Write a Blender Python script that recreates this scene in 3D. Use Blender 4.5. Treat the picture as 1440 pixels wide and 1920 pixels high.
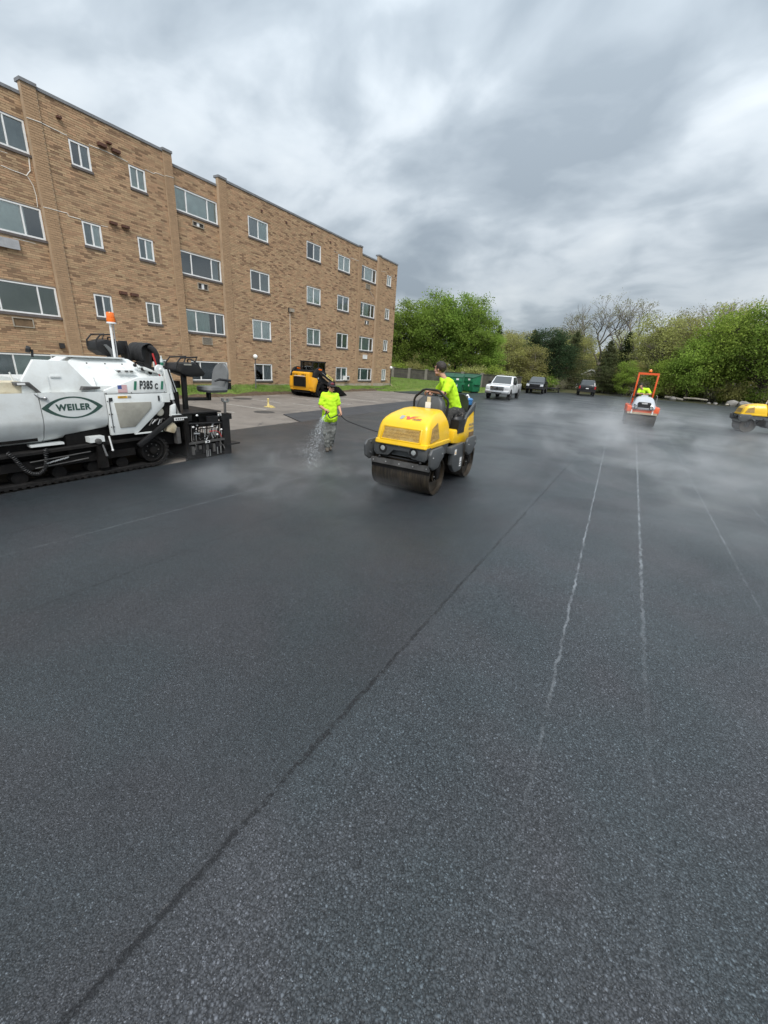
import bpy, bmesh, math, random
import numpy as np
from mathutils import Vector, Matrix

for _o in list(bpy.data.objects):
    bpy.data.objects.remove(_o)
S = bpy.context.scene
C = S.collection
R = math.radians
rnd = random.Random(7)

# ------------------------------------------------------------------ camera
CAM_H = 2.25
YAW, PITCH, ROLL = R(29.073), R(20.094), R(3.824)      # yaw to the left of +Y (which runs along the building)
_f = Vector((-math.sin(YAW)*math.cos(PITCH), math.cos(YAW)*math.cos(PITCH), -math.sin(PITCH)))
_r = Vector((math.cos(YAW), math.sin(YAW), 0))
_u = _r.cross(_f)
_r2 = _r*math.cos(ROLL) + _u*math.sin(ROLL)
_u2 = _u*math.cos(ROLL) - _r*math.sin(ROLL)
cam_d = bpy.data.cameras.new('camera'); cam = bpy.data.objects.new('camera', cam_d); C.objects.link(cam)
cam.matrix_world = Matrix(((_r2.x, _u2.x, -_f.x, 0), (_r2.y, _u2.y, -_f.y, 0), (_r2.z, _u2.z, -_f.z, CAM_H), (0, 0, 0, 1)))
cam_d.sensor_fit = 'HORIZONTAL'; cam_d.sensor_width = 36; cam_d.lens = 36*0.52734
cam_d.clip_start = 0.05; cam_d.clip_end = 2000
S.camera = cam

# ------------------------------------------------------------------ world, sun, exposure
SUN_EL, SUN_AZ = R(52), R(142)      # azimuth clockwise from +Y
w = bpy.data.worlds.new('World'); S.world = w; w.use_nodes = True
nt = w.node_tree; nt.nodes.clear()
def wn(t, **k):
    n = nt.nodes.new(t)
    for a, b in k.items(): setattr(n, a, b)
    return n
def wl(a, b): nt.links.new(a, b)
def wmath(op, a, b=None, c=None, clamp=False):
    n = wn('ShaderNodeMath', operation=op, use_clamp=clamp)
    for i, v in enumerate((a, b, c)):
        if v is None: continue
        if hasattr(v, 'links'): wl(v, n.inputs[i])
        else: n.inputs[i].default_value = v
    return n.outputs[0]
out = wn('ShaderNodeOutputWorld'); bg = wn('ShaderNodeBackground'); wl(bg.outputs[0], out.inputs[0])
sky = wn('ShaderNodeTexSky', sky_type='NISHITA', sun_disc=False, sun_elevation=SUN_EL, sun_rotation=SUN_AZ, air_density=1.0, dust_density=2.0)
tc = wn('ShaderNodeTexCoord'); sep = wn('ShaderNodeSeparateXYZ'); wl(tc.outputs['Generated'], sep.inputs[0])
zc = wmath('MAXIMUM', sep.outputs[2], 0.0)
den = wmath('ADD', zc, 0.30)
comb = wn('ShaderNodeCombineXYZ')
wl(wmath('DIVIDE', sep.outputs[0], den), comb.inputs[0]); wl(wmath('DIVIDE', sep.outputs[1], den), comb.inputs[1])
mp = wn('ShaderNodeMapping'); mp.inputs['Location'].default_value = (17.7, 12.2, 0.4); mp.inputs['Rotation'].default_value = (0, 0, R(35))
mp.inputs['Scale'].default_value = (0.85, 1.0, 1); wl(comb.outputs[0], mp.inputs[0])
n1 = wn('ShaderNodeTexNoise'); n1.inputs['Scale'].default_value = 1.7; n1.inputs['Detail'].default_value = 6; n1.inputs['Roughness'].default_value = 0.48; n1.inputs['Distortion'].default_value = 0.25
n2 = wn('ShaderNodeTexNoise'); n2.inputs['Scale'].default_value = 4.2; n2.inputs['Detail'].default_value = 6; n2.inputs['Roughness'].default_value = 0.45; n2.inputs['Distortion'].default_value = 0.5
wl(mp.outputs[0], n1.inputs[0]); wl(mp.outputs[0], n2.inputs[0])
cl = wmath('ADD', wmath('MULTIPLY', n1.outputs[0], 0.72), wmath('MULTIPLY', n2.outputs[0], 0.28))
ramp = wn('ShaderNodeValToRGB'); wl(cl, ramp.inputs[0])
el = ramp.color_ramp.elements
el[0].position = 0.38; el[0].color = (0.295, 0.345, 0.392, 1)
el[1].position = 0.66; el[1].color = (0.76, 0.80, 0.825, 1)
e = el.new(0.46); e.color = (0.41, 0.465, 0.513, 1)
e = el.new(0.52); e.color = (0.555, 0.61, 0.655, 1)
e = el.new(0.58); e.color = (0.64, 0.69, 0.725, 1)
grad = wmath('MULTIPLY_ADD', zc, 1.0, 0.35)           # an overcast sky is brighter towards the zenith
hz = wmath('POWER', wmath('SUBTRACT', 1.0, zc), 14.0)  # thin bright band over the horizon
grad2 = wmath('ADD', grad, wmath('MULTIPLY', hz, 0.12))
vm = wn('ShaderNodeVectorMath', operation='SCALE'); wl(ramp.outputs[0], vm.inputs[0]); wl(wmath('MULTIPLY', grad2, 10.0), vm.inputs['Scale'])
mixs = wn('ShaderNodeMix', data_type='RGBA'); mixs.inputs['Factor'].default_value = 0.94
wl(sky.outputs[0], mixs.inputs['A']); wl(vm.outputs[0], mixs.inputs['B'])
wl(mixs.outputs['Result'], bg.inputs[0]); bg.inputs[1].default_value = 0.10

sun_d = bpy.data.lights.new('sun', 'SUN'); sun = bpy.data.objects.new('sun', sun_d); C.objects.link(sun)
sun_d.energy = 1.5; sun_d.angle = R(25); sun_d.color = (1.0, 0.97, 0.93)
_sd = Vector((math.sin(SUN_AZ)*math.cos(SUN_EL), math.cos(SUN_AZ)*math.cos(SUN_EL), math.sin(SUN_EL)))
sun.rotation_euler = _sd.to_track_quat('Z', 'Y').to_euler()
S.view_settings.view_transform = 'Standard'; S.view_settings.look = 'None'
S.view_settings.exposure = 1.0; S.view_settings.gamma = 1.0; S.view_settings.use_curve_mapping = False
S.render.engine = 'CYCLES'
S.cycles.use_denoising = True
S.cycles.max_bounces = 6; S.cycles.diffuse_bounces = 3; S.cycles.glossy_bounces = 3
S.cycles.transparent_max_bounces = 12; S.cycles.volume_bounces = 1
S.cycles.volume_step_rate = 1.0; S.cycles.volume_max_steps = 96
S.cycles.use_adaptive_sampling = True

# ------------------------------------------------------------------ materials
MATS = {}
class NT:
    def __init__(s, m): s.t = m.node_tree
    def n(s, t, ins=None, **k):
        n = s.t.nodes.new(t)
        for a, b in k.items(): setattr(n, a, b)
        for a, b in (ins or {}).items(): s.set(n, a, b)
        return n
    def set(s, n, a, b):
        i = n.inputs[a]
        if hasattr(b, 'links'): s.t.links.new(b, i)
        else: i.default_value = b
    def math(s, op, a, b=None, c=None, clamp=False):
        n = s.n('ShaderNodeMath', operation=op, use_clamp=clamp)
        for i, v in enumerate((a, b, c)):
            if v is not None: s.set(n, i, v)
        return n.outputs[0]
    def mix(s, f, a, b, mode='MIX'):
        n = s.n('ShaderNodeMix', data_type='RGBA', blend_type=mode)
        s.set(n, 'Factor', f)
        for nm, v in (('A', a), ('B', b)):
            if isinstance(v, tuple): v = (*v[:3], 1)
            s.set(n, nm, v)
        return n.outputs['Result']
    def noise(s, co, scale, detail=4, rough=0.5, dist=0.0):
        n = s.n('ShaderNodeTexNoise', {'Scale': scale, 'Detail': detail, 'Roughness': rough, 'Distortion': dist})
        if co is not None: s.set(n, 'Vector', co)
        return n.outputs[0]
    def ramp(s, f, *st):
        n = s.n('ShaderNodeValToRGB'); s.set(n, 0, f); e = n.color_ramp.elements
        while len(e) < len(st): e.new(0.5)
        for q, (p, c) in zip(e, st):
            q.position = p; q.color = (c, c, c, 1) if isinstance(c, (int, float)) else (*c, 1)
        return n.outputs[0]
    def smooth(s, v, a, b):
        n = s.n('ShaderNodeMapRange', interpolation_type='SMOOTHSTEP'); s.set(n, 'Value', v); s.set(n, 'From Min', a); s.set(n, 'From Max', b)
        return n.outputs[0]
def newmat(name):
    m = bpy.data.materials.new(name); m.use_nodes = True; MATS[name] = m
    b = m.node_tree.nodes['Principled BSDF']
    return m, NT(m), b
def pm(name, col, rough=0.5, metal=0.0, var=0.12, scale=3.0, bump=0.0, bscale=60.0, spec=0.5, coat=0.0, dirt=None, dirt_amt=0.0, dscale=4.0, emit=None):
    """painted / plain surface: base colour with slight mottling, optional grime patches and fine relief"""
    m, t, b = newmat(name)
    co = t.n('ShaderNodeTexCoord').outputs['Object']
    f = t.noise(co, scale, 5, 0.6)
    lo = tuple(c*(1-var) for c in col); hi = tuple(min(1, c*(1+var)) for c in col)
    c = t.mix(t.ramp(f, (0.3, 0.0), (0.7, 1.0)), lo, hi)
    rg = t.math('MULTIPLY_ADD', f, 0.2, rough-0.1, clamp=True)
    if dirt:
        d = t.noise(co, dscale, 7, 0.68)
        dm = t.math('MULTIPLY', t.ramp(d, (0.46, 0.0), (0.68, 1.0)), dirt_amt)
        c = t.mix(dm, c, dirt); rg = t.math('ADD', rg, t.math('MULTIPLY', dm, 0.3), clamp=True)
    t.set(b, 'Base Color', c); t.set(b, 'Roughness', rg); t.set(b, 'Metallic', metal)
    t.set(b, 'Specular IOR Level', spec); t.set(b, 'Coat Weight', coat); t.set(b, 'Coat Roughness', 0.08)
    if bump:
        bn = t.n('ShaderNodeBump', {'Strength': bump, 'Distance': 0.01, 'Height': t.noise(co, bscale, 4, 0.6)})
        t.set(b, 'Normal', bn.outputs[0])
    if emit: t.set(b, 'Emission Color', (*emit[0], 1)); t.set(b, 'Emission Strength', emit[1])
    return m

# ------------------------------------------------------------------ mesh helpers
class MB:
    """collects shapes; build() links them as ONE mesh object"""
    def __init__(s): s.bm = bmesh.new()
    def _bev(s, vs, bev, seg=2):
        if not bev: return
        ed = {e for v in vs for e in v.link_edges}
        ed = [e for e in ed if len(e.link_faces) == 2 and e.calc_face_angle(0) > 0.35]
        bmesh.ops.bevel(s.bm, geom=ed, offset=bev, segments=seg, profile=0.5, affect='EDGES', clamp_overlap=True)
    def box(s, x0, x1, y0, y1, z0, z1, bev=0.0, seg=2, rot=None):
        P = [(x, y, z) for z in (z0, z1) for x, y in ((x0, y0), (x1, y0), (x1, y1), (x0, y1))]
        if rot: P = rot(P)
        v = [s.bm.verts.new(p) for p in P]
        for q in ((0, 3, 2, 1), (4, 5, 6, 7), (0, 1, 5, 4), (1, 2, 6, 5), (2, 3, 7, 6), (3, 0, 4, 7)): s.bm.faces.new([v[i] for i in q])
        s._bev(v, bev, seg); return s
    def prism(s, poly, axis, a, b, bev=0.0, seg=2, inset=0.0):
        """poly of 2-D points extruded along an axis; x: (y,z), y: (x,z), z: (x,y)"""
        def mk(p, t):
            return {'x': (t, p[0], p[1]), 'y': (p[0], t, p[1]), 'z': (p[0], p[1], t)}[axis]
        cx = sum(p[0] for p in poly)/len(poly); cy = sum(p[1] for p in poly)/len(poly)
        p2 = poly if not inset else [(cx+(p[0]-cx)*(1-inset), cy+(p[1]-cy)*(1-inset)) for p in poly]
        A = [s.bm.verts.new(mk(p, a)) for p in poly]; B = [s.bm.verts.new(mk(p, b)) for p in p2]
        n = len(poly); fs = [s.bm.faces.new(A), s.bm.faces.new(B[::-1])]
        for i in range(n): fs.append(s.bm.faces.new((A[i], B[i], B[(i+1) % n], A[(i+1) % n])))
        bmesh.ops.recalc_face_normals(s.bm, faces=fs)
        s._bev(A+B, bev, seg); return s
    def loft(s, rings, caps=True):
        V = [[s.bm.verts.new(p) for p in r] for r in rings]; n = len(V[0]); fs = []
        for a, b in zip(V, V[1:]):
            for i in range(n): fs.append(s.bm.faces.new((a[i], a[(i+1) % n], b[(i+1) % n], b[i])))
        if caps: fs += [s.bm.faces.new(V[0][::-1]), s.bm.faces.new(V[-1])]
        bmesh.ops.recalc_face_normals(s.bm, faces=fs); return s
    def tube(s, pts, r, seg=8, caps=True):
        pts = [Vector(p) for p in pts]; rs = r if isinstance(r, (list, tuple)) else [r]*len(pts)
        rings = []; prev = None
        for i, p in enumerate(pts):
            d = (pts[min(i+1, len(pts)-1)]-pts[max(i-1, 0)]).normalized()
            if prev is None:
                a = d.orthogonal().normalized()
            else:
                a = (prev-d*prev.dot(d))
                a = a.normalized() if a.length > 1e-6 else d.orthogonal().normalized()
            prev = a; b = d.cross(a)
            rings.append([p+(a*math.cos(k*2*math.pi/seg)+b*math.sin(k*2*math.pi/seg))*rs[i] for k in range(seg)])
        return s.loft(rings, caps)
    def bar(s, p0, p1, w, h, bev=0.0):
        """rectangular bar between two points"""
        p0, p1 = Vector(p0), Vector(p1); d = (p1-p0).normalized()
        a = d.cross(Vector((0, 0, 1)))
        a = a.normalized() if a.length > 1e-4 else Vector((1, 0, 0))
        b = a.cross(d)
        v = [s.bm.verts.new(q+a*x*w/2+b*y*h/2) for q in (p0, p1) for x, y in ((-1, -1), (1, -1), (1, 1), (-1, 1))]
        fs = [s.bm.faces.new([v[i] for i in q]) for q in ((0, 1, 2, 3), (7, 6, 5, 4), (0, 4, 5, 1), (1, 5, 6, 2), (2, 6, 7, 3), (3, 7, 4, 0))]
        bmesh.ops.recalc_face_normals(s.bm, faces=fs)
        s._bev(v, bev); return s
    def lathe(s, prof, axis='z', c=(0, 0, 0), seg=24, caps=True):
        """prof: (radius, t) along the axis"""
        rings = []
        for r, t in prof:
            ring = []
            for k in range(seg):
                a = 2*math.pi*k/seg; x, y = r*math.cos(a), r*math.sin(a)
                q = {'z': (x, y, t), 'x': (t, x, y), 'y': (y, t, x)}[axis]
                ring.append(Vector(q)+Vector(c))
            rings.append(ring)
        return s.loft(rings, caps)
    def ball(s, c, r, seg=16, rings=10, M=None):
        rx, ry, rz = (r, r, r) if isinstance(r, (int, float)) else r
        g = bmesh.ops.create_uvsphere(s.bm, u_segments=seg, v_segments=rings, radius=1)
        for v in g['verts']: v.co = Vector((v.co.x*rx+c[0], v.co.y*ry+c[1], v.co.z*rz+c[2]))
        if M is not None:
            for v in g['verts']: v.co = M @ v.co
        return s
    def quad(s, *p):
        s.bm.faces.new([s.bm.verts.new(q) for q in p]); return s
    def build(s, name, mat, parent=None, smooth=35, world=False):
        """world=True: shapes were laid out in world metres, parent is an unrotated root"""
        if parent is not None and world:
            off = parent.location.copy()
            if parent.parent is not None: off = off+parent.parent.location
            for v in s.bm.verts: v.co -= off
        me = bpy.data.meshes.new(name); s.bm.to_mesh(me); s.bm.free()
        for m in (mat if isinstance(mat, (list, tuple)) else [mat]): me.materials.append(MATS[m] if isinstance(m, str) else m)
        if smooth: me.shade_smooth(); me.set_sharp_from_angle(angle=R(smooth))
        o = bpy.data.objects.new(name, me); C.objects.link(o)
        if parent is not None: o.parent = parent
        return o
def link_mesh(name, me, mat, parent=None):
    if mat is not None: me.materials.append(MATS[mat] if isinstance(mat, str) else mat)
    o = bpy.data.objects.new(name, me); C.objects.link(o); o.parent = parent
    return o
def tag(o, label, cat, group=None, kind=None):
    if label: o['label'] = label
    if cat: o['category'] = cat
    if group: o['group'] = group
    if kind: o['kind'] = kind
    return o
def structure(o, label=None):
    o['kind'] = 'structure'
    if label: o['label'] = label
    return o
def thing(name, label, cat, loc=(0, 0, 0), rz=0.0, group=None):
    o = bpy.data.objects.new(name, None); C.objects.link(o); o.empty_display_size = 0.2
    o.location = loc; o.rotation_euler = (0, 0, rz)
    return tag(o, label, cat, group)
def copy_tree(o, parent=None):
    c = o.copy(); C.objects.link(c); c.parent = parent
    for ch in list(o.children): copy_tree(ch, c)
    return c
def text_mesh(txt, size, bold=0.0, shear=0.0, xs=1.0, space=1.0):
    cu = bpy.data.curves.new('t', 'FONT'); cu.body = txt; cu.size = size; cu.offset = bold; cu.shear = shear; cu.align_x = 'CENTER'; cu.align_y = 'CENTER'; cu.extrude = 0.0015; cu.space_character = space
    ob = bpy.data.objects.new('t', cu); C.objects.link(ob)
    dg = bpy.context.evaluated_depsgraph_get(); me = bpy.data.meshes.new_from_object(ob.evaluated_get(dg))
    bpy.data.objects.remove(ob); bpy.data.curves.remove(cu)
    for v in me.vertices: v.co.x *= xs
    me.materials.clear()
    return me
def put_text(name, txt, size, mat, parent, loc, xdir, updir, bold=0.0, shear=0.0, xs=1.0, space=1.0):
    """flat lettering lying in the plane of xdir and updir at loc (parent space)"""
    me = text_mesh(txt, size, bold, shear, xs, space)
    X = Vector(xdir).normalized(); U = Vector(updir); U = (U-X*U.dot(X)).normalized(); N = X.cross(U)
    me.transform(Matrix(((X.x, U.x, N.x, loc[0]), (X.y, U.y, N.y, loc[1]), (X.z, U.z, N.z, loc[2]), (0, 0, 0, 1))))
    me.name = name
    return link_mesh(name, me, mat, parent)

# ================================================================== GROUND
def mat_asphalt():
    m, t, b = newmat('asphalt')
    co = t.n('ShaderNodeTexCoord').outputs['Object']
    sp = t.n('ShaderNodeSeparateXYZ', {0: co}); x, y = sp.outputs[0], sp.outputs[1]
    big = t.noise(co, 0.35, 3, 0.5); mid = t.noise(co, 2.2, 4, 0.55)
    # aggregate: stones one to two centimetres across with dark pits between, finer on the mat left of the joint
    wco = t.n('ShaderNodeVectorMath', {0: co, 1: t.n('ShaderNodeVectorMath', {0: t.n('ShaderNodeTexNoise', {'Vector': co, 'Scale': 130.0, 'Detail': 2.0}).outputs['Color'], 'Scale': 0.006}, operation='SCALE').outputs[0]}, operation='ADD').outputs[0]
    v1 = t.n('ShaderNodeTexVoronoi', {'Vector': wco, 'Scale': 150.0}); v2 = t.n('ShaderNodeTexVoronoi', {'Vector': wco, 'Scale': 80.0}); v3 = t.n('ShaderNodeTexVoronoi', {'Vector': wco, 'Scale': 210.0})
    coarse = t.math('MULTIPLY', t.ramp(t.n('ShaderNodeSeparateColor', {0: v2.outputs['Color']}).outputs[1], (0.42, 0.0), (0.46, 1.0)), t.math('MULTIPLY_ADD', t.smooth(x, -1.15, -0.95), 0.55, 0.35))
    sv = t.n('ShaderNodeSeparateColor', {0: t.mix(coarse, v1.outputs['Color'], v2.outputs['Color'])}).outputs[0]
    dist = t.n('ShaderNodeSeparateColor', {0: t.mix(coarse, v1.outputs['Distance'], v2.outputs['Distance'])}).outputs[0]
    fv = t.n('ShaderNodeSeparateColor', {0: v3.outputs['Color']}).outputs[0]
    fine = t.noise(co, 240, 3, 0.6)
    pit = t.ramp(dist, (0.22, 1.2), (0.45, 0.78), (0.66, 0.22))
    k = t.math('MULTIPLY', t.ramp(sv, (0.0, 0.20), (0.4, 0.62), (0.85, 1.2), (1.0, 3.4)), pit)
    k = t.math('ADD', t.math('MULTIPLY', k, 0.72), t.math('MULTIPLY', t.ramp(fv, (0.0, 0.1), (0.8, 0.9), (1.0, 2.6)), 0.34))
    k = t.math('MULTIPLY', k, t.math('MULTIPLY_ADD', big, 0.5, 0.75))
    k = t.math('MULTIPLY', k, t.math('MULTIPLY_ADD', mid, 0.3, 0.85))
    k = t.math('MULTIPLY', k, t.math('MULTIPLY_ADD', t.smooth(x, -1.25, -1.1), 0.28, 0.84))
    tint = t.mix(t.ramp(t.noise(co, 0.9, 2, 0.5), (0.42, 0.0), (0.62, 1.0)), (0.039, 0.049, 0.056), (0.046, 0.049, 0.056))
    vm = t.n('ShaderNodeVectorMath', {0: tint}, operation='SCALE'); t.set(vm, 'Scale', k); col = vm.outputs[0]
    wob = t.math('SUBTRACT', t.noise(co, 5.0, 4, 0.7), 0.5)
    def band(xc, slope, wd, wav):
        d = t.math('ADD', t.math('SUBTRACT', x, xc), t.math('MULTIPLY', y, -slope))
        d = t.math('ABSOLUTE', t.math('ADD', d, t.math('MULTIPLY', wob, wav)))
        return t.math('SUBTRACT', 1.0, t.smooth(d, wd*0.35, wd))
    # longitudinal joints: open, dark, ragged
    brk = t.ramp(t.math('ADD', t.math('MULTIPLY', t.noise(co, 30, 5, 0.8), 0.7), t.math('MULTIPLY', t.noise(co, 2.6, 3, 0.6), 0.3)), (0.46, 0.0), (0.56, 1.0))
    joint = None
    for xc, sl, wd, s in ((-1.22, 0.02, 0.024, 1.0), (-4.15, 0.0, 0.03, 0.45), (-6.3, 0.06, 0.03, 0.5), (2.15, 0.0, 0.03, 0.35), (-7.45, 0.0, 0.025, 0.4)):
        q = t.math('MULTIPLY', t.math('MULTIPLY', band(xc, sl, wd, 0.07), brk), s)
        joint = q if joint is None else t.math('MAXIMUM', joint, q)
    col = t.mix(joint, col, (0.006, 0.006, 0.008))
    # pale water and lime runs left by the drums
    st = None
    gap = t.ramp(t.math('ADD', t.math('MULTIPLY', t.noise(co, 3.3, 4, 0.7), 0.6), t.math('MULTIPLY', t.noise(co, 55, 3, 0.7), 0.4)), (0.43, 0.05), (0.56, 1.0))
    for xc, sl, wd, wav, s, y0, y1 in ((0.06, -0.0235, 0.016, 0.085, 0.85, 1.3, 5.0), (0.62, 0.0015, 0.023, 0.10, 0.85, 2.4, 7.0), (1.70, 0.009, 0.017, 0.06, 0.6, 4.0, 9.5),
                                       (2.62, 0.0, 0.017, 0.05, 0.4, 7.0, 11.0), (-5.62, 0.05, 0.014, 0.05, 0.45, 0.0, 3.0), (-4.7, 0.0, 0.014, 0.05, 0.3, 4.0, 7.0), (-2.2, 0.0, 0.014, 0.05, 0.3, 9.0, 13.0), (-6.6, 0.09, 0.014, 0.05, 0.35, 3.0, 6.0)):
        q = band(xc, sl, wd, wav)
        q = t.math('MULTIPLY', t.math('MULTIPLY', q, gap), t.math('MULTIPLY', t.math('MULTIPLY_ADD', t.smooth(y, y0, y1), 0.93, 0.07), s))
        st = q if st is None else t.math('MAXIMUM', st, q)
    col = t.mix(t.math('MULTIPLY', st, 0.8), col, (0.26, 0.28, 0.30))
    t.set(b, 'Base Color', col)
    wet = t.ramp(t.noise(co, 0.28, 4, 0.6, 0.4), (0.42, 0.0), (0.66, 1.0))
    rg = t.math('SUBTRACT', t.math('MULTIPLY_ADD', fine, 0.2, 0.37), t.math('MULTIPLY', wet, 0.14))
    t.set(b, 'Roughness', rg); t.set(b, 'Specular IOR Level', t.math('MULTIPLY_ADD', pit, 0.28, 0.18))  # specular lowered in the pits, standing in for cavity occlusion
    t.set(b, 'Coat Weight', t.math('MULTIPLY_ADD', wet, 0.28, 0.20)); t.set(b, 'Coat Roughness', 0.34)
    hh = t.math('ADD', t.math('MULTIPLY', dist, -1.0), t.math('MULTIPLY', fv, 0.25))
    hh = t.math('SUBTRACT', hh, t.math('MULTIPLY', joint, 1.6))
    bn = t.n('ShaderNodeBump', {'Strength': 0.9, 'Distance': 0.0035, 'Height': hh}); t.set(b, 'Normal', bn.outputs[0])
mat_asphalt()
def mat_patch():
    m, t, b = newmat('asphalt_patch')
    co = t.n('ShaderNodeTexCoord').outputs['Object']
    k = t.math('MULTIPLY', t.noise(co, 60, 3, 0.7), t.noise(co, 1.4, 4, 0.6))
    t.set(b, 'Base Color', t.mix(t.ramp(k, (0.12, 0.0), (0.4, 1.0)), (0.028, 0.028, 0.031), (0.062, 0.062, 0.064))); t.set(b, 'Roughness', 0.75)
    t.set(b, 'Normal', t.n('ShaderNodeBump', {'Strength': 0.5, 'Distance': 0.006, 'Height': t.noise(co, 90, 3, 0.7)}).outputs[0])
mat_patch()
def mat_oldlot():
    m, t, b = newmat('old_pavement')
    co = t.n('ShaderNodeTexCoord').outputs['Object']
    a = t.noise(co, 0.7, 5, 0.65, 0.3); f = t.noise(co, 55, 3, 0.7)
    c = t.mix(t.ramp(a, (0.32, 0.0), (0.68, 1.0)), (0.135, 0.115, 0.098), (0.235, 0.205, 0.175))
    c = t.mix(t.math('MULTIPLY', t.ramp(f, (0.4, 0.0), (0.7, 1.0)), 0.35), c, (0.12, 0.11, 0.10))
    v = t.n('ShaderNodeTexVoronoi', {'Vector': t.mix(0.12, co, t.n('ShaderNodeTexNoise', {'Vector': co, 'Scale': 2.5, 'Detail': 4}).outputs['Color']), 'Scale': 0.75}, feature='DISTANCE_TO_EDGE')
    crack = t.math('SUBTRACT', 1.0, t.smooth(v.outputs['Distance'], 0.003, 0.016))
    crack = t.math('MULTIPLY', crack, t.ramp(t.noise(co, 0.45, 2, 0.5), (0.42, 0.0), (0.58, 1.0)))
    stain = t.ramp(t.noise(co, 0.5, 4, 0.7, 0.6), (0.6, 0.0), (0.72, 1.0))
    c = t.mix(t.math('MULTIPLY', stain, 0.5), c, (0.085, 0.08, 0.078)); c = t.mix(t.math('MULTIPLY', crack, 0.8), c, (0.045, 0.042, 0.04))
    t.set(b, 'Base Color', c); t.set(b, 'Roughness', 0.85)
    t.set(b, 'Normal', t.n('ShaderNodeBump', {'Strength': 0.4, 'Distance': 0.006, 'Height': t.math('SUBTRACT', f, crack)}).outputs[0])
mat_oldlot()
def mat_earth(name, c1, c2, c3, sc):
    m, t, b = newmat(name)
    co = t.n('ShaderNodeTexCoord').outputs['Object']
    a = t.noise(co, sc, 6, 0.68); d = t.noise(co, sc*9, 4, 0.7)
    c = t.mix(t.ramp(a, (0.35, 0.0), (0.65, 1.0)), c1, c2); c = t.mix(t.math('MULTIPLY', t.ramp(d, (0.45, 0.0), (0.7, 1.0)), 0.7), c, c3)
    t.set(b, 'Base Color', c); t.set(b, 'Roughness', 0.95); t.set(b, 'Specular IOR Level', 0.2)
    t.set(b, 'Normal', t.n('ShaderNodeBump', {'Strength': 0.7, 'Distance': 0.03, 'Height': d}).outputs[0])
mat_earth('turf', (0.09, 0.15, 0.03), (0.16, 0.21, 0.045), (0.12, 0.11, 0.05), 0.8)
mat_earth('soil', (0.075, 0.052, 0.034), (0.13, 0.095, 0.062), (0.05, 0.036, 0.024), 3.0)
mat_earth('forest_floor', (0.05, 0.065, 0.022), (0.085, 0.075, 0.04), (0.05, 0.045, 0.028), 0.35)
pm('line_paint', (0.42, 0.40, 0.36), 0.8, var=0.2, scale=6, dirt=(0.22, 0.2, 0.175), dirt_amt=0.95, dscale=5)

def slab(name, poly, top, mat, thick=0.0, sub=None):
    mb = MB()
    if thick: mb.prism(poly, 'z', top-thick, top)
    else: mb.bm.faces.new([mb.bm.verts.new((x, y, top)) for x, y in poly])
    return mb.build(name, mat, None, smooth=0)
structure(slab('ground', [(-900, -900), (900, -900), (900, 900), (-900, 900)], -0.10, 'forest_floor'))
structure(slab('old_parking_lot', [(-19.75, -30), (-6.5, -30), (-6.5, 12), (-6.0, 40), (-13.6, 42.5), (-17.3, 37), (-18.4, 32.5), (-19.75, 31.5)], -0.04, 'old_pavement'), 'worn pale grey parking lot along the brick building')
edge = [(-7.93, -30), (-7.93, 0), (-7.97, 3), (-7.93, 6.55), (-10.47, 6.6)]
edge += [(-10.47+0.03*math.sin(k*1.7), 6.6+k*1.2) for k in range(1, 20)]
edge += [(-10.5, 30), (-12.6, 32), (-17.9, 32.5), (-17.4, 36.6), (-13.7, 42.2), (-13.2, 45.5), (-13.2, 55), (-12.0, 62), (-7, 64.5), (-2, 66.5), (4, 67.6), (9.2, 64.6), (14, 64.8), (22, 67), (34, 66), (46, 58), (46, -30)]
structure(slab('fresh_asphalt', edge, 0.0, 'asphalt', 0.09), 'fresh dark asphalt covering the lot')
structure(slab('asphalt_patch', [(-12.35, 12.95), (-10.48, 11.9), (-10.48, 31.5), (-12.55, 31.5), (-12.65, 24)], -0.006, 'asphalt_patch', 0.03), 'older dark asphalt strip beside the pale lot')
for (x0, x1, yy) in ((-16.6, -14.0, 13.45), (-18.6, -15.6, 16.1), (-15.2, -13.6, 16.6), (-17.6, -13.2, 19.2), (-17.2, -13.4, 22.2), (-17.0, -13.0, 25.2), (-17.0, -13.4, 28.1), (-15.6, -14.9, 11.2), (-14.4, -13.9, 11.6)):
    structure(slab('parking_line', [(x0, yy), (x1, yy+0.1), (x1, yy+0.2), (x0, yy+0.1)], -0.0355, 'line_paint'))
# raised turf verge against the building, cut back to bare soil along the lot
def hgrid(name, xs, ys, zf, mat):
    V = [(x, y, zf(x, y)) for x in xs for y in ys]; n = len(ys)
    F = [(i*n+j, (i+1)*n+j, (i+1)*n+j+1, i*n+j+1) for i in range(len(xs)-1) for j in range(n-1)]
    me = bpy.data.meshes.new(name); me.from_pydata(V, [], F); me.shade_smooth()
    return link_mesh(name, me, mat)
from mathutils import noise as mnoise
def nz(x, y, s=1.0): return mnoise.noise(Vector((x*s, y*s, 3.3)))
def base_z(y): return 0.53-0.022*max(0, y-19)
def verge_z(x, y):
    k = min(1, max(0, (-19.75-x)/1.5)); e = -19.75
    step = 0.16+0.05*nz(x, y, 1.3)
    return -0.05+(step if x < e-0.12 else 0.0)+(max(0.18, base_z(y))-0.18)*max(0, k)+0.02*nz(x, y, 6)
vy = [-12+0.5*i for i in range(100)]
structure(hgrid('grass_verge', [-21.4, -21.0, -20.6, -20.2, -19.95, -19.87, -19.6], vy, verge_z, 'turf'), 'strip of rough grass at the foot of the brick building')
def soil_z(x, y):
    d = (x+19.72)/0.42
    return -0.06+max(0, 0.19*(1-d*d))*(0.75+0.6*nz(x, y, 1.6))+0.04*nz(x, y, 7)
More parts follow.
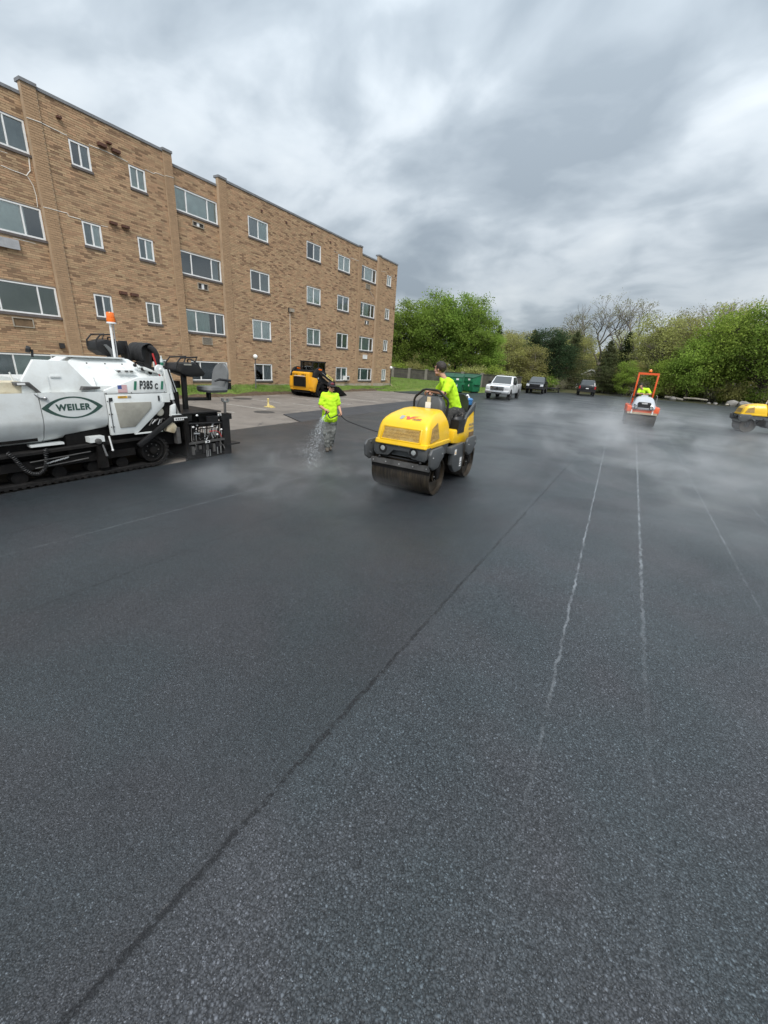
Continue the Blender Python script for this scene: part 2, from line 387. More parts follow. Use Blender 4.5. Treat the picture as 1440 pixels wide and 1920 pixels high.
structure(hgrid('soil_edge', [-20.1+0.07*i for i in range(14)], [-12+0.18*i for i in range(270)], soil_z, 'soil'), 'bare brown earth where the pavement edge was cut')
def lawn_front(x):
    pts = [(-60, 36.5), (-19.7, 36.5), (-19.0, 34.2), (-17.8, 32.6), (-17.3, 36.6), (-13.6, 42.3), (-13.1, 45.5), (-12.9, 60)]
    return pts
def in_lawn(x, y):
    if x < -21.3: return y > 37.0
    if x < -17.85: return y > 32.0
    if x < -17.35: return y > 32.2+(x+17.85)*8.2
    if x < -13.6: return y > 36.7+(x+17.35)*1.5
    return y > 42.3+(x+13.6)*6.5
def lawn_z(x, y):
    d = max(0, y-(33 if x < -17 else 42))
    return -0.05+min(0.68, 0.052*d+0.08)+0.03*nz(x, y, 0.5) if in_lawn(x+0.3, y+0.3) else -0.12
structure(hgrid('lawn', [-48+0.75*i for i in range(50)], [31.5+0.75*i for i in range(28)], lawn_z, 'turf'), 'green lawn between the brick building and the boundary wall')
def far_z(x, y): return -0.05+0.045*max(0, y-67)**0.9+0.15*nz(x, y, 0.12)-(0.2 if y < 68 and x > -11 else 0)
structure(hgrid('wooded_bank', [-80+4*i for i in range(50)], [52+3*i for i in range(40)], lambda x, y: far_z(x, y) if (y > 66.8 or x < -14 or x > 44) else -0.11, 'forest_floor'), 'rough bank under the trees beyond the lot')

# grass blades (countless): one mesh per patch of turf
pm('grass_blade', (0.15, 0.25, 0.045), 0.7, var=0.35, scale=1.2, spec=0.25, dirt=(0.24, 0.22, 0.10), dirt_amt=0.6, dscale=0.9)
def blades(name, n, sampler, hmin, hmax, wd, label):
    V = []; F = []; g = random.Random(11)
    while len(F) < n:
        x, y, z = sampler(g)
        if z is None: continue
        h = g.uniform(hmin, hmax); a = g.uniform(0, 6.283); lx, ly = g.uniform(-.5, .5)*h, g.uniform(-.5, .5)*h
        dx, dy = math.cos(a)*wd, math.sin(a)*wd; i = len(V)
        V += [(x-dx, y-dy, z), (x+dx, y+dy, z), (x+lx, y+ly, z+h)]; F.append((i, i+1, i+2))
    me = bpy.data.meshes.new(name); me.from_pydata(V, [], F)
    return tag(link_mesh(name, me, 'grass_blade'), label, 'grass', kind='stuff')
def s1(g):
    y = g.uniform(4, 37.5); x = g.uniform(-21.1, -19.85)
    return (x, y, verge_z(x, y)) if g.random() < 0.55+0.9*nz(x, y, 0.9) else (0, 0, None)
blades('verge_grass', 30000, s1, 0.04, 0.13, 0.012, 'unmown grass blades along the foot of the brick building')
def s2(g):
    x, y = g.uniform(-34, -12.9), 32+20*g.random()**1.4
    return (x, y, lawn_z(x, y)) if in_lawn(x, y) else (0, 0, None)
blades('lawn_grass', 32000, s2, 0.03, 0.10, 0.02, 'bright green grass of the lawn beside the boundary wall')

# ================================================================== APARTMENT BUILDING
FX = -21.14
def mat_brick(name, use_obj):
    m, t, b = newmat(name)
    co = t.n('ShaderNodeTexCoord').outputs['Object']
    src = t.n('ShaderNodeObjectInfo').outputs['Color'] if use_obj else t.n('ShaderNodeAttribute', attribute_name='brickcol').outputs['Color']
    g = t.noise(t.n('ShaderNodeNewGeometry').outputs['Position'], 26, 4, 0.65); w_ = t.noise(t.n('ShaderNodeNewGeometry').outputs['Position'], 0.55, 4, 0.6)
    c = t.mix(t.math('MULTIPLY', t.ramp(g, (0.35, 0.0), (0.7, 1.0)), 0.22), src, (0.17, 0.105, 0.06))
    c = t.mix(t.math('MULTIPLY', t.ramp(w_, (0.5, 0.0), (0.75, 1.0)), 0.22), c, (0.20, 0.14, 0.09))
    mp_ = t.n('ShaderNodeMapping', {0: t.n('ShaderNodeNewGeometry').outputs['Position']}); mp_.inputs['Scale'].default_value = (1, 2.2, 0.32)
    sk_ = t.noise(mp_.outputs[0], 1.3, 5, 0.65)
    c = t.mix(t.math('MULTIPLY', t.ramp(sk_, (0.54, 0.0), (0.74, 1.0)), 0.24), c, (0.15, 0.115, 0.085))
    t.set(b, 'Base Color', c); t.set(b, 'Roughness', 0.88); t.set(b, 'Specular IOR Level', 0.3)
    t.set(b, 'Normal', t.n('ShaderNodeBump', {'Strength': 0.35, 'Distance': 0.004, 'Height': g}).outputs[0])
mat_brick('brick', False); mat_brick('brick_single', True)
pm('mortar', (0.40, 0.30, 0.205), 0.95, var=0.15, scale=2.0, spec=0.2, bump=0.3)
pm('coping', (0.20, 0.205, 0.215), 0.6, var=0.12, scale=1.5, dirt=(0.1, 0.1, 0.1), dirt_amt=0.5)
pm('foundation', (0.40, 0.345, 0.27), 0.9, var=0.15, scale=1.2, bump=0.3, dirt=(0.2, 0.17, 0.12), dirt_amt=0.5, dscale=2)
pm('vinyl_frame', (0.84, 0.84, 0.83), 0.45, var=0.04, scale=2, dirt=(0.5, 0.49, 0.46), dirt_amt=0.4)
pm('sill_slate', (0.115, 0.10, 0.095), 0.75, var=0.25, scale=5)
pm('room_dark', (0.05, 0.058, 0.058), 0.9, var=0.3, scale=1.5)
pm('curtain_pale', (0.86, 0.90, 0.87), 0.9, var=0.1, scale=2)
pm('curtain_green', (0.62, 0.69, 0.64), 0.9, var=0.15, scale=2)
pm('curtain_grey', (0.36, 0.39, 0.39), 0.9, var=0.15, scale=2)
pm('blind_slat', (0.55, 0.57, 0.44), 0.6, var=0.08, scale=2)
pm('sealant', (0.74, 0.72, 0.67), 0.7, var=0.08, scale=6)
pm('vent_brick', (0.10, 0.045, 0.03), 0.8, var=0.3, scale=6)
pm('ac_metal', (0.36, 0.32, 0.26), 0.55, var=0.15, scale=4, dirt=(0.2, 0.13, 0.08), dirt_amt=0.5)
pm('ac_dark', (0.05, 0.045, 0.04), 0.7, var=0.2)
pm('foil_cover', (0.46, 0.46, 0.47), 0.42, 0.35, var=0.15, scale=3, bump=0.6, bscale=9)
pm('white_plastic', (0.72, 0.72, 0.71), 0.45, var=0.05)
pm('dark_metal', (0.045, 0.042, 0.04), 0.5, 0.3, var=0.2)
m, t, b = newmat('window_glass')
gl = t.n('ShaderNodeBsdfGlossy', {'Roughness': 0.03, 'Color': (0.9, 0.95, 0.97, 1)}); tr = t.n('ShaderNodeBsdfTransparent', {'Color': (0.90, 0.95, 0.93, 1)})
fr = t.n('ShaderNodeFresnel', {'IOR': 1.6}); mx = t.n('ShaderNodeMixShader', {0: t.math('ADD', t.math('MULTIPLY', fr.outputs[0], 1.1), 0.11, clamp=True)})
t.t.links.new(tr.outputs[0], mx.inputs[1]); t.t.links.new(gl.outputs[0], mx.inputs[2]); t.t.links.new(mx.outputs[0], t.t.nodes['Material Output'].inputs[0])

bld = thing('apartment_building', 'four-storey tan brick apartment building with white-framed windows and grey roof coping', 'building', (FX, 9, 0))
Y0, Y1 = 3.0, 37.5
FLOORS = [(0.69, 1.72), (3.22, 4.31), (5.97, 7.01), (8.72, 9.72)]
# bays: (y0, y1, plane offset, top)
REC, PIL = -0.14, 0.06
bays = [(Y0, 6.2, 0.0, 10.92), (6.2, 6.62, PIL, 11.02), (6.62, 9.33, REC, 10.58), (9.33, 9.8, PIL, 10.95), (9.8, 14.64, 0.0, 10.90), (14.64, 15.07, PIL, 10.95), (15.07, 17.68, REC, 10.56), (17.68, 18.18, PIL, 10.95),
        (18.18, 31.08, 0.0, 10.90), (31.08, 31.5, PIL, 10.95), (31.5, 34.08, REC, 10.54), (34.08, 34.5, PIL, 10.95), (34.5, 37.5, 0.0, 10.92)]
# windows: (y0, y1, kind, has ground floor)
cols = [(6.66, 9.29, 'wide'), (10.65, 11.38, 'small'), (12.95, 13.67, 'small'), (15.11, 17.64, 'wide'), (19.64, 21.18, 'med'), (24.75, 26.26, 'med'), (28.33, 29.87, 'med'), (31.54, 34.04, 'wide'), (35.68, 36.43, 'small')]
openings = []
for (a, c_, kind) in cols:
    off = REC if kind == 'wide' else 0.0
    for fl, (z0, z1) in enumerate(FLOORS):
        if fl == 0 and kind == 'med' and 24 < a < 25: continue
        zz0 = z0+0.18 if (kind == 'small' and fl > 0) else z0
        if kind == 'small' and fl == 0: zz0 = z0+0.02
        openings.append((a, c_, zz0, z1, off, kind, fl))
BASE = 0.15
# wall core (mortar plane) with openings
def cells(y0, y1, z0, z1, ops):
    ys = sorted({y0, y1, *[v for o in ops for v in o[:2] if y0 < v < y1]}); zs = sorted({z0, z1, *[v for o in ops for v in o[2:4] if z0 < v < z1]})
    for a, c_ in zip(ys, ys[1:]):
        for p, q in zip(zs, zs[1:]):
            my, mz = (a+c_)/2, (p+q)/2
            if not any(o[0] < my < o[1] and o[2] < mz < o[3] for o in ops): yield a, c_, p, q
mb = MB(); DEP = 11.0
for (a, c_, off, top) in bays:
    ops = [o for o in openings if o[0] < c_ and o[1] > a]
    for (p, q, z0, z1) in cells(a, c_, -0.1, top-0.1, ops): mb.quad((FX+off, p, z0), (FX+off, q, z0), (FX+off, q, z1), (FX+off, p, z1))
for (l, r) in zip(bays, bays[1:]):
    x0, x1 = FX+l[2], FX+r[2]; y = l[1]; tp = max(l[3], r[3])-0.1
    mb.quad((x0, y, -0.1), (x1, y, -0.1), (x1, y, tp), (x0, y, tp))
mb.quad((FX, Y1, -.1), (FX-DEP, Y1, -.1), (FX-DEP, Y1, 10.8), (FX, Y1, 10.8)); mb.quad((FX, Y0, -.1), (FX-DEP, Y0, -.1), (FX-DEP, Y0, 10.8), (FX, Y0, 10.8))
mb.quad((FX-DEP, Y0, -.1), (FX-DEP, Y1, -.1), (FX-DEP, Y1, 10.8), (FX-DEP, Y0, 10.8))
wall = mb.build('wall', 'mortar', bld, smooth=0, world=True)
mb = MB().box(FX-DEP+.2, FX-0.3, Y0+.2, Y1-.2, 10.2, 10.3)
mb.build('roof', 'coping', bld, smooth=0, world=True)
for (a, c_, off, top) in bays:
    MB().box(FX+off-0.34, FX+off+0.05, a-(0.025 if off == PIL else -0.003), c_+(0.025 if off == PIL else -0.003), top-0.1, top, 0.012).build('coping', 'coping', bld, world=True)
MB().box(FX-DEP, FX+.04, Y1-0.3, Y1+.05, 10.83, 10.93, 0.012).build('coping', 'coping', bld, world=True)
for (a, c_, off, top) in bays:
    MB().box(FX+off-0.02, FX+off+0.018, a+.001, c_-.001, -0.1, 0.44, 0.004).build('foundation', 'foundation', bld, world=True)
# bricks: every one its own block, proud of the joints; the 300 that show largest are separate pieces
BL, BH, JT, PR = 0.295, 0.068, 0.012, 0.012
def brick_colour(g, y, z):
    cl = nz(y*0.22, z*1.0, 1.0)+0.55*nz(y*0.9+40, z*4.0, 1.0)
    p = 0.13+0.13*max(0, cl+0.1)
    if g.random() < p:
        k = g.uniform(0.75, 1.2); return (0.285*k, 0.182*k, 0.112*k)
    k = g.uniform(0.80, 1.14); h = g.uniform(-0.02, 0.02)
    return (0.485*k, (0.325+h)*k, (0.197+h*.6)*k)
blist = []
g = random.Random(5)
for (a, c_, off, top) in bays:
    ops = sorted([o for o in openings if o[0] < c_ and o[1] > a])
    z = 0.455; row = 0
    while z+BH < top-0.11:
        s = a+0.004-(BL/2 if row % 2 else 0)
        while s < c_-0.02:
            spans = [(max(s, a+0.004), min(s+BL-JT, c_-0.004))]
            for o in ops:
                lo, hi = o[2]-(0.11), o[3]+0.012
                if z+BH > lo and z < hi:
                    ns = []
                    for (p, q) in spans:
                        if q <= o[0] or p >= o[1]: ns.append((p, q)); continue
                        if p < o[0]: ns.append((p, o[0]-0.004))
                        if q > o[1]: ns.append((o[1]+0.004, q))
                    spans = ns
            for (p, q) in spans:
                if q-p > 0.03:
                    colr = brick_colour(g, s, z)
                    if off == PIL: k = g.uniform(.86, 1.02); colr = (0.46*k, 0.308*k, 0.187*k)
                    blist.append((p, q, z, z+BH, FX+off, PR+g.uniform(-0.004, 0.004), colr))
            s += BL
        z += BH+JT; row += 1
full = [i for i, q in enumerate(blist) if abs((q[1]-q[0])-(BL-JT)) < 1e-4 and q[0] > 9.25]
full.sort(key=lambda i: (blist[i][0])**2+(blist[i][2]-3.2)**2*0.9)
singles = set(full[:300])
V = []; F = []; Cc = []
for i, (p, q, z0, z1, x, pr, colr) in enumerate(blist):
    if i in singles: continue
    n = len(V); x1 = x+pr; x0 = x-0.001
    V += [(x0, p, z0), (x0, q, z0), (x0, q, z1), (x0, p, z1), (x1, p+.002, z0+.002), (x1, q-.002, z0+.002), (x1, q-.002, z1-.002), (x1, p+.002, z1-.002)]
    F += [(n+4, n+5, n+6, n+7), (n, n+1, n+5, n+4), (n+1, n+2, n+6, n+5), (n+2, n+3, n+7, n+6), (n+3, n, n+4, n+7)]; Cc += [colr]*20
me = bpy.data.meshes.new('bricks'); A = np.array(V)-np.array((FX, 9, 0)); me.from_pydata(A.tolist(), [], F)
at = me.color_attributes.new('brickcol', 'FLOAT_COLOR', 'CORNER')
at.data.foreach_set('color', np.concatenate([np.array(Cc), np.ones((len(Cc), 1))], 1).astype(np.float32).ravel())
o = link_mesh('brickwork', me, 'brick', wall); o['kind'] = 'stuff'
me = bpy.data.meshes.new('brick')
hl = (BL-JT)/2; me.from_pydata([(-.001, -hl, 0), (-.001, hl, 0), (-.001, hl, BH), (-.001, -hl, BH), (PR, -hl+.002, .002), (PR, hl-.002, .002), (PR, hl-.002, BH-.002), (PR, -hl+.002, BH-.002)], [],
               [(4, 5, 6, 7), (0, 1, 5, 4), (1, 2, 6, 5), (2, 3, 7, 6), (3, 0, 4, 7)]); me.materials.append(MATS['brick_single'])
for i in sorted(singles):
    p, q, z0, z1, x, pr, colr = blist[i]
    o = bpy.data.objects.new('brick', me); C.objects.link(o); o.parent = wall
    o.location = (x-FX, (p+q)/2-9, z0); o.scale.x = pr/PR; o.color = (*colr, 1)
# brick returns round the far corner are left to the mortar plane (never in view)

# windows
def window(y0, y1, z0, z1, off, kind, fl):
    x = FX+off; fw = 0.055
    mb = MB()
    for (a, c_, p, q) in ((y0, y1, z0, z0+fw), (y0, y1, z1-fw, z1), (y0, y0+fw, z0+fw, z1-fw), (y1-fw, y1, z0+fw, z1-fw)): mb.box(x-0.09, x+0.012, a, c_, p, q, 0.006)
    wdw = mb.build('window', 'vinyl_frame', bld, world=True)
    if kind == 'wide': cuts = [y0+fw, y0+(y1-y0)*0.27, y0+(y1-y0)*0.76, y1-fw]
    else: cuts = [y0+fw, (y0+y1)/2, y1-fw]
    def sub(mb, name, mat, sm=35):
        for v in mb.bm.verts: v.co -= Vector((FX, 9, 0))
        return mb.build(name, mat, wdw, smooth=sm)
    for c_ in cuts[1:-1]: sub(MB().box(x-0.07, x+0.004, c_-0.022, c_+0.022, z0+fw, z1-fw, 0.004), 'mullion', 'vinyl_frame')
    for a, c_ in zip(cuts, cuts[1:]):
        tl = rnd.uniform(-.006, .006); xx = x-0.04
        sub(MB().quad((xx+tl, a, z0+fw), (xx-tl, c_, z0+fw), (xx-tl, c_, z1-fw), (xx+tl, a, z1-fw)), 'pane', 'window_glass', 0)
    # dim room behind the glass
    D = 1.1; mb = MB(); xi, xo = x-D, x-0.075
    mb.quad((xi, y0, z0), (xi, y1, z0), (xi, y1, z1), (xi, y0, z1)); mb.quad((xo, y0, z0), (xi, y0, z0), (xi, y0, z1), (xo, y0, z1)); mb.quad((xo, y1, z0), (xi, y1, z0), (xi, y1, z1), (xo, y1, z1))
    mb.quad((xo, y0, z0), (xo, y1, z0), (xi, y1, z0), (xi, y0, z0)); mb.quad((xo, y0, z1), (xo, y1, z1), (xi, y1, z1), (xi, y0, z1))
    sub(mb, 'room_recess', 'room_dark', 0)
    sub(MB().box(x-0.03, x+0.055, y0-0.04, y1+0.04, z0-0.10, z0-0.012, 0.008), 'sill', 'sill_slate')
    # thin dark lintel strip along the window head
    sub(MB().box(x-0.02, x+0.02, y0-0.02, y1+0.02, z1+0.002, z1+0.022, 0.004), 'head_strip', 'sill_slate')
    g = random.Random(int(y0*100)+fl*7)
    def drape(a, c_, mat, zt=z1-0.03, zb=z0+0.03, amp=0.03, fr=26):
        n = max(6, int((c_-a)*40)); xs = x-0.085; amp = amp*.6; mb = MB(); pv = None
        for i in range(n+1):
            y = a+(c_-a)*i/n; xx = xs+amp*math.sin(y*fr+g.random()*0.5)
            cur = (mb.bm.verts.new((xx, y, zb)), mb.bm.verts.new((xx+.01, y, zt)))
            if pv: mb.bm.faces.new((pv[0], cur[0], cur[1], pv[1]))
            pv = cur
        sub(mb, 'curtain', mat, 60)
    def blinds(a, c_):
        mb = MB(); z = z0+0.06
        while z < z1-0.05: mb.quad((x-0.065, a, z), (x-0.065, c_, z), (x-0.085, c_, z+0.022), (x-0.085, a, z+0.022)); z += 0.028
        sub(mb, 'blind', 'blind_slat', 0)
    if kind == 'wide':
        if y0 < 10:
            if fl == 1: blinds(cuts[0], cuts[3])
            elif fl == 2: drape(cuts[0], cuts[2]+.1, 'curtain_pale', amp=.012, fr=9)
            elif fl == 0: drape(cuts[1], cuts[2], 'curtain_green', amp=.008, fr=6); drape(cuts[0], cuts[1], 'curtain_grey', amp=.008)
            else: drape(cuts[0], cuts[3], 'curtain_grey', amp=.01, fr=8)
        elif y0 < 20:
            if fl == 3: drape(cuts[1], cuts[2], 'curtain_pale', amp=.006, fr=5); drape(cuts[0], cuts[1], 'curtain_green', amp=.008); drape(cuts[2], cuts[3], 'curtain_green', amp=.008)
            elif fl == 1: drape(cuts[0], cuts[2]-.35, 'curtain_green'); drape(cuts[2]+.1, cuts[3], 'curtain_grey')
            elif fl == 2: drape(cuts[2]+.02, cuts[3], 'curtain_grey')
        else:
            if fl == 3: drape(cuts[1], cuts[2]+.2, 'curtain_pale', amp=.006, fr=5)
            elif fl == 2: drape(cuts[1]-.1, cuts[2]-.3, 'curtain_green'); drape(cuts[0], cuts[0]+.3, 'curtain_pale')
            else: drape(cuts[0]+.1, cuts[2], 'curtain_green' if fl else 'curtain_grey')
    else:
        r = g.random()
        if kind == 'small' and y0 < 12 and fl == 1: r = 0.99
        if y0 > 19 and y0 < 20 and fl in (0, 2): r = 0.95
        if r < 0.2: drape(cuts[0], cuts[2], 'curtain_pale', amp=.02)
        elif r < 0.4: drape(cuts[0], cuts[2], 'curtain_green', amp=.02)
        elif r < 0.6: drape(cuts[1], cuts[2], 'curtain_pale', amp=.015); drape(cuts[0], cuts[1], 'curtain_grey')
        elif r < 0.8: drape(cuts[0], cuts[2], 'curtain_grey')
        elif r < 0.9: blinds(cuts[0], cuts[2])
        else: drape(cuts[1]+.05, cuts[2], 'curtain_grey')
    return wdw
for o in openings: window(*o)

# through-wall air conditioner sleeves under the wide windows
def ac(y0, y1, z0, z1, style, off=REC):
    x = FX+off
    mb = MB()
    for (a, c_, p, q) in ((y0, y1, z0, z0+.035), (y0, y1, z1-.035, z1), (y0, y0+.035, z0+.035, z1-.035), (y1-.035, y1, z0+.035, z1-.035)): mb.box(x-.02, x+.06, a, c_, p, q, .006)
    s = mb.build('air_conditioner_sleeve', 'ac_metal' if style != 'white' else 'white_plastic', bld, world=True)
    def sub(mb, name, mat, sm=35):
        for v in mb.bm.verts: v.co -= Vector((FX, 9, 0))
        return mb.build(name, mat, s, smooth=sm)
    if style == 'grille':
        sub(MB().box(x-.01, x+.02, y0+.035, y1-.035, z0+.035, z1-.035), 'grille_back', 'ac_dark')
        n = 6
        for i in range(n):
            z = z0+.05+(z1-z0-.1)*(i+.5)/n; sub(MB().box(x+.02, x+.045, y0+.036, y1-.036, z-.012, z+.012, .003), 'louvre', 'ac_metal')
    elif style == 'open':
        sub(MB().box(x-.01, x+.02, y0+.035, y1-.035, z0+.035, z1-.035), 'board', 'ac_dark'); sub(MB().box(x+.02, x+.04, y0+(y1-y0)*.38, y0+(y1-y0)*.6, z0+.035, z1-.035, .004), 'spacer', 'white_plastic')
    elif style == 'board': sub(MB().box(x-.01, x+.022, y0+.035, y1-.035, z0+.035, z1-.035), 'board', 'vent_wood')
    else: sub(MB().box(x-.01, x+.05, y0+.036, y1-.036, z0+.036, z1-.036, .012), 'cover', 'white_plastic' if style == 'white' else 'foil_cover')
pm('vent_wood', (0.17, 0.11, 0.06), 0.7, var=0.3, scale=5)
ac(16.03, 16.7, 8.27, 8.5, 'open'); ac(16.03, 16.68, 5.38, 5.70, 'open'); ac(16.03, 16.68, 2.62, 3.0, 'grille')
ac(7.6, 8.28, 2.70, 3.05, 'board'); ac(32.42, 33.15, 8.12, 8.48, 'grille'); ac(32.48, 33.18, 5.35, 5.69, 'open'); ac(32.44, 33.12, 2.53, 2.88, 'white')
# crumpled foil cover over the upper left unit
mb = MB(); mb.box(FX+REC-.01, FX+REC+.13, 7.35, 8.32, 5.42, 5.74, .03, 3)
bmesh.ops.subdivide_edges(mb.bm, edges=mb.bm.edges[:], cuts=3, use_grid_fill=True)
for v in mb.bm.verts: v.co += Vector((1, .3, .5))*0.018*mnoise.noise(v.co*9)
mb.build('foil_cover', 'foil_cover', bld, world=True)
# window air conditioner in a ground floor window
a_ = MB().box(FX-.05, FX+.28, 29.42, 29.92, .72, 1.06, .015).build('window_air_conditioner', 'white_plastic', bld, world=True)
mb = MB().box(FX+.281, FX+.29, 29.55, 29.86, .78, 1.0)
for v in mb.bm.verts: v.co -= Vector((FX, 9, 0))
mb.build('grille', 'ac_dark', a_)
# protruding brick vents and little wall ports
for (y0, y1, z0, z1) in ((11.74, 12.05, 9.92, 10.03), (12.29, 12.6, 9.92, 10.03), (12.1, 12.28, 10.12, 10.18), (10.34, 10.49, 10.22, 10.29), (11.76, 12.05, 7.2, 7.29), (12.27, 12.57, 7.2, 7.29), (11.75, 12.06, 4.48, 4.59), (12.25, 12.58, 4.48, 4.59)):
    MB().box(FX-.01, FX+.16, y0, y1, z0, z1, .01).build('vent_hood', 'vent_brick', bld, world=True)
for (y, z) in ((20.72, 10.24), (22.79, 10.22), (25.27, 10.22), (27.35, 10.24), (29.52, 10.23), (35.77, 10.23), (37.18, 9.94), (37.15, 7.16), (37.2, 4.4)):
    MB().box(FX-.01, FX+.05, y-.07, y+.07, z-.06, z+.06, .01).build('wall_port', 'vent_brick', bld, world=True)
# pale sealant run along the cracks
def sealant(pts, off=0.0, wd=0.032):
    P = []
    for (a, c_) in zip(pts, pts[1:]):
        n = max(1, int(math.dist(a, c_)/0.09))
        for i in range(n): P.append((a[0]+(c_[0]-a[0])*i/n, a[1]+(c_[1]-a[1])*i/n))
    P.append(pts[-1])
    P = [(y, z+0.012*nz(y*9, z*9)) for y, z in P]
    MB().tube([(FX+off+PR+.004, y+0.01*nz(y*11, z*7), z) for y, z in P], [wd*(.42+.25*abs(nz(y*5, z*5+9))) for y, z in P], 6).build('sealant_line', 'sealant', bld, world=True)
sealant([(9.33, 9.79), (9.8, 9.84)], PIL); sealant([(9.8, 9.84), (10.2, 9.82), (10.63, 9.79)]); sealant([(11.4, 9.8), (12.1, 9.83), (12.93, 9.79)]); sealant([(13.69, 9.79), (14.1, 9.77), (14.2, 9.84), (14.64, 9.86)], 0.0, .024); sealant([(14.64, 9.88), (15.07, 9.93)], PIL, .022)
sealant([(9.33, 7.08), (9.8, 7.1)], PIL); sealant([(9.8, 7.1), (10.15, 7.12), (10.2, 7.04), (10.63, 7.04)]); sealant([(11.4, 7.03), (11.68, 7.06)], 0, .02)
sealant([(8.31, 8.05), (8.66, 8.02), (9.05, 8.0), (9.2, 8.2), (9.24, 8.7)], REC); sealant([(9.08, 7.98), (9.2, 7.75), (9.24, 7.45), (9.22, 7.06)], REC, .026); sealant([(8.2, 5.8), (8.9, 5.78)], REC, .02); sealant([(8.2, 8.5), (8.59, 8.5)], REC, .02)
sealant([(27.81, 9.78), (28.3, 9.76)], 0, .02); sealant([(29.9, 9.81), (31.05, 9.84)], 0, .024); sealant([(33.06, 8.04), (33.5, 7.8), (33.7, 7.7), (33.95, 7.45)], REC, .02); sealant([(34.55, 9.82), (35.34, 9.89), (35.6, 9.8)], 0, .018); sealant([(36.4, 9.84), (37.4, 9.77)], 0, .018)
# flood light and its conduit
fl_ = MB().box(FX, FX+.06, 22.83, 23.2, 5.12, 5.38, .015).build('flood_light', 'dark_metal', bld, world=True)
mb = MB().box(FX+.06, FX+.2, 22.9, 23.25, 5.14, 5.34, .03)
for v in mb.bm.verts: v.co -= Vector((FX, 9, 0))
mb.build('lamp_head', 'ac_metal', fl_)
MB().tube([(FX+.03, 22.98, 5.1), (FX+.03, 22.98, .5)], .014, 6).build('conduit', 'sealant', bld, world=True)
# security light at the near left bay
l2 = MB().box(FX+REC, FX+REC+.1, 9.02, 9.2, 2.0, 2.2, .02).build('flood_light', 'dark_metal', bld, world=True)

# lamp posts with white globes
pm('post_grey', (0.10, 0.095, 0.09), 0.6, 0.2, var=0.2)
pm('post_dark', (0.035, 0.03, 0.028), 0.5, 0.2, var=0.2)
pm('globe_white', (0.80, 0.80, 0.78), 0.3, var=0.03)
def lamp_post(x, y, z, h, tilt, mat, label):
    t_ = thing('lamp_post', label, 'lamp post', (x, y, z))
    MB().lathe([(.05, -.1), (.05, .02), (.035, .05), (.032, h-.28), (.05, h-.27), (.055, h-.2)], seg=12).build('post', mat, t_)
    gl_ = MB().ball((0, 0, h-.1), .14, 20, 14).build('globe', 'globe_white', t_)
    t_.rotation_euler = (tilt, 0, 0)
lamp_post(-20.4, 19.0, 0.27, 1.98, R(-2), 'post_grey', 'grey lamp post with white globe beside the ground-floor window near the track loader')
lamp_post(-20.4, 36.2, 0.15, 1.86, R(1), 'post_dark', 'dark lamp post with white globe at the far corner of the brick building')
pm('raw_wood', (0.46, 0.38, 0.26), 0.8, var=0.2, scale=3)
o = MB().bar((-20.2, 36.4, .16), (-20.9, 36.0, 1.05), .04, .05).build('leaning_stake', 'raw_wood', None); tag(o, 'thin pale wooden stake leaning beside the dark lamp post', 'stake')
o = MB().box(-19.6, -18.9, 33.6, 34.1, .02, .07, .01).build('loose_board', 'raw_wood', None); tag(o, 'short pale board lying on the grass edge', 'board')

# ================================================================== MACHINES: shared materials
pm('white_paint', (0.72, 0.745, 0.735), 0.34, var=0.05, scale=2, coat=0.15, dirt=(0.50, 0.49, 0.45), dirt_amt=0.5, dscale=2.2)
pm('black_paint', (0.012, 0.012, 0.013), 0.45, var=0.3, scale=4, dirt=(0.03, 0.027, 0.024), dirt_amt=0.5, dscale=5, spec=0.35)
pm('black_tar', (0.006, 0.0055, 0.0055), 0.7, var=0.4, scale=6, bump=0.5, bscale=30, dirt=(0.022, 0.019, 0.017), dirt_amt=0.5, dscale=8, spec=0.2)
pm('rubber', (0.012, 0.0115, 0.0115), 0.85, var=0.3, scale=8, bump=0.3, dirt=(0.035, 0.03, 0.027), dirt_amt=0.5, spec=0.2)
pm('grey_vinyl', (0.16, 0.165, 0.165), 0.5, var=0.1, scale=5, bump=0.15, bscale=40)
pm('black_vinyl', (0.022, 0.022, 0.023), 0.45, var=0.2, scale=5, bump=0.2, bscale=40)
pm('steel', (0.45, 0.45, 0.45), 0.35, 0.8, var=0.2, scale=6)
pm('steel_dark', (0.14, 0.135, 0.13), 0.5, 0.6, var=0.3, scale=6)
pm('orange_lens', (0.85, 0.17, 0.01), 0.2, var=0.05, coat=0.5)
pm('red_plastic', (0.48, 0.03, 0.03), 0.4, var=0.1)
pm('logo_green', (0.035, 0.075, 0.062), 0.4, var=0.05)
pm('stripe_green', (0.03, 0.18, 0.11), 0.4, var=0.05)
pm('print_black', (0.025, 0.028, 0.03), 0.5, var=0.1)
pm('print_white', (0.75, 0.75, 0.74), 0.5, var=0.05)
pm('screen_mesh', (0.33, 0.32, 0.275), 0.7, var=0.12, scale=3, bump=0.8, bscale=160, dirt=(0.22, 0.21, 0.18), dirt_amt=0.5)
pm('tan_stain', (0.55, 0.49, 0.36), 0.6, var=0.15, scale=3, dirt=(0.30, 0.20, 0.08), dirt_amt=0.7, dscale=5)
pm('sticker_yellow', (0.75, 0.42, 0.05), 0.5, var=0.05)
pm('flag_red', (0.50, 0.06, 0.08), 0.5, var=0.05); pm('flag_blue', (0.07, 0.10, 0.28), 0.5, var=0.05)
pm('jacket_cloth', (0.018, 0.018, 0.019), 0.85, var=0.3, scale=8, bump=0.6, bscale=14)
pm('clear_plastic', (0.55, 0.62, 0.62), 0.15, var=0.05, coat=0.4)
pm('lamp_glass', (0.30, 0.32, 0.32), 0.12, var=0.1, scale=20, coat=0.6, bump=0.4, bscale=60)

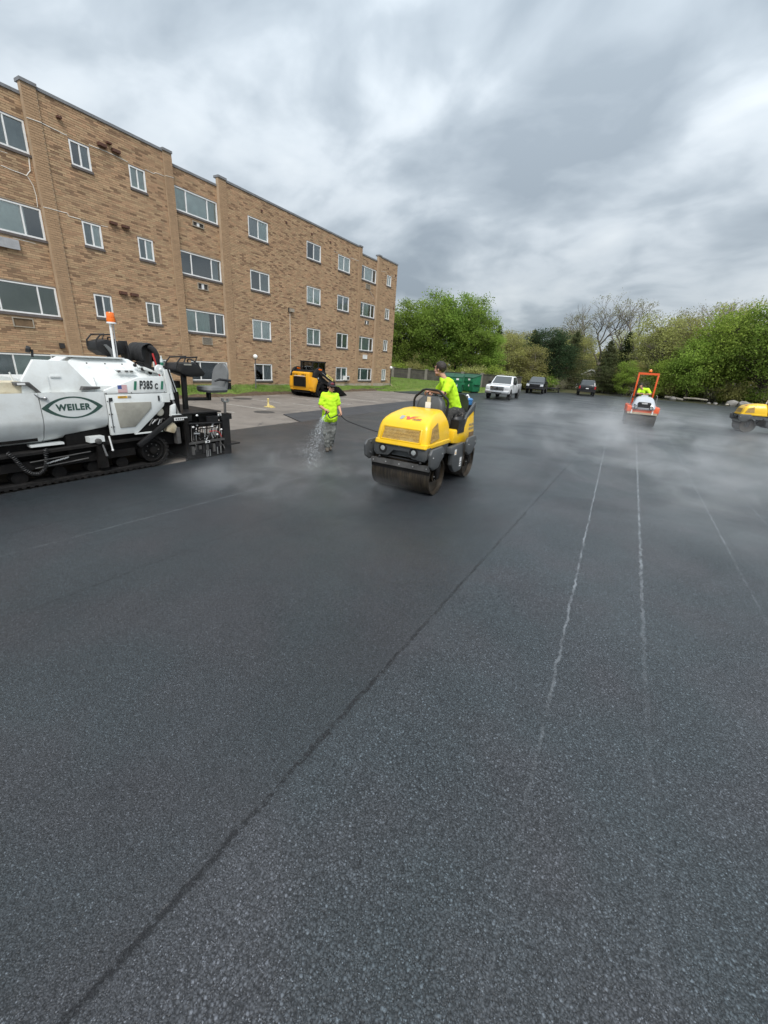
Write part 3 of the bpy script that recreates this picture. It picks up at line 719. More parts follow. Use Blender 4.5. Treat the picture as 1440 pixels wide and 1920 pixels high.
def rring(x0, x1, y0, y1, r, z, n=4):
    """rounded rectangle ring in the xy plane at height z"""
    out_ = []
    for cx, cy, a0 in ((x1-r, y1-r, 0), (x0+r, y1-r, 90), (x0+r, y0+r, 180), (x1-r, y0+r, 270)):
        for i in range(n+1):
            a = R(a0+90*i/n); out_.append((cx+r*math.cos(a), cy+r*math.sin(a), z))
    return out_
def seat_shell(parent, c, mat, facing=0.0, s=1.0):
    """bucket seat: cushion and curved backrest, opening towards local -Y turned by facing"""
    M_ = Matrix.Translation(Vector(c)) @ Matrix.Rotation(facing, 4, 'Z')
    def fin(mb):
        for v in mb.bm.verts: v.co = M_ @ (v.co*s)
        return mb
    mb = MB()
    rings = [rring(-.22, .22, -.25, .24, .1, 0.0), rring(-.25, .25, -.28, .26, .12, .05), rring(-.24, .24, -.27, .25, .12, .11), rring(-.17, .17, -.19, .18, .09, .12)]
    mb.loft(rings); fin(mb).build('seat_cushion', mat, parent, world=True)
    mb = MB(); rings = []
    for k in range(9):
        z = .06+.52*k/8; wd = .24*math.sqrt(max(.05, 1-(max(0, k-4)/4.3)**2.2)); yb = .22+.10*(k/8)
        rings.append([(x*wd, yb+.05*(-x*x)+dy, z) for x, dy in ((-1, -.02), (-.6, -.06), (0, -.045), (.6, -.06), (1, -.02), (.95, .03), (.5, .06), (0, .065), (-.5, .06), (-.95, .03))])
    mb.loft(rings); fin(mb).build('seat_backrest', mat, parent, world=True)
def steering_wheel(parent, c, r, tilt, mat='black_paint', rz=0.0):
    mb = MB(); M_ = Matrix.Translation(Vector(c)) @ Matrix.Rotation(rz, 4, 'Z') @ Matrix.Rotation(tilt, 4, 'X')
    pts = [(r*math.cos(k*math.pi/10), r*math.sin(k*math.pi/10), 0) for k in range(21)]
    mb.tube(pts, .014, 8, False)
    for a in (90, 210, 330): mb.tube([(0, 0, -.03), (r*math.cos(R(a)), r*math.sin(R(a)), 0)], .01, 6)
    mb.lathe([(.04, -.06), (.04, 0), (.02, .01)], seg=12)
    for v in mb.bm.verts: v.co = M_ @ v.co
    return mb.build('steering_wheel', mat, parent, world=True)

# ================================================================== PAVER
pv = thing('asphalt_paver', 'large white tracked asphalt paver parked in front of the brick building', 'paver', (-9.25, 4.0, -0.04))
def pb(mb, name, mat, parent=pv, sm=35): return mb.build(name, mat, parent, smooth=sm, world=True)
CX = -9.25; NX = -8.06
# hopper side: a broad panel rolled under at the bottom, in two lengths with a joint
def roll_panel(y0, y1, b0, b1, mirror=False):
    def ring(y, zb):
        pr = [(NX, 1.47), (NX, 1.05), (NX-.015, .97), (NX-.06, .88), (NX-.13, zb+.1), (NX-.24, zb+.03), (NX-.40, zb), (NX-.55, zb+.06), (NX-.12, 1.0), (NX-.10, 1.46)]
        if mirror: pr = [(2*CX-x, z) for x, z in pr]
        return [(x, y, z) for x, z in pr]
    n = 5; return MB().loft([ring(y0+(y1-y0)*i/n, b0+(b1-b0)*i/n) for i in range(n+1)])
pb(roll_panel(.55, 2.985, .60, .63), 'hopper_wing', 'white_paint'); pb(roll_panel(3.0, 3.97, .635, .74), 'side_panel', 'white_paint')
pb(roll_panel(.55, 3.97, .60, .74, True), 'hopper_wing', 'white_paint')
pb(MB().box(NX-.5, NX-.10, 2.78, 3.25, .61, .645, .01), 'panel_bracket', 'white_paint')
pb(MB().box(2*CX-NX+.1, NX-.1, .6, .75, .65, 1.4, .02), 'hopper_front', 'black_tar')
pb(MB().box(2*CX-NX+.12, NX-.12, .75, 2.9, .70, .8, .02), 'hopper_floor', 'black_tar')
# tan-stained lip of the hopper with its corner bracket
pb(MB().box(NX-.55, NX-.12, .7, 2.9, 1.44, 1.62, .04), 'hopper_lip', 'tan_stain')
pb(MB().prism([(2.74, 1.58), (2.74, 1.63), (2.93, 1.63), (3.06, 1.47), (3.01, 1.47), (2.9, 1.58)], 'x', NX-.16, NX-.03, .006), 'step_bracket', 'steel_dark')
pb(MB().box(NX-.03, NX-.024, 2.77, 2.87, 1.59, 1.62), 'grip_strip', 'print_white')
pb(MB().prism([(3.63, 1.5), (3.66, 1.56), (3.93, 1.55), (3.93, 1.52), (3.7, 1.5)], 'x', NX-.14, NX-.01, .004), 'step_bracket', 'steel_dark')
pb(MB().tube([(NX-.1, 3.92, 1.52), (NX-.1, 3.89, 1.70)], .008, 6), 'pin', 'white_paint'); pb(MB().tube([(NX-.3, 2.83, 1.6), (NX-.3, 2.8, 1.76)], .012, 6), 'pin', 'white_paint')
pb(MB().tube([(NX-.02, 2.93, 1.47), (NX+.02, 3.0, 1.40), (NX+.02, 3.06, 1.39)], .014, 6).ball((NX+.02, 3.07, 1.39), .03, 8, 6), 'latch', 'steel')
# trapezoid end plate of the hood
pb(MB().prism([(2.83, 1.46), (2.86, 1.66), (3.06, 1.965), (3.52, 1.96), (3.85, 1.54), (3.87, 1.46)], 'x', NX-.16, NX-.09, .008), 'hood_end_plate', 'white_paint')
pb(MB().box(NX-.09, NX-.075, 3.24, 3.38, 1.70, 1.73, .004).box(NX-.088, NX-.083, 3.19, 3.21, 1.47, 1.72), 'access_flap', 'white_paint')
# engine hood: flat top with sloped flanks
A = [(NX-.12, 3.5, 1.93), (NX-.12, 3.95, 1.48), (NX-.06, 4.61, 1.70), (NX-.06, 5.12, 1.72)]
mb = MB(); L_ = [(-8.14, 3.0), (-8.14, 3.54), (-8.14, 3.9), (-8.10, 4.62), (-8.10, 5.12)]
def hood_ring(y, lo, hi, top_in, xo):
    s = 2*-8.72
    return [(xo, y, lo), (xo-.005, y, lo+(hi-lo)*.25), (xo-top_in*.92, y, hi-.03), (xo-top_in, y, hi), (s-xo+top_in, y, hi), (s-xo+top_in*.92, y, hi-.03), (s-xo+.005, y, lo+(hi-lo)*.25), (s-xo, y, lo)]
mb.loft([hood_ring(3.3, 1.35, 1.55, .12, -8.17), hood_ring(3.62, 1.4, 1.93, .22, -8.16), hood_ring(3.74, 1.4, 2.01, .30, -8.15), hood_ring(3.95, 1.4, 2.025, .34, -8.15), hood_ring(4.7, 1.4, 2.02, .34, -8.14), hood_ring(4.84, 1.4, 1.93, .30, -8.14), hood_ring(5.14, 1.4, 1.74, .10, -8.13)])
pb(mb, 'engine_hood', 'white_paint', sm=28); pb(MB().box(-10.4, -9.28, 3.2, 5.0, 1.3, 1.6, .02), 'rear_deck', 'white_paint')
pb(MB().box(-8.62, -8.40, 3.5, 4.6, 2.02, 2.04, .008), 'hood_strip', 'white_paint')
for y in (3.6, 3.9, 4.2, 4.5): pb(MB().ball((-8.33, y, 1.93), .014, 8, 6), 'bolt', 'steel_dark')
pb(MB().prism([(4.30, 1.84), (4.62, 1.84), (4.70, 1.77), (4.36, 1.77)], 'x', -8.26, -8.22, .004), 'hood_hatch', 'white_paint')
for y in (4.33, 4.47, 4.56): pb(MB().box(-8.22, -8.19, y, y+.05, 1.80, 1.825, .004), 'latch', 'steel_dark')
# model panel and engine side door
panel = pb(MB().prism([(3.985, 1.49), (4.61, 1.71), (5.11, 1.735), (5.16, 1.425), (3.985, 1.425)], 'x', NX-.07, NX-.005, .006), 'model_panel', 'white_paint')
door = pb(MB().prism([(3.985, 1.415), (5.16, 1.415), (5.05, 1.16), (4.47, .69), (3.985, .69)], 'x', NX-.07, NX-.002, .006), 'engine_door', 'white_paint')
def on(mb, name, mat, root, part, sm=35):
    o_ = root.location
    for v in mb.bm.verts: v.co -= o_
    return mb.build(name, mat, part, smooth=sm)
on(MB().prism([(4.11, 1.27), (4.80, 1.26), (4.79, 1.14), (4.43, .81), (4.15, .81)], 'x', NX-.004, NX+.012, .008), 'screen', 'screen_mesh', pv, door)
for z in (1.3, 1.07, .84):
    for y in (4.0, 4.05): on(MB().ball((NX, y, z), .011, 8, 6), 'bolt', 'steel_dark', pv, door)
on(MB().box(NX-.003, NX+.012, 4.025, 4.032, .74, 1.33), 'hinge_line', 'print_black', pv, door)
on(MB().box(NX-.002, NX+.006, 4.03, 4.09, 1.30, 1.36, .003), 'handle', 'print_black', pv, door); on(MB().box(NX-.002, NX+.010, 4.95, 4.98, 1.27, 1.37, .004), 'handle', 'print_black', pv, door)
on(MB().box(NX-.002, NX+.003, 4.19, 4.36, 1.345, 1.385), 'sticker', 'sticker_yellow', pv, door); on(MB().box(NX-.002, NX+.003, 4.37, 4.43, 1.345, 1.385), 'sticker', 'screen_mesh', pv, door)
on(MB().box(NX+.003, NX+.0045, 4.215, 4.335, 1.362, 1.374), 'sticker_band', 'print_black', pv, door)
for y in (4.0, 4.45, 5.1): on(MB().ball((NX-.003, y, 1.44), .011, 8, 6), 'bolt', 'steel_dark', pv, panel)
put_text('model_lettering', 'P385', .205, 'print_black', panel, Vector((NX+.001, 4.74, 1.57))-pv.location, (0, 1, 0), (0, .12, 1), .006, .18, .60, 1.08)
put_text('model_lettering', 'C', .145, 'print_black', panel, Vector((NX+.001, 4.94, 1.545))-pv.location, (0, 1, 0), (0, .12, 1), .005, .18, .62)
for y in (4.50, 5.03): on(MB().prism([(y, 1.49), (y+.045, 1.49), (y+.075, 1.645), (y+.03, 1.645)], 'x', NX-.004, NX+.002), 'green_bar', 'stripe_green', pv, panel)
fy, fz = 4.215, 1.45; fw_, fh_ = .165, .125
for k in range(13):
    on(MB().box(NX-.004, NX+.0015, fy+(0 if k < 6 else .07), fy+fw_, fz+fh_*k/13, fz+fh_*(k+1)/13) if k >= 6 else MB().box(NX-.004, NX+.0015, fy, fy+fw_, fz+fh_*k/13, fz+fh_*(k+1)/13), 'flag_stripe', 'flag_red' if k % 2 == 0 else 'print_white', pv, panel)
on(MB().box(NX-.004, NX+.0016, fy, fy+.07, fz+fh_*6/13, fz+fh_), 'flag_canton', 'flag_blue', pv, panel)
# the lens-shaped emblem with its lettering
def lens(a, b, n=24):
    Rr = (a*a+b*b)/(2*b); half = math.asin(min(1, a/Rr)); up = []
    for i in range(n+1):
        q = -half+2*half*i/n; up.append((Rr*math.sin(q), Rr*math.cos(q)-(Rr-b)))
    return up+[(x, -z) for x, z in reversed(up[1:-1])]
so, si = lens(.46, .178), lens(.365, .157)
mb = MB(); Vo = [mb.bm.verts.new((NX+.003, 3.455+y, 1.225+z)) for y, z in so]; Vi = [mb.bm.verts.new((NX+.003, 3.455+y, 1.225+z)) for y, z in si]
for i in range(len(so)): j = (i+1) % len(so); mb.bm.faces.new((Vo[i], Vo[j], Vi[j], Vi[i]))
pb(mb, 'emblem_ring', 'logo_green', sm=0)
put_text('emblem_lettering', 'WEILER', .14, 'logo_green', pv, Vector((NX+.003, 3.455, 1.225))-pv.location, (0, 1, 0), (0, 0, 1), .006, 0, .98, 1.12)
# chassis, running gear
pb(MB().box(-10.2, -8.2, 3.3, 5.5, .35, 1.42, .02), 'chassis', 'black_tar')
pb(MB().box(-10.2, -8.3, 1.2, 3.3, .30, .72, .02), 'chassis', 'black_tar')
def track(x0, x1):
    yc0, yc1, zc, r = 1.35, 4.73, .30, .295
    def oval(rr):
        P = [(yc1+rr*math.cos(R(a)), zc+rr*math.sin(R(a))) for a in range(-90, 91, 15)]+[(yc0+rr*.85*math.cos(R(a)), zc-.03+rr*.85*math.sin(R(a))) for a in range(90, 271, 15)]
        return P
    t_ = pb(MB().loft([[(x0, y, z) for y, z in oval(r)], [(x1, y, z) for y, z in oval(r)], [(x1, y, z) for y, z in oval(r-.045)], [(x0, y, z) for y, z in oval(r-.045)], [(x0, y, z) for y, z in oval(r)]], False), 'rubber_track', 'rubber')
    ov = oval(r)
    for a, b_ in zip(ov, ov[1:]+ov[:1]):
        n = max(1, int(math.dist(a, b_)/.11))
        for i in range(n):
            y, z = a[0]+(b_[0]-a[0])*(i+.5)/n, a[1]+(b_[1]-a[1])*(i+.5)/n
            if z < .5 and y < 5.2: on(MB().box(x0-.003, x1+.004, y-.03, y+.03, z-.018, z+.018, .006), 'lug', 'rubber', pv, t_)
    for (y, rr) in ((4.73, .235), (1.4, .2)):
        wl_ = pb(MB().lathe([(rr*.5, x0+.02), (rr, x0+.03), (rr, x1-.03), (rr*.8, x1-.02), (rr*.75, x1-.06), (rr*.35, x1-.06), (rr*.3, x1+.0), (.02, x1+.01)], 'x', (0, y, zc), 24), 'track_wheel', 'black_tar')
        for k in range(8): on(MB().ball((x1-.055, y+rr*.55*math.cos(k*.785), zc+rr*.55*math.sin(k*.785)), .014, 6, 4), 'bolt', 'steel_dark', pv, wl_)
    for y in (2.0, 2.55, 3.1, 3.65, 4.15): pb(MB().lathe([(.05, x0+.06), (.11, x0+.07), (.11, x1-.12), (.04, x1-.115)], 'x', (0, y, .135), 16), 'track_roller', 'black_tar')
    pb(MB().box(x0+.06, x1-.07, 1.5, 4.4, .26, .40, .02), 'track_frame', 'black_tar')
track(-8.42, -8.06); track(-10.44, -10.08)
for (ya, yb, z) in ((2.7, 3.6, .41), (2.75, 3.55, .30)): pb(MB().tube([(-8.10, ya, z-.02), (-8.10, yb, z+.03)], .01, 6), 'frame_rail', 'steel_dark')
# coil-guarded hose hanging under the wing
base = [(2.43, .60), (2.50, .50), (2.545, .40), (2.60, .29), (2.68, .215), (2.76, .20), (2.84, .245), (2.885, .33), (2.91, .45), (2.925, .60)]
P = []; nturn = 34
def interp(u):
    f = u*(len(base)-1); i = min(int(f), len(base)-2); k = f-i
    return base[i][0]+(base[i+1][0]-base[i][0])*k, base[i][1]+(base[i+1][1]-base[i][1])*k
for i in range(nturn*10+1):
    u = i/(nturn*10); y, z = interp(u); y2, z2 = interp(min(1, u+.01)); dy, dz = y2-y or 1e-4, z2-z
    l = math.hypot(dy, dz) or 1; ny, nz_ = -dz/l, dy/l; a = i*2*math.pi/10
    P.append((-8.04+.026*math.cos(a), y+ny*.026*math.sin(a), z+nz_*.026*math.sin(a)))
pb(MB().tube(P, .0075, 5), 'coiled_hose', 'black_vinyl')
mb = MB()
for i in range(9): mb.tube([(-8.05+.012*(i % 2), 2.90+.036*i, .345+.006*i), (-8.05, 2.94+.036*i, .36+.006*i)], .012, 6)
pb(mb, 'chain', 'steel')
# jack stand and pin below the side panel
pb(MB().box(-8.2, -8.04, 3.60, 3.84, .60, .70, .012), 'pivot_bracket', 'white_paint'); pb(MB().lathe([(.05, -8.05), (.05, -8.0), (.02, -7.99)], 'x', (0, 3.72, .62), 14), 'pivot_pin', 'steel_dark')
pb(MB().box(-8.15, -8.04, 3.70, 3.84, .12, .6, .015), 'jack_leg', 'black_tar'); pb(MB().tube([(-8.02, 3.78, .55), (-8.02, 3.82, .34)], [.012, .022], 8), 'jack_pin', 'steel')
pb(MB().tube([(-8.02, 3.91, .69), (-8.02, 3.935, .44)], .014, 8).ball((-8.02, 3.935, .43), .022, 8, 6), 'lever', 'print_white')
# rear: dark engine bay, tow arm, lift cylinder
pb(MB().prism([(4.5, .67), (5.08, 1.16), (5.2, 1.42), (5.35, 1.42), (5.45, .9), (5.2, .62)], 'x', -8.3, -8.11, .01), 'engine_bay', 'black_tar')
pb(MB().lathe([(.085, -8.11), (.085, -8.085), (.07, -8.07), (.02, -8.068)], 'x', (0, 4.97, 1.05), 18), 'air_intake', 'screen_mesh')
for k in range(5): pb(MB().tube([(-8.09, 4.72+.06*k, .80+.03*(k % 3)), (-8.08, 4.80+.05*k, .92-.02*(k % 2)), (-8.1, 4.86+.05*k, .90)], .012, 6), 'hydraulic_fitting', 'steel' if k % 2 else 'steel_dark')
pb(MB().bar((-8.03, 4.42, .44), (-8.03, 5.2, .92), .06, .10, .01), 'tow_arm', 'black_paint'); pb(MB().bar((-8.03, 5.18, .90), (-8.03, 5.62, .90), .06, .15, .01), 'tow_arm', 'black_paint')
pb(MB().box(-7.998, -7.992, 5.20, 5.50, .865, .925), 'warning_sticker', 'print_white')
for k in range(6): pb(MB().box(-7.992, -7.989, 5.23+.045*k, 5.255+.045*k, .88, .912), 'sticker_mark', 'print_black')
pb(MB().box(-8.09, -8.03, 4.40, 4.95, .665, .685, .004), 'white_rail', 'white_paint')
pb(MB().prism([(5.05, .80), (5.20, .86), (5.28, .72), (5.2, .60), (5.02, .66)], 'x', -8.14, -8.02, .02), 'pivot_casting', 'tan_stain')
pb(MB().box(-8.14, -8.02, 5.24, 5.32, .38, .72, .01), 'pivot_casting', 'steel_dark')
pb(MB().tube([(-8.12, 5.20, 1.86), (-8.10, 5.27, 1.28)], .052, 14), 'lift_cylinder', 'white_paint'); pb(MB().tube([(-8.10, 5.27, 1.3), (-8.08, 5.37, .98)], .022, 10), 'piston_rod', 'steel')
pb(MB().tube([(-8.22, 5.31, 1.84), (-8.2, 5.42, 1.42)], .045, 14), 'lift_cylinder', 'white_paint')
pb(MB().box(-8.2, -8.05, 5.04, 5.19, 1.24, 1.41, .012), 'valve_box', 'white_paint'); pb(MB().box(-8.18, -8.06, 5.16, 5.27, 1.4, 1.86, .012), 'cylinder_mount', 'white_paint')
pb(MB().lathe([(.09, -8.16), (.09, -8.11), (.03, -8.1), (.02, -8.08)], 'x', (0, 5.10, 1.86), 18), 'pulley', 'white_paint')
pb(MB().prism([(5.17, .98), (5.2, 1.16), (5.30, 1.2), (5.29, .98)], 'x', -8.1, -8.04, .008).box(-8.1, -8.03, 5.17, 5.40, .955, .985, .006), 'link_bracket', 'white_paint')
pb(MB().tube([(-8.1, 5.16, 1.92), (-8.06, 5.22, 1.9), (-8.04, 5.26, 1.7), (-8.04, 5.33, 1.45), (-8.06, 5.36, 1.3)], .016, 8), 'black_hose', 'rubber')
pb(MB().tube([(-8.3, 4.72, 1.97), (-8.25, 4.85, 1.97), (-8.25, 4.9, 1.87), (-8.22, 5.0, 1.84), (-8.2, 5.1, 1.86)], .018, 8), 'black_hose', 'rubber')
for k in range(5): pb(MB().ball((-8.3, 4.72+.07*k, 1.92-.035*k), .035, 8, 6), 'cap', 'black_paint' if k % 2 == 0 else 'white_paint')
pb(MB().prism([(4.85, 1.9), (5.1, 1.8), (5.12, 1.77), (4.86, 1.84)], 'x', -8.5, -8.2, .008), 'rear_hatch', 'white_paint')
# screed with walkway
scr = pb(MB().box(-10.5, -8.0, 5.55, 6.3, .02, .42, .02), 'screed', 'black_tar')
def sc(mb, name, mat, sm=35): return on(mb, name, mat, pv, scr, sm)
sc(MB().box(-10.5, -7.98, 5.40, 6.36, .975, 1.0, .006), 'walkway', 'black_paint')
sc(MB().box(-10.5, -8.15, 5.45, 5.85, .42, .97, .02), 'screed_beam', 'black_tar'); sc(MB().box(-10.5, -8.1, 5.85, 6.35, .66, .97, .02), 'screed_beam', 'black_paint')
sc(MB().box(-8.06, -7.96, 6.36, 6.56, .0, .93, .01), 'end_gate', 'black_paint'); sc(MB().box(-8.5, -7.95, 6.44, 6.82, .19, .225, .005), 'foot_step', 'black_paint')
sc(MB().box(-8.05, -7.95, 5.46, 6.38, .335, .375, .006), 'end_rail', 'steel_dark'); sc(MB().box(-8.05, -7.98, 5.40, 6.37, -.035, .06, .01), 'skid_plate', 'black_tar')
sc(MB().box(-7.95, -7.945, 6.24, 6.33, .895, .945), 'sticker', 'print_white'); sc(MB().box(-7.948, -7.943, 5.85, 5.97, .325, .375), 'sticker', 'print_white')
sc(MB().prism([(5.88, .335), (5.93, .335), (5.95, .365), (5.90, .365)], 'x', -7.943, -7.94), 'sticker_mark', 'print_black'); sc(MB().box(-7.945, -7.941, 6.26, 6.31, .905, .93), 'sticker_mark', 'print_black')
for (y, z0, z1) in ((5.86, 0.02, .17), (5.90, .02, .15), (5.95, .02, .17), (6.15, .04, .20), (6.24, .05, .2)): sc(MB().tube([(-7.94, y, z0), (-7.94, y, z1)], .011, 8), 'adjuster_rod', 'steel')
for pts, r_, m_ in (([(5.86, .64), (5.86, .52), (5.95, .47), (5.88, .39)], .011, 'steel'), ([(6.08, .62), (6.1, .5), (6.14, .43), (6.15, .6), (6.09, .62)], .011, 'steel'), ([(6.0, .57), (6.15, .57), (6.26, .52), (6.3, .42)], .009, 'red_plastic'), ([(5.6, .56), (5.72, .55)], .022, 'steel'),
                    ([(6.24, .36), (6.27, .25), (6.34, .22), (6.36, .14)], .012, 'steel_dark'), ([(5.55, .40), (5.62, .3), (5.6, .2)], .012, 'steel_dark'), ([(5.62, .62), (5.8, .66), (6.0, .64), (6.2, .68)], .012, 'rubber'), ([(5.7, .5), (5.8, .44), (6.0, .46)], .010, 'rubber')):
    sc(MB().tube([(-7.97+.02*(i % 2), y, z) for i, (y, z) in enumerate(pts)], r_, 8), 'hydraulic_line', m_)
for (y, z) in ((5.86, .66), (6.08, .67), (6.1, .73), (6.2, .64), (5.7, .73), (5.6, .70), (6.32, .58), (5.72, .94), (6.2, .48)): sc(MB().ball((-7.97, y, z), (.02, .03, .022), 8, 6), 'fitting', 'print_white' if int(y*100) % 3 else 'steel')
for k in range(7): sc(MB().ball((-7.95, 5.52+.13*k, .39), .012, 6, 4), 'bolt', 'steel_dark')
sc(MB().tube([(-8.02, 6.50, .93), (-8.02, 6.51, 1.18)], .028, 10), 'fork_post', 'steel_dark'); sc(MB().bar((-8.02, 6.45, 1.2), (-8.02, 6.60, 1.19), .04, .035, .005).box(-8.05, -7.99, 6.435, 6.475, 1.2, 1.27, .008).box(-8.05, -7.99, 6.58, 6.62, 1.2, 1.26, .008), 'fork_head', 'steel')
sc(MB().box(-8.1, -7.95, 6.33, 6.62, .80, .93, .03), 'gate_clamp', 'black_paint')
for k in range(16):
    yy = 5.5+.055*k; zz = .46+.07*math.sin(k*2.3)
    sc(MB().tube([(-8.0, yy, .40), (-7.985-.02*(k % 3), yy+.02*math.sin(k), zz+.05), (-8.03, yy+.05, zz+.16+.05*(k % 3))], .008+.004*(k % 3), 6), 'hydraulic_line', ('rubber', 'steel_dark', 'black_paint', 'steel')[k % 4])
for k in range(9): sc(MB().box(-8.01, -7.96, 5.52+.09*k, 5.58+.09*k, .10+.05*(k % 3), .28+.03*(k % 2), .006), 'adjuster_block', 'black_paint' if k % 2 else 'steel_dark')
sc(MB().box(-8.04, -7.97, 5.42, 5.5, .05, .9, .01), 'end_gate', 'black_tar'); sc(MB().tube([(-7.96, 5.5, .78), (-7.95, 6.3, .74)], .02, 8), 'grab_rail', 'black_paint'); sc(MB().box(-8.0, -7.96, 5.95, 6.25, .76, .90, .01), 'valve_block', 'black_paint')
# near operator console, seat and beam
pb(MB().bar((-8.6, 5.90, .98), (-8.6, 5.93, 1.75), .08, .10, .01), 'console_post', 'black_paint'); pb(MB().bar((-8.6, 5.92, 1.22), (-8.6, 6.58, 1.20), .07, .07, .01), 'seat_beam', 'black_paint'); pb(MB().bar((-8.6, 6.53, 1.2), (-8.6, 6.54, 1.36), .09, .08, .01), 'seat_column', 'black_paint')
con = pb(MB().prism([(5.66, 1.86), (5.72, 1.98), (6.08, 2.0), (6.2, 1.96), (6.37, 1.78), (6.30, 1.72), (5.98, 1.70), (5.68, 1.80)], 'x', -8.85, -8.42, .02), 'operator_console', 'black_paint')
on(MB().tube([(-8.45, 5.66, 1.86), (-8.45, 5.70, 1.98), (-8.45, 5.80, 2.09), (-8.45, 6.2, 2.12), (-8.45, 6.13, 1.98)], .017, 8), 'guard_rail', 'black_paint', pv, con)
on(MB().tube([(-8.83, 5.66, 1.86), (-8.83, 5.70, 1.98), (-8.83, 5.80, 2.09), (-8.83, 6.2, 2.12), (-8.83, 6.13, 1.98)], .017, 8), 'guard_rail', 'black_paint', pv, con)
on(MB().box(-8.418, -8.412, 5.84, 6.02, 1.945, 1.975), 'label_strip', 'screen_mesh', pv, con)
sw = steering_wheel(pv, (-8.63, 6.24, 1.94), .165, R(-52)); 
seat_shell(pv, (-8.6, 6.66, 1.36), 'grey_vinyl', 0.0, 1.1)
pb(MB().tube([(-8.36, 6.55, 1.62), (-8.34, 6.66, 1.66), (-8.34, 6.98, 1.63)], [.018, .03, .028], 8), 'armrest', 'black_vinyl'); pb(MB().box(-8.75, -8.42, 6.9, 7.06, 1.42, 1.58, .02), 'seat_bracket', 'black_paint')
# far operator station on the platform, beacon mast
pb(MB().box(-10.4, -8.7, 4.9, 5.9, 1.45, 1.6, .02), 'operator_platform', 'black_paint')
con = pb(MB().prism([(4.78, 2.14), (4.80, 2.30), (5.0, 2.36), (5.26, 2.32), (5.36, 2.10), (5.16, 2.04), (4.95, 2.03)], 'x', -10.1, -9.7, .02), 'operator_console', 'black_paint')
pb(MB().bar((-9.9, 5.1, 1.55), (-9.9, 5.12, 2.06), .08, .1, .01), 'console_post', 'black_paint')
for x in (-9.72, -10.08): on(MB().tube([(x, 4.79, 2.2), (x, 4.80, 2.33), (x, 4.90, 2.44), (x, 5.16, 2.47), (x, 5.1, 2.34)], .016, 8), 'guard_rail', 'black_paint', pv, con)
steering_wheel(pv, (-9.9, 5.26, 2.28), .165, R(-52))
mb = MB()
rings = []
for k in range(8):
    u = k/7; y = 4.93+.17*math.sin(u*1.5); z = 2.26-.36*u
    rings.append([(-9.66, y-.02, z), (-9.66, y+.035+.06*math.sin(u*3), z), (-9.72, y+.035+.06*math.sin(u*3), z), (-9.72, y-.02, z)])
pb(mb.loft(rings), 'curved_shroud', 'grey_vinyl')
pb(MB().bar((-9.85, 5.46, 1.6), (-9.85, 5.40, 2.36), .3, .05, .015), 'back_plate', 'black_paint')
seat_shell(pv, (-9.85, 5.62, 1.72), 'black_vinyl', R(180)*0, 1.05)
pb(MB().tube([(-9.22, 4.86, 2.0), (-9.24, 4.88, 2.67)], .024, 10), 'beacon_mast', 'print_white'); pb(MB().tube([(-9.19, 4.90, 2.0), (-9.215, 4.92, 2.66)], .011, 8), 'mast_cable', 'steel')
pb(MB().lathe([(.085, 2.655), (.085, 2.68), (.06, 2.69)], 'z', (-9.23, 4.90, 0), 18), 'beacon_base', 'print_white')
pb(MB().lathe([(.075, 2.685), (.079, 2.72), (.076, 2.765), (.068, 2.768), (.073, 2.775), (.07, 2.845), (.06, 2.862), (.02, 2.866)], 'z', (-9.23, 4.90, 0), 20), 'beacon_lens', 'orange_lens')
lp = pb(MB().lathe([(.02, 0), (.055, .01), (.062, .05), (.06, .07)], 'y', (0, 0, 0), 16), 'work_light', 'black_paint'); lp.location = Vector((-9.9, 3.72, 2.07))-pv.location; lp.rotation_euler = (R(15), 0, R(150))
for v in lp.data.vertices: v.co += pv.location
pb(MB().bar((-9.9, 3.72, 1.95), (-9.9, 3.74, 2.08), .03, .03), 'light_bracket', 'black_paint')
# jacket thrown over the far seat
mb = MB(); rings = []
for k in range(11):
    a = R(-25+230*k/10); r1 = .17+.015*math.sin(k*1.9)
    yy, zz = 5.80+(.16+.02*math.sin(k))*math.cos(a), 2.06+(.27)*math.sin(a)
    rings.append([(-9.85-.30+.60*i/11, yy+.025*math.sin(i*2.1+k), zz+.02*math.sin(i*1.7+k*2)) for i in range(12)])
for ra, rb in zip(rings, rings[1:]):
    va = ra; vb = rb
V_ = [[mb.bm.verts.new(p) for p in r] for r in rings]
for a_, b_ in zip(V_, V_[1:]):
    for i in range(11): mb.bm.faces.new((a_[i], a_[i+1], b_[i+1], b_[i]))
for sx in (-1, 1):
    mb.tube([(-9.85+sx*.22, 5.78, 2.3), (-9.85+sx*.27, 5.95, 2.22), (-9.85+sx*.26, 6.0, 2.0), (-9.85+sx*.25, 5.97, 1.82)], [.075, .08, .07, .055], 10)
jk = mb.build('jacket', 'jacket_cloth', None, smooth=60)
sol = jk.modifiers.new('s', 'SOLIDIFY'); sol.thickness = .03; sb = jk.modifiers.new('b', 'SUBSURF'); sb.levels = sb.render_levels = 1
tag(jk, 'black padded jacket draped over the far seat of the white paver', 'jacket')
o = MB().tube([(-8.95, 5.62, 1.6), (-8.95, 5.50, 2.14)], .018, 8).build('red_handle', 'red_plastic', None); tag(o, 'red tool handle sticking up beside the near console of the paver', 'tool handle')
bt = thing('water_bottle', 'clear plastic water bottle standing beside the red handle on the paver', 'bottle', (-8.95, 5.68, 1.86))
MB().lathe([(.03, 0), (.034, .01), (.034, .13), (.03, .16), (.014, .2), (.013, .225)], seg=14).build('bottle_body', 'clear_plastic', bt); MB().lathe([(.015, .222), (.015, .245)], seg=12).build('bottle_cap', 'print_white', bt)
MB().lathe([(.0348, .05), (.0348, .11)], seg=14, caps=False).build('bottle_label', 'stripe_green', bt)
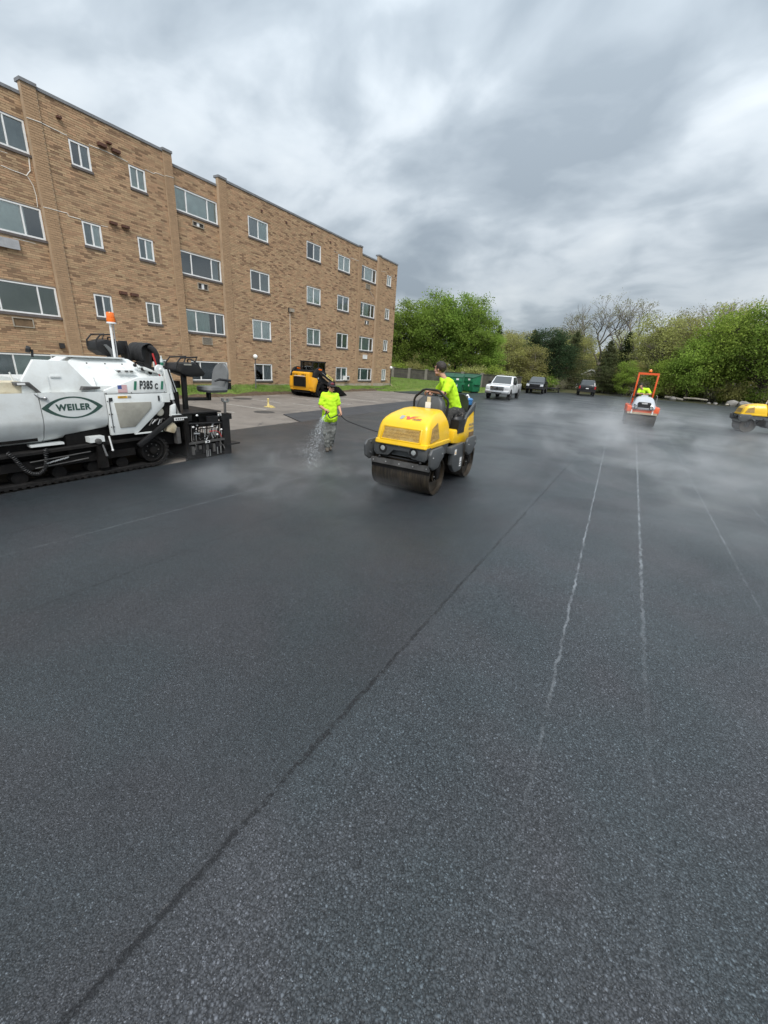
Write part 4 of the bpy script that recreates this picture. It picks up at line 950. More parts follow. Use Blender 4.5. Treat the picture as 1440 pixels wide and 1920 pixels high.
o = MB().box(-9.1, -8.8, 5.52, 5.74, 1.82, 1.86, .006); o.build('bottle_shelf', 'black_paint', pv, world=True)

# ================================================================== YELLOW ROLLER
pm('roller_yellow', (0.86, 0.52, 0.008), 0.36, var=0.04, scale=2, coat=0.25, dirt=(0.50, 0.32, 0.05), dirt_amt=0.3, dscale=3)
pm('roller_grey', (0.065, 0.07, 0.073), 0.45, var=0.12, scale=3, dirt=(0.12, 0.11, 0.10), dirt_amt=0.3)
m, t, b = newmat('drum_steel')
co = t.n('ShaderNodeTexCoord').outputs['Object']
mp_ = t.n('ShaderNodeMapping', {0: co}); mp_.inputs['Scale'].default_value = (9, 0.7, 0.7)
q = t.noise(mp_.outputs[0], 3.0, 6, 0.7)
t.set(b, 'Base Color', t.mix(t.ramp(q, (0.35, 0.0), (0.7, 1.0)), (0.010, 0.009, 0.008), (0.075, 0.056, 0.036))); t.set(b, 'Metallic', 0.35); t.set(b, 'Roughness', t.math('MULTIPLY_ADD', q, 0.3, 0.3))
m, t, b = newmat('gold_grille')
co = t.n('ShaderNodeTexCoord').outputs['Object']
v = t.n('ShaderNodeTexVoronoi', {'Vector': co, 'Scale': 75.0, 'Randomness': 0.5}); q = t.noise(co, 9, 4, 0.6)
c = t.mix(t.ramp(v.outputs['Distance'], (0.25, 0.0), (0.5, 1.0)), (0.09, 0.05, 0.012), (0.44, 0.27, 0.07)); c = t.mix(t.ramp(q, (0.52, 0.0), (0.72, 0.8)), c, (0.46, 0.33, 0.13))
t.set(b, 'Base Color', c); t.set(b, 'Roughness', 0.7); t.set(b, 'Normal', t.n('ShaderNodeBump', {'Strength': 0.8, 'Distance': 0.006, 'Height': v.outputs['Distance']}).outputs[0])
pm('logo_red', (0.60, 0.08, 0.05), 0.4, var=0.05); pm('logo_grey', (0.22, 0.20, 0.15), 0.5, var=0.05)
pm('blue_plastic', (0.05, 0.19, 0.42), 0.35, var=0.08)

def make_roller(label):
    """small tandem roller, local frame: drums along X, front towards -Y, origin on the ground between the drums"""
    rt = thing('tandem_roller', label, 'road roller', (-3.335, 7.70, 0))
    O = Vector(rt.location)
    def b_(mb, name, mat, parent=rt, sm=35):
        return mb.build(name, mat, parent, smooth=sm)
    cx = 0.0
    def drum(yc):
        d = b_(MB().lathe([(.33, -.60), (.345, -.605), (.35, -.595), (.35, .595), (.345, .605), (.33, .60), (.32, .52), (.12, .50), (.12, .56), (.05, .57)], 'x', (0, yc, .35), 48), 'drum', 'drum_steel', sm=30)
        for sx in (-1, 1):
            b_(MB().lathe([(.10, .50), (.11, .54), (.08, .575), (.03, .58)] if sx > 0 else [(.03, -.58), (.08, -.575), (.11, -.54), (.10, -.50)], 'x', (0, yc, .35), 18), 'hub', 'black_tar', d)
            for k in range(6): b_(MB().ball((sx*.575, yc+.065*math.cos(k*1.047), .35+.065*math.sin(k*1.047)), .012, 6, 4), 'bolt', 'steel', d)
        return d
    YF, YR = -.87, .86
    drum(YF); drum(YR)
    for yc, s in ((YF, -1), (YR, 1)):
        b_(MB().box(-.60, .60, yc+s*.37-.02, yc+s*.37+.02, .50, .60, .008), 'scraper_bar', 'steel_dark'); b_(MB().box(-.60, .60, yc+s*.352-.012, yc+s*.352+.012, .43, .50, .003), 'scraper_blade', 'black_tar')
        for x in (-.55, -.28, 0, .28, .55): b_(MB().ball((x, yc+s*.395, .55), .013, 6, 4), 'bolt', 'steel')
        b_(MB().tube([(-.45, yc+s*.33, .64), (.45, yc+s*.33, .64)], .016, 8), 'spray_bar', 'black_paint')
        for x in (-.42, .42): b_(MB().ball((x, yc+s*.39, .63), .028, 8, 6), 'nozzle', 'black_paint')
    # front frame: bumper with lamp cut-outs, drum yokes
    fy = -1.27
    bump = b_(MB().prism([(-.54, .91), (.54, .91), (.55, .72), (.50, .66), (.24, .68), (.15, .79), (-.13, .79), (-.24, .68), (-.50, .66), (-.55, .72)], 'y', fy, fy+.16, .012), 'front_bumper', 'roller_grey')
    b_(MB().box(-.50, .50, fy+.1, -.2, .68, .90, .02), 'front_frame', 'roller_grey')
    for x in (-.35, .28):
        h = b_(MB().lathe([(.075, fy+.01), (.088, fy-.006), (.08, fy-.012)], 'y', (x, 0, .80), 20), 'headlight', 'black_paint'); b_(MB().lathe([(.047, fy-.008), (.043, fy-.018), (.02, fy-.022)], 'y', (x, 0, .80), 20), 'lens', 'lamp_glass', h)
    b_(MB().ball((-.02, fy-.003, .885), .014, 8, 6), 'bolt', 'print_white')
    for sx in (-1, 1):
        for yc, s in ((YF, 1), (YR, 1)):
            ys_ = yc-(.26 if yc < 0 else .16); P = [(ys_-.30, .84), (ys_-.22, .92), (ys_+.22, .93), (ys_+.31, .86), (ys_+.31, .72), (ys_+.20, .66), (ys_+.10, .56), (ys_-.12, .54), (ys_-.26, .62)]
            yk = b_(MB().prism(P, 'x', sx*.625, sx*.685, .025), 'drum_yoke', 'roller_grey')
            b_(MB().ball((sx*.688, ys_-.2, .78), .012, 6, 4), 'bolt', 'steel', yk); b_(MB().ball((sx*.688, ys_+.2, .80), .012, 6, 4), 'bolt', 'steel', yk)
            b_(MB().prism([(yc-.09, .58), (yc+.09, .58), (yc+.07, .30), (yc-.07, .30)], 'x', sx*.585, sx*.625, .01), 'drum_hanger', 'black_tar')
        b_(MB().tube([(sx*.62, fy+.02, .88), (sx*.655, fy-.03, .84), (sx*.655, fy-.03, .70), (sx*.62, fy+.02, .66)], .022, 8), 'tie_down_loop', 'roller_grey')
    # hood
    H_ = [(.885, fy-.03, -.16, .53, .06), (.90, fy-.04, -.16, .535, .07), (.955, fy-.03, -.16, .53, .07), (.965, fy-.005, -.17, .515, .07), (1.08, fy+.018, -.19, .512, .075), (1.20, fy+.05, -.21, .50, .08), (1.275, fy+.085, -.225, .482, .085), (1.335, fy+.15, -.235, .458, .10),
          (1.395, fy+.27, -.24, .425, .12), (1.44, fy+.47, -.25, .39, .12), (1.475, fy+.64, -.26, .36, .12), (1.49, fy+.80, -.27, .31, .09)]
    hood = b_(MB().loft([rring(-hw, hw, y0, y1, r_, z, 5) for z, y0, y1, hw, r_ in H_]), 'engine_hood', 'roller_yellow', sm=26)
    fr = lambda z: fy-.005+(z-.965)*.235
    P = [(-.345, 1.19), (.345, 1.19), (.36, .985), (-.38, .985)]
    mb = MB(); A_ = [mb.bm.verts.new((x, fr(z)-.005, z)) for x, z in P]; mb.bm.faces.new(A_[::-1]); ex = bmesh.ops.extrude_face_region(mb.bm, geom=mb.bm.faces[:])
    for v_ in ex['geom']:
        if isinstance(v_, bmesh.types.BMVert): v_.co.y -= .012
    bmesh.ops.recalc_face_normals(mb.bm, faces=mb.bm.faces[:]); b_(mb, 'front_grille', 'gold_grille', hood)
    mb = MB(); rim = [(-.375, 1.20), (.375, 1.20), (.39, .972), (-.41, .972)]
    for i in range(4):
        p, q_ = rim[i], rim[(i+1) % 4]; mb.bar((p[0], fr(p[1])-.008, p[1]), (q_[0], fr(q_[1])-.008, q_[1]), .03, .03, .008)
    b_(mb, 'grille_rim', 'roller_yellow', hood)
    for sx in (-1, 1):
        xs_ = lambda z: sx*(.525-(z-.965)*.13+.004)
        P = [(fy+.12, .99), (fy+.52, 1.03), (fy+.46, 1.31), (fy+.21, 1.22)]
        mb = MB(); A_ = [(xs_(z), y, z) for y, z in P]; B2 = [(xs_(z)+sx*.008, y, z) for y, z in P]; mb.loft([A_, B2]); b_(mb, 'side_grille', 'gold_grille', hood)
    # emblem on the sloping hood front: red check mark, grey shield, two lines of lettering
    def hp(x, s): return (x, fy+.19+s*.90-.006, 1.352+s*.43+.006)     # s: metres up the slope
    mb = MB(); ck = [(-.04, .06), (.02, .075), (.045, .03), (.10, .085), (.22, .10), (.13, .055), (.06, -.03), (.0, -.035), (-.01, .02)]
    mb.bm.faces.new([mb.bm.verts.new(hp(x, s)) for x, s in ck][::-1]); b_(mb, 'red_emblem', 'logo_red', hood, 0)
    mb = MB(); mb.bm.faces.new([mb.bm.verts.new(hp(x, s)) for x, s in [(-.14, .08), (-.06, .08), (-.06, -.02), (-.10, -.05), (-.14, -.02)]][::-1]); b_(mb, 'grey_shield', 'lamp_glass', hood, 0)
    for k, tx in enumerate(('WACKER', 'NEUSON')): put_text('lettering', tx, .042, 'logo_red' if k == 0 else 'logo_grey', hood, hp(.20, .012-.036*k), (1, 0, 0), (0, .895, .445), .0008)
    b_(MB().box(-.30, .30, -.45, -.30, 1.47, 1.485, .02), 'hood_top_recess', 'roller_yellow', hood)
    # console, guard bar, wheel
    b_(MB().loft([rring(-.27, .29, -.20, .02, .06, 1.30), rring(-.28, .30, -.19, .02, .07, 1.50), rring(-.26, .28, -.17, .01, .08, 1.62), rring(-.18, .20, -.13, -.01, .05, 1.70), rring(-.1, .12, -.10, -.03, .02, 1.715)]), 'console', 'roller_grey')
    b_(MB().box(-.035, .035, -.215, -.19, 1.54, 1.70, .008), 'console_strap', 'tan_stain'); b_(MB().box(-.06, .05, -.225, -.2, 1.49, 1.60, .01), 'tag', 'print_white')
    b_(MB().tube([(-.33, -.16, 1.30), (-.335, -.16, 1.62), (-.31, -.16, 1.68), (-.17, -.15, 1.81), (-.10, -.15, 1.83), (.13, -.15, 1.83), (.19, -.15, 1.81), (.36, -.15, 1.68), (.385, -.15, 1.62), (.38, -.15, 1.25)], .022, 10), 'guard_bar', 'black_paint')
    st = MB(); rr = .17; M_ = Matrix.Translation((0, .1, 1.76)) @ Matrix.Rotation(R(-25), 4, 'X')
    st.tube([(rr*math.cos(k*math.pi/10), rr*math.sin(k*math.pi/10), 0) for k in range(21)], .014, 8, False)
    for a in (90, 210, 330): st.tube([(0, 0, -.02), (rr*math.cos(R(a)), rr*math.sin(R(a)), 0)], .01, 6)
    st.tube([(0, 0, -.15), (0, 0, 0)], .02, 8)
    for v_ in st.bm.verts: v_.co = M_ @ v_.co
    b_(st, 'steering_wheel', 'black_paint')
    b_(MB().tube([(.22, .0, 1.5), (.23, .02, 1.78)], .010, 6).ball((.23, .02, 1.79), .022, 8, 6), 'control_lever', 'black_paint')
    # floor, articulation, rear frame
    b_(MB().box(-.45, .45, -.25, .35, .84, .90, .01), 'floor_plate', 'black_paint'); b_(MB().box(-.2, .2, -.35, .3, .35, .84, .03), 'articulation_joint', 'black_tar')
    for sx in (-1, 1):
        b_(MB().prism([(-.28, .80), (.48, .82), (.49, .30), (.42, .235), (.12, .235), (.0, .30), (-.12, .42), (-.14, .66), (-.28, .68)], 'x', sx*.50, sx*.60, .015), 'side_frame', 'roller_grey')
        b_(MB().box(sx*.601-.002, sx*.601+.002, -.05, .05, .62, .73), 'warning_sticker', 'print_white'); b_(MB().prism([(-.03, .64), (.03, .64), (.0, .70)], 'x', sx*.604-.001, sx*.604+.001), 'warning_triangle', 'sticker_yellow')
        for k in range(3): b_(MB().box(sx*.601-.002, sx*.601+.002, .30, .40, .33+.05*k, (.36 if k < 2 else .42)+.05*k), 'white_mark', 'print_white')
    b_(MB().tube([(.38, -.26, .92), (.44, -.15, .84), (.40, .0, .86), (.46, .1, .80)], .016, 8), 'hydraulic_hose', 'rubber'); b_(MB().tube([(.42, -.2, .86), (.46, -.1, .9), (.47, .1, .84)], .012, 8), 'hydraulic_hose', 'steel')
    P = [(-.02, .84), (-.02, 1.10), (.45, 1.10), (.60, 1.32), (1.04, 1.43), (1.22, .96), (1.21, .84), (.78, .78), (.55, .76)]
    rb = b_(MB().prism(P, 'x', -.53, .53, .03), 'rear_body', 'roller_yellow')
    P = [(.40, 1.145), (.56, 1.345), (1.02, 1.60), (1.09, 1.60), (1.06, 1.44), (.64, 1.30), (.52, 1.12), (.46, 1.07), (.28, 1.07), (.27, 1.15)]
    for sx in (-1, 1): b_(MB().prism(P, 'x', sx*.50, sx*.545, .012), 'fender', 'roller_grey')
    b_(MB().box(-.5, .5, .42, .62, 1.12, 1.22, .02), 'seat_base', 'black_paint'); b_(MB().box(.24, .545, .14, .50, 1.02, 1.28, .035), 'battery_cover', 'black_paint'); b_(MB().box(-.50, .50, .62, 1.06, 1.30, 1.40, .03), 'rear_deck', 'roller_grey'); b_(MB().box(.10, .49, .93, 1.20, 1.30, 1.53, .02), 'tool_box', 'black_paint')
    put_text('lettering', 'WACKER', .075, 'logo_grey', rb, (.5315, .98, 1.13), (0, 1, 0), (0, 0, 1), .002); put_text('lettering', 'NEUSON', .075, 'logo_grey', rb, (.5315, .98, 1.05), (0, 1, 0), (0, 0, 1), .002)
    b_(MB().box(.53, .536, .88, 1.18, .86, .97, .004), 'brown_panel', 'vent_wood', rb)
    # seat
    sx0 = .24
    b_(MB().loft([rring(sx0-.24, sx0+.24, .30, .78, .1, 1.22), rring(sx0-.26, sx0+.26, .26, .80, .12, 1.27), rring(sx0-.24, sx0+.24, .28, .79, .12, 1.33)]), 'seat_cushion', 'black_vinyl')
    mb = MB(); rings = []
    for k in range(9):
        z = 1.25+.50*k/8; wd = .25*math.sqrt(max(.05, 1-(max(0, k-4)/4.4)**2.4)); yb = .76+.10*(k/8)
        rings.append([(sx0+x*wd, yb-.07*x*x+dy, z) for x, dy in ((-1, -.03), (-.6, -.05), (0, -.04), (.6, -.05), (1, -.03), (.97, .03), (.5, .06), (0, .065), (-.5, .06), (-.97, .03))])
    b_(mb.loft(rings), 'seat_backrest', 'black_vinyl')
    b_(MB().box(.36, .40, .90, .93, 1.3, 1.72, .006), 'seat_belt_post', 'steel')
    return rt
roller = make_roller('yellow tandem roller with dusty grille in the centre, driver in a lime shirt aboard')
rt2 = copy_tree(roller); rt2.location = (6.62, 29.6, 0); rt2.rotation_euler = (0, 0, R(-83))
rt2['label'] = 'yellow tandem roller cut off by the right edge of the picture'
# front roller drum centre lands 0.87 m ahead of the origin
# jug with blue lid riding on the rear deck of the centre roller
jg = thing('water_jug', 'blue jug with white spout cap on the rear deck of the centre yellow roller', 'jug', (-3.01, 8.78, 1.53))
MB().lathe([(.12, 0), (.125, .02), (.125, .08), (.11, .09)], seg=20).build('jug_body', 'blue_plastic', jg); MB().lathe([(.13, .08), (.135, .11), (.10, .135), (.07, .14)], seg=20).build('lid', 'blue_plastic', jg); MB().lathe([(.06, .138), (.04, .17), (.015, .21)], seg=14).build('spout_cap', 'print_white', jg)

# ================================================================== ORANGE ROLLER
pm('roller_orange', (0.72, 0.10, 0.02), 0.4, var=0.05, scale=2, coat=0.2)
pm('hood_grey', (0.42, 0.44, 0.47), 0.35, var=0.04, coat=0.2)
pm('scraper_wood', (0.42, 0.34, 0.22), 0.6, var=0.2, scale=4)
ro = thing('tandem_roller', 'orange and grey tandem roller with roll frame and orange beacon', 'road roller', (0.72, 26.75, 0), R(3))
def b2(mb, name, mat, parent=ro, sm=35): return mb.build(name, mat, parent, smooth=sm)
for yc in (-.85, .9):
    d = b2(MB().lathe([(.36, -.69), (.37, -.68), (.37, .68), (.36, .69), (.34, .60), (.1, .58), (.04, .6)], 'x', (0, yc, .37), 40), 'drum', 'drum_steel', sm=30)
    for sx in (-1, 1): b2(MB().lathe([(.1, .58), (.1, .64), (.03, .65)] if sx > 0 else [(.03, -.65), (.1, -.64), (.1, -.58)], 'x', (0, yc, .37), 16), 'hub', 'black_tar', d)
    s = -1 if yc < 0 else 1
    b2(MB().box(-.68, .68, yc+s*.40-.03, yc+s*.40+.03, .60, .70, .01), 'scraper_beam', 'scraper_wood')
    for x in (-.5, .45): b2(MB().box(x-.03, x+.03, yc+s*.42-.03, yc+s*.42+.03, .62, .80, .008), 'scraper_bracket', 'print_white')
    for sx in (-1, 1): b2(MB().prism([(yc-.38, .98), (yc+.34, 1.0), (yc+.36, .72), (yc+.1, .58), (yc-.1, .58), (yc-.40, .70)], 'x', sx*.44, sx*.74, .03), 'drum_yoke', 'roller_orange')
b2(MB().box(-.45, .45, -1.24, -.3, .70, .86, .02), 'front_bumper', 'roller_orange'); b2(MB().box(-.44, .44, -.5, .6, .5, .95, .03), 'frame', 'roller_grey')
hd = b2(MB().loft([rring(-.50, .50, -1.30, -.15, .12, .84, 4), rring(-.54, .54, -1.33, -.15, .14, .92, 4), rring(-.52, .52, -1.27, -.17, .14, 1.06, 4), rring(-.46, .46, -1.16, -.19, .14, 1.22, 4), rring(-.40, .40, -.98, -.2, .14, 1.36, 4), rring(-.33, .33, -.80, -.22, .12, 1.44, 4), rring(-.24, .24, -.66, -.25, .1, 1.47, 4)]), 'engine_hood', 'hood_grey', sm=28)
b2(MB().prism([(-.26, .93), (.26, .93), (.30, 1.16), (.26, 1.21), (-.26, 1.21), (-.30, 1.16)], 'y', -1.33, -1.19, .015), 'radiator_grille', 'black_paint', hd)
put_text('lettering', 'HAMM', .085, 'print_white', hd, (0, -1.332, 1.15), (1, 0, 0), (0, 0, 1), .004)
b2(MB().box(-.06, .06, -1.235, -1.2, 1.225, 1.25, .004), 'badge', 'print_white', hd)
for x in (-.34, .34):
    h = b2(MB().lathe([(.075, -1.28), (.095, -1.34), (.085, -1.35)], 'y', (x, 0, .94), 18), 'headlight', 'black_paint'); b2(MB().lathe([(.07, -1.345), (.065, -1.355), (.02, -1.36)], 'y', (x, 0, .94), 18), 'lens', 'lamp_glass', h)
b2(MB().lathe([(.035, -1.25), (.035, -1.31)], 'y', (-.42, 0, 1.06), 12), 'port', 'print_black', hd)
b2(MB().box(-.42, .42, .1, 1.3, .80, 1.14, .05), 'rear_body', 'roller_orange'); b2(MB().box(-.40, .40, .25, .7, 1.14, 1.2, .03), 'seat_cushion', 'black_vinyl'); b2(MB().box(-.25, .25, .70, .78, 1.14, 1.55, .03), 'seat_backrest', 'black_vinyl')
b2(MB().loft([rring(-.18, .18, -.26, -.08, .04, 1.4, 3), rring(-.16, .16, -.22, -.08, .04, 1.53, 3)]), 'console', 'hood_grey')
wl2 = MB().tube([(.17*math.cos(k*math.pi/8), -.02+.15*math.sin(k*math.pi/8), 1.60+.07*math.sin(k*math.pi/8)) for k in range(17)], .014, 6, False); wl2.tube([(0, -.1, 1.45), (0, -.02, 1.6)], .016, 6); b2(wl2, 'steering_wheel', 'black_paint')
for sx in (-1, 1):
    b2(MB().bar((sx*.46, .86, .95), (sx*.46, .82, 2.58), .08, .10, .012), 'roll_frame_post', 'roller_orange'); b2(MB().tube([(sx*.60, -.1, .95), (sx*.60, -.1, 1.5), (sx*.56, .2, 1.55)], .014, 6), 'hand_rail', 'steel'); b2(MB().box(sx*.52-.05, sx*.52+.05, -.05, .15, 1.36, 1.42, .012), 'mirror', 'black_paint')
b2(MB().box(-.50, .50, .77, .87, 2.57, 2.68, .012), 'roll_frame_top', 'roller_orange')
b2(MB().lathe([(.05, 2.68), (.05, 2.72), (.08, 2.725)], seg=14, c=(.04, .82, 0)), 'beacon_base', 'black_paint'); b2(MB().lathe([(.08, 2.725), (.08, 2.80), (.05, 2.85), (.01, 2.86)], seg=16, c=(.04, .82, 0)), 'beacon_lens', 'orange_lens')

# ================================================================== TRACK LOADER
pm('loader_yellow', (0.76, 0.36, 0.012), 0.4, var=0.06, scale=2, coat=0.15, dirt=(0.4, 0.22, 0.05), dirt_amt=0.3)
pm('decal_cream', (0.72, 0.58, 0.16), 0.5, var=0.05)
ld = thing('track_loader', 'yellow and black compact track loader with its bucket down by the grass verge', 'loader', (-17.85, 21.3, -0.04))
def lb(mb, name, mat, parent=ld, sm=35): return mb.build(name, mat, parent, smooth=sm, world=True)
lx0, lx1 = -18.82, -16.9
lb(MB().prism([(20.35, .42), (20.3, .62), (20.3, 1.40), (20.42, 1.46), (20.9, 1.42), (20.9, .32), (20.6, .28)], 'x', -18.55, -17.2, .03), 'engine_cover', 'loader_yellow')
lb(MB().box(-18.42, -17.42, 20.27, 20.32, .58, 1.16, .012), 'radiator_grille', 'black_paint')
for k in range(9): lb(MB().box(-18.40, -17.44, 20.262, 20.275, .61+.062*k, .635+.062*k, .003), 'louvre', 'black_tar')
for x in (-18.45, -18.30, -18.15, -17.72, -17.60, -17.48): lb(MB().box(x-.035, x+.035, 20.285, 20.31, 1.25, 1.32, .004), 'vent_slot', 'black_paint')
lb(MB().box(-18.35, -17.5, 20.28, 20.305, 1.19, 1.22, .003), 'badge_strip', 'print_white')
for sx, xx in ((-1, -18.62), (1, -17.08)):
    lb(MB().prism([(20.33, .58), (20.36, 1.18), (20.75, 1.12), (20.85, .95), (20.72, .72), (20.58, .28), (20.4, .36)], 'x', xx-.19, xx+.19, .03), 'rear_panel', 'loader_yellow')
lb(MB().box(-18.75, -16.95, 20.36, 20.5, .38, .46, .02), 'rear_bumper', 'loader_yellow'); lb(MB().box(-18.5, -17.2, 20.4, 22.6, .22, .55, .03), 'chassis', 'black_tar')
for xa, xb in ((-18.95, -18.55), (-17.2, -16.8)):
    P = [(20.75, .05), (20.62, .22), (20.7, .48), (21.0, .80), (21.25, .88), (21.5, .82), (22.35, .50), (22.52, .30), (22.42, .08), (22.2, -.0), (20.95, .0)]
    def off(k):
        c0 = (21.5, .4); return [(c0[0]+(y-c0[0])*k, c0[1]+(z-c0[1])*k) for y, z in P]
    tk = lb(MB().loft([[(xa, y, z) for y, z in off(1)], [(xb, y, z) for y, z in off(1)], [(xb, y, z) for y, z in off(.88)], [(xa, y, z) for y, z in off(.88)], [(xa, y, z) for y, z in off(1)]], False), 'rubber_track', 'rubber')
    pp = P+P[:1]
    for a, c_ in zip(pp, pp[1:]):
        n = max(1, int(math.dist(a, c_)/.12))
        for i in range(n):
            y, z = a[0]+(c_[0]-a[0])*(i+.5)/n, a[1]+(c_[1]-a[1])*(i+.5)/n
            on(MB().box(xa-.004, xb+.004, y-.03, y+.03, z-.025, z+.025, .006), 'lug', 'rubber', ld, tk)
    lb(MB().lathe([(.05, xa+.08), (.2, xa+.1), (.2, xb-.1), (.06, xb-.03)], 'x', (0, 21.25, .62), 18), 'drive_sprocket', 'black_tar')
    for y, r_ in ((20.95, .16), (21.35, .12), (21.75, .12), (22.25, .16)): lb(MB().lathe([(.04, xa+.08), (r_, xa+.1), (r_, xb-.1), (.04, xb-.04)], 'x', (0, y, .05+r_), 16), 'track_roller', 'black_tar')
    lb(MB().prism([(20.9, .2), (21.2, .5), (22.3, .3), (22.2, .15)], 'x', xa+.14, xb-.14, .02), 'track_frame', 'black_tar')
    xc = (xa+xb)/2
    # fender and lift arm sweeping forward and down
    P = [(20.42, 1.16), (20.50, 1.45), (20.72, 1.68), (21.0, 1.76), (21.25, 1.70), (21.55, 1.48), (22.35, 1.12), (22.62, .92), (22.66, .62), (22.5, .60), (22.42, .86), (21.5, 1.26), (21.2, 1.40), (20.95, 1.42), (20.75, 1.30), (20.62, 1.08)]
    arm = lb(MB().prism(P, 'x', xc-.06, xc+.10, .02), 'lift_arm', 'black_paint')
    on(MB().prism([(21.62, 1.27), (21.70, 1.40), (22.38, 1.09), (22.38, .93)], 'x', xc+.10, xc+.106), 'yellow_decal', 'decal_cream', ld, arm)
    on(MB().prism([(20.86, 1.62), (20.92, 1.70), (21.2, 1.66), (21.18, 1.58)], 'x', xc+.10, xc+.108), 'orange_marker', 'orange_lens', ld, arm)
    on(MB().tube([(xc+.13, 21.0, 1.42), (xc+.13, 22.2, .86)], .028, 8), 'lift_cylinder', 'black_paint', ld, arm); on(MB().tube([(xc+.13, 21.2, 1.46), (xc+.13, 21.9, 1.10)], .018, 8), 'cylinder_rod', 'steel', ld, arm)
    on(MB().ball((xc+.11, 20.85, 1.12), (.03, .06, .06), 10, 8), 'pivot', 'lamp_glass', ld, arm)
    put_text('arm_lettering', 'NEW HOLLAND', .075, 'print_black', arm, Vector((xc+.108, 22.02, 1.17))-ld.location, (0, .91, -.42), (0, .42, .91), .002, 0, .92)
    lb(MB().prism([(20.6, .96), (21.15, 1.38), (21.9, .98), (22.3, .78), (22.3, .70), (20.75, .88)], 'x', xc-.16, xc-.06, .02), 'side_shield', 'black_paint')
# cab
cab = lb(MB().box(-18.32, -17.42, 20.92, 22.2, 1.2, 1.36, .03), 'cab', 'black_paint')
for (x, y) in ((-18.3, 20.95), (-17.44, 20.95), (-18.3, 22.17), (-17.44, 22.17), (-17.44, 21.5), (-18.3, 21.5)): on(MB().bar((x, y, 1.3), (x, y, 2.05), .06, .07, .008), 'cab_post', 'black_paint', ld, cab)
on(MB().box(-18.36, -17.38, 20.88, 22.24, 2.03, 2.11, .03), 'cab_roof', 'black_paint', ld, cab)
on(MB().box(-17.425, -17.42, 21.0, 21.47, 1.36, 2.03), 'side_pane', 'window_glass', ld, cab); on(MB().box(-17.425, -17.42, 21.54, 22.13, 1.36, 2.03), 'side_pane', 'window_glass', ld, cab); on(MB().box(-18.26, -17.48, 20.94, 20.945, 1.36, 2.03), 'rear_pane', 'window_glass', ld, cab)
for k in range(5): on(MB().box(-18.26, -17.48, 20.93, 20.938, 1.45+.12*k, 1.463+.12*k), 'guard_bar', 'black_paint', ld, cab)
on(MB().box(-18.2, -17.54, 21.2, 21.7, 1.3, 1.75, .06), 'seat', 'black_vinyl', ld, cab)
lb(MB().prism([(20.35, 1.38), (20.5, 1.52), (20.9, 1.60), (20.95, 1.4)], 'x', -18.5, -17.25, .04), 'engine_hood', 'black_paint')
lb(MB().tube([(-18.25, 20.8, 1.5), (-18.25, 20.8, 2.12)], .035, 10), 'exhaust_pipe', 'black_paint')
P = [(22.66, .66), (22.72, .70), (22.80, .10), (23.25, .05), (23.95, .0), (23.95, -.0), (22.75, -.0), (22.62, .1)]
bk = lb(MB().prism([(22.64, .62), (22.70, .64), (22.78, .14), (22.9, .06), (23.9, .02), (23.9, -.0), (22.8, .0), (22.68, .1)], 'x', -18.85, -16.85, .006), 'bucket', 'black_tar')
for x in (-18.85, -16.88): on(MB().prism([(22.66, .62), (22.95, .60), (23.9, .05), (23.88, .0), (22.75, .02)], 'x', x, x+.03, .005), 'bucket_side', 'black_tar', ld, bk)
lb(MB().ball((-17.2, 22.62, .72), .07, 10, 8), 'coupler_light', 'print_white')

# ================================================================== VEHICLES
pm('paint_white', (0.72, 0.73, 0.74), 0.25, var=0.02, coat=0.6); pm('paint_navy', (0.012, 0.014, 0.018), 0.25, var=0.05, coat=0.8); pm('paint_black', (0.008, 0.008, 0.010), 0.25, var=0.05, coat=0.8)
pm('car_grey', (0.10, 0.12, 0.14), 0.3, var=0.03, coat=0.5); pm('chrome', (0.62, 0.63, 0.64), 0.18, 0.9, var=0.05); pm('car_glass', (0.035, 0.045, 0.05), 0.06, var=0.1, spec=0.8); pm('tyre', (0.02, 0.02, 0.02), 0.85, var=0.2); pm('rim', (0.30, 0.30, 0.31), 0.35, 0.7, var=0.1)
pm('tail_red', (0.35, 0.01, 0.01), 0.25, var=0.05, coat=0.5); pm('lamp_clear', (0.62, 0.64, 0.66), 0.12, var=0.05, coat=0.8)
def bil(q, u, v):
    """point on the quad q=(bottom-left, bottom-right, top-right, top-left)"""
    a = Vector(q[0]).lerp(Vector(q[1]), u); c = Vector(q[3]).lerp(Vector(q[2]), u); return a.lerp(c, v)
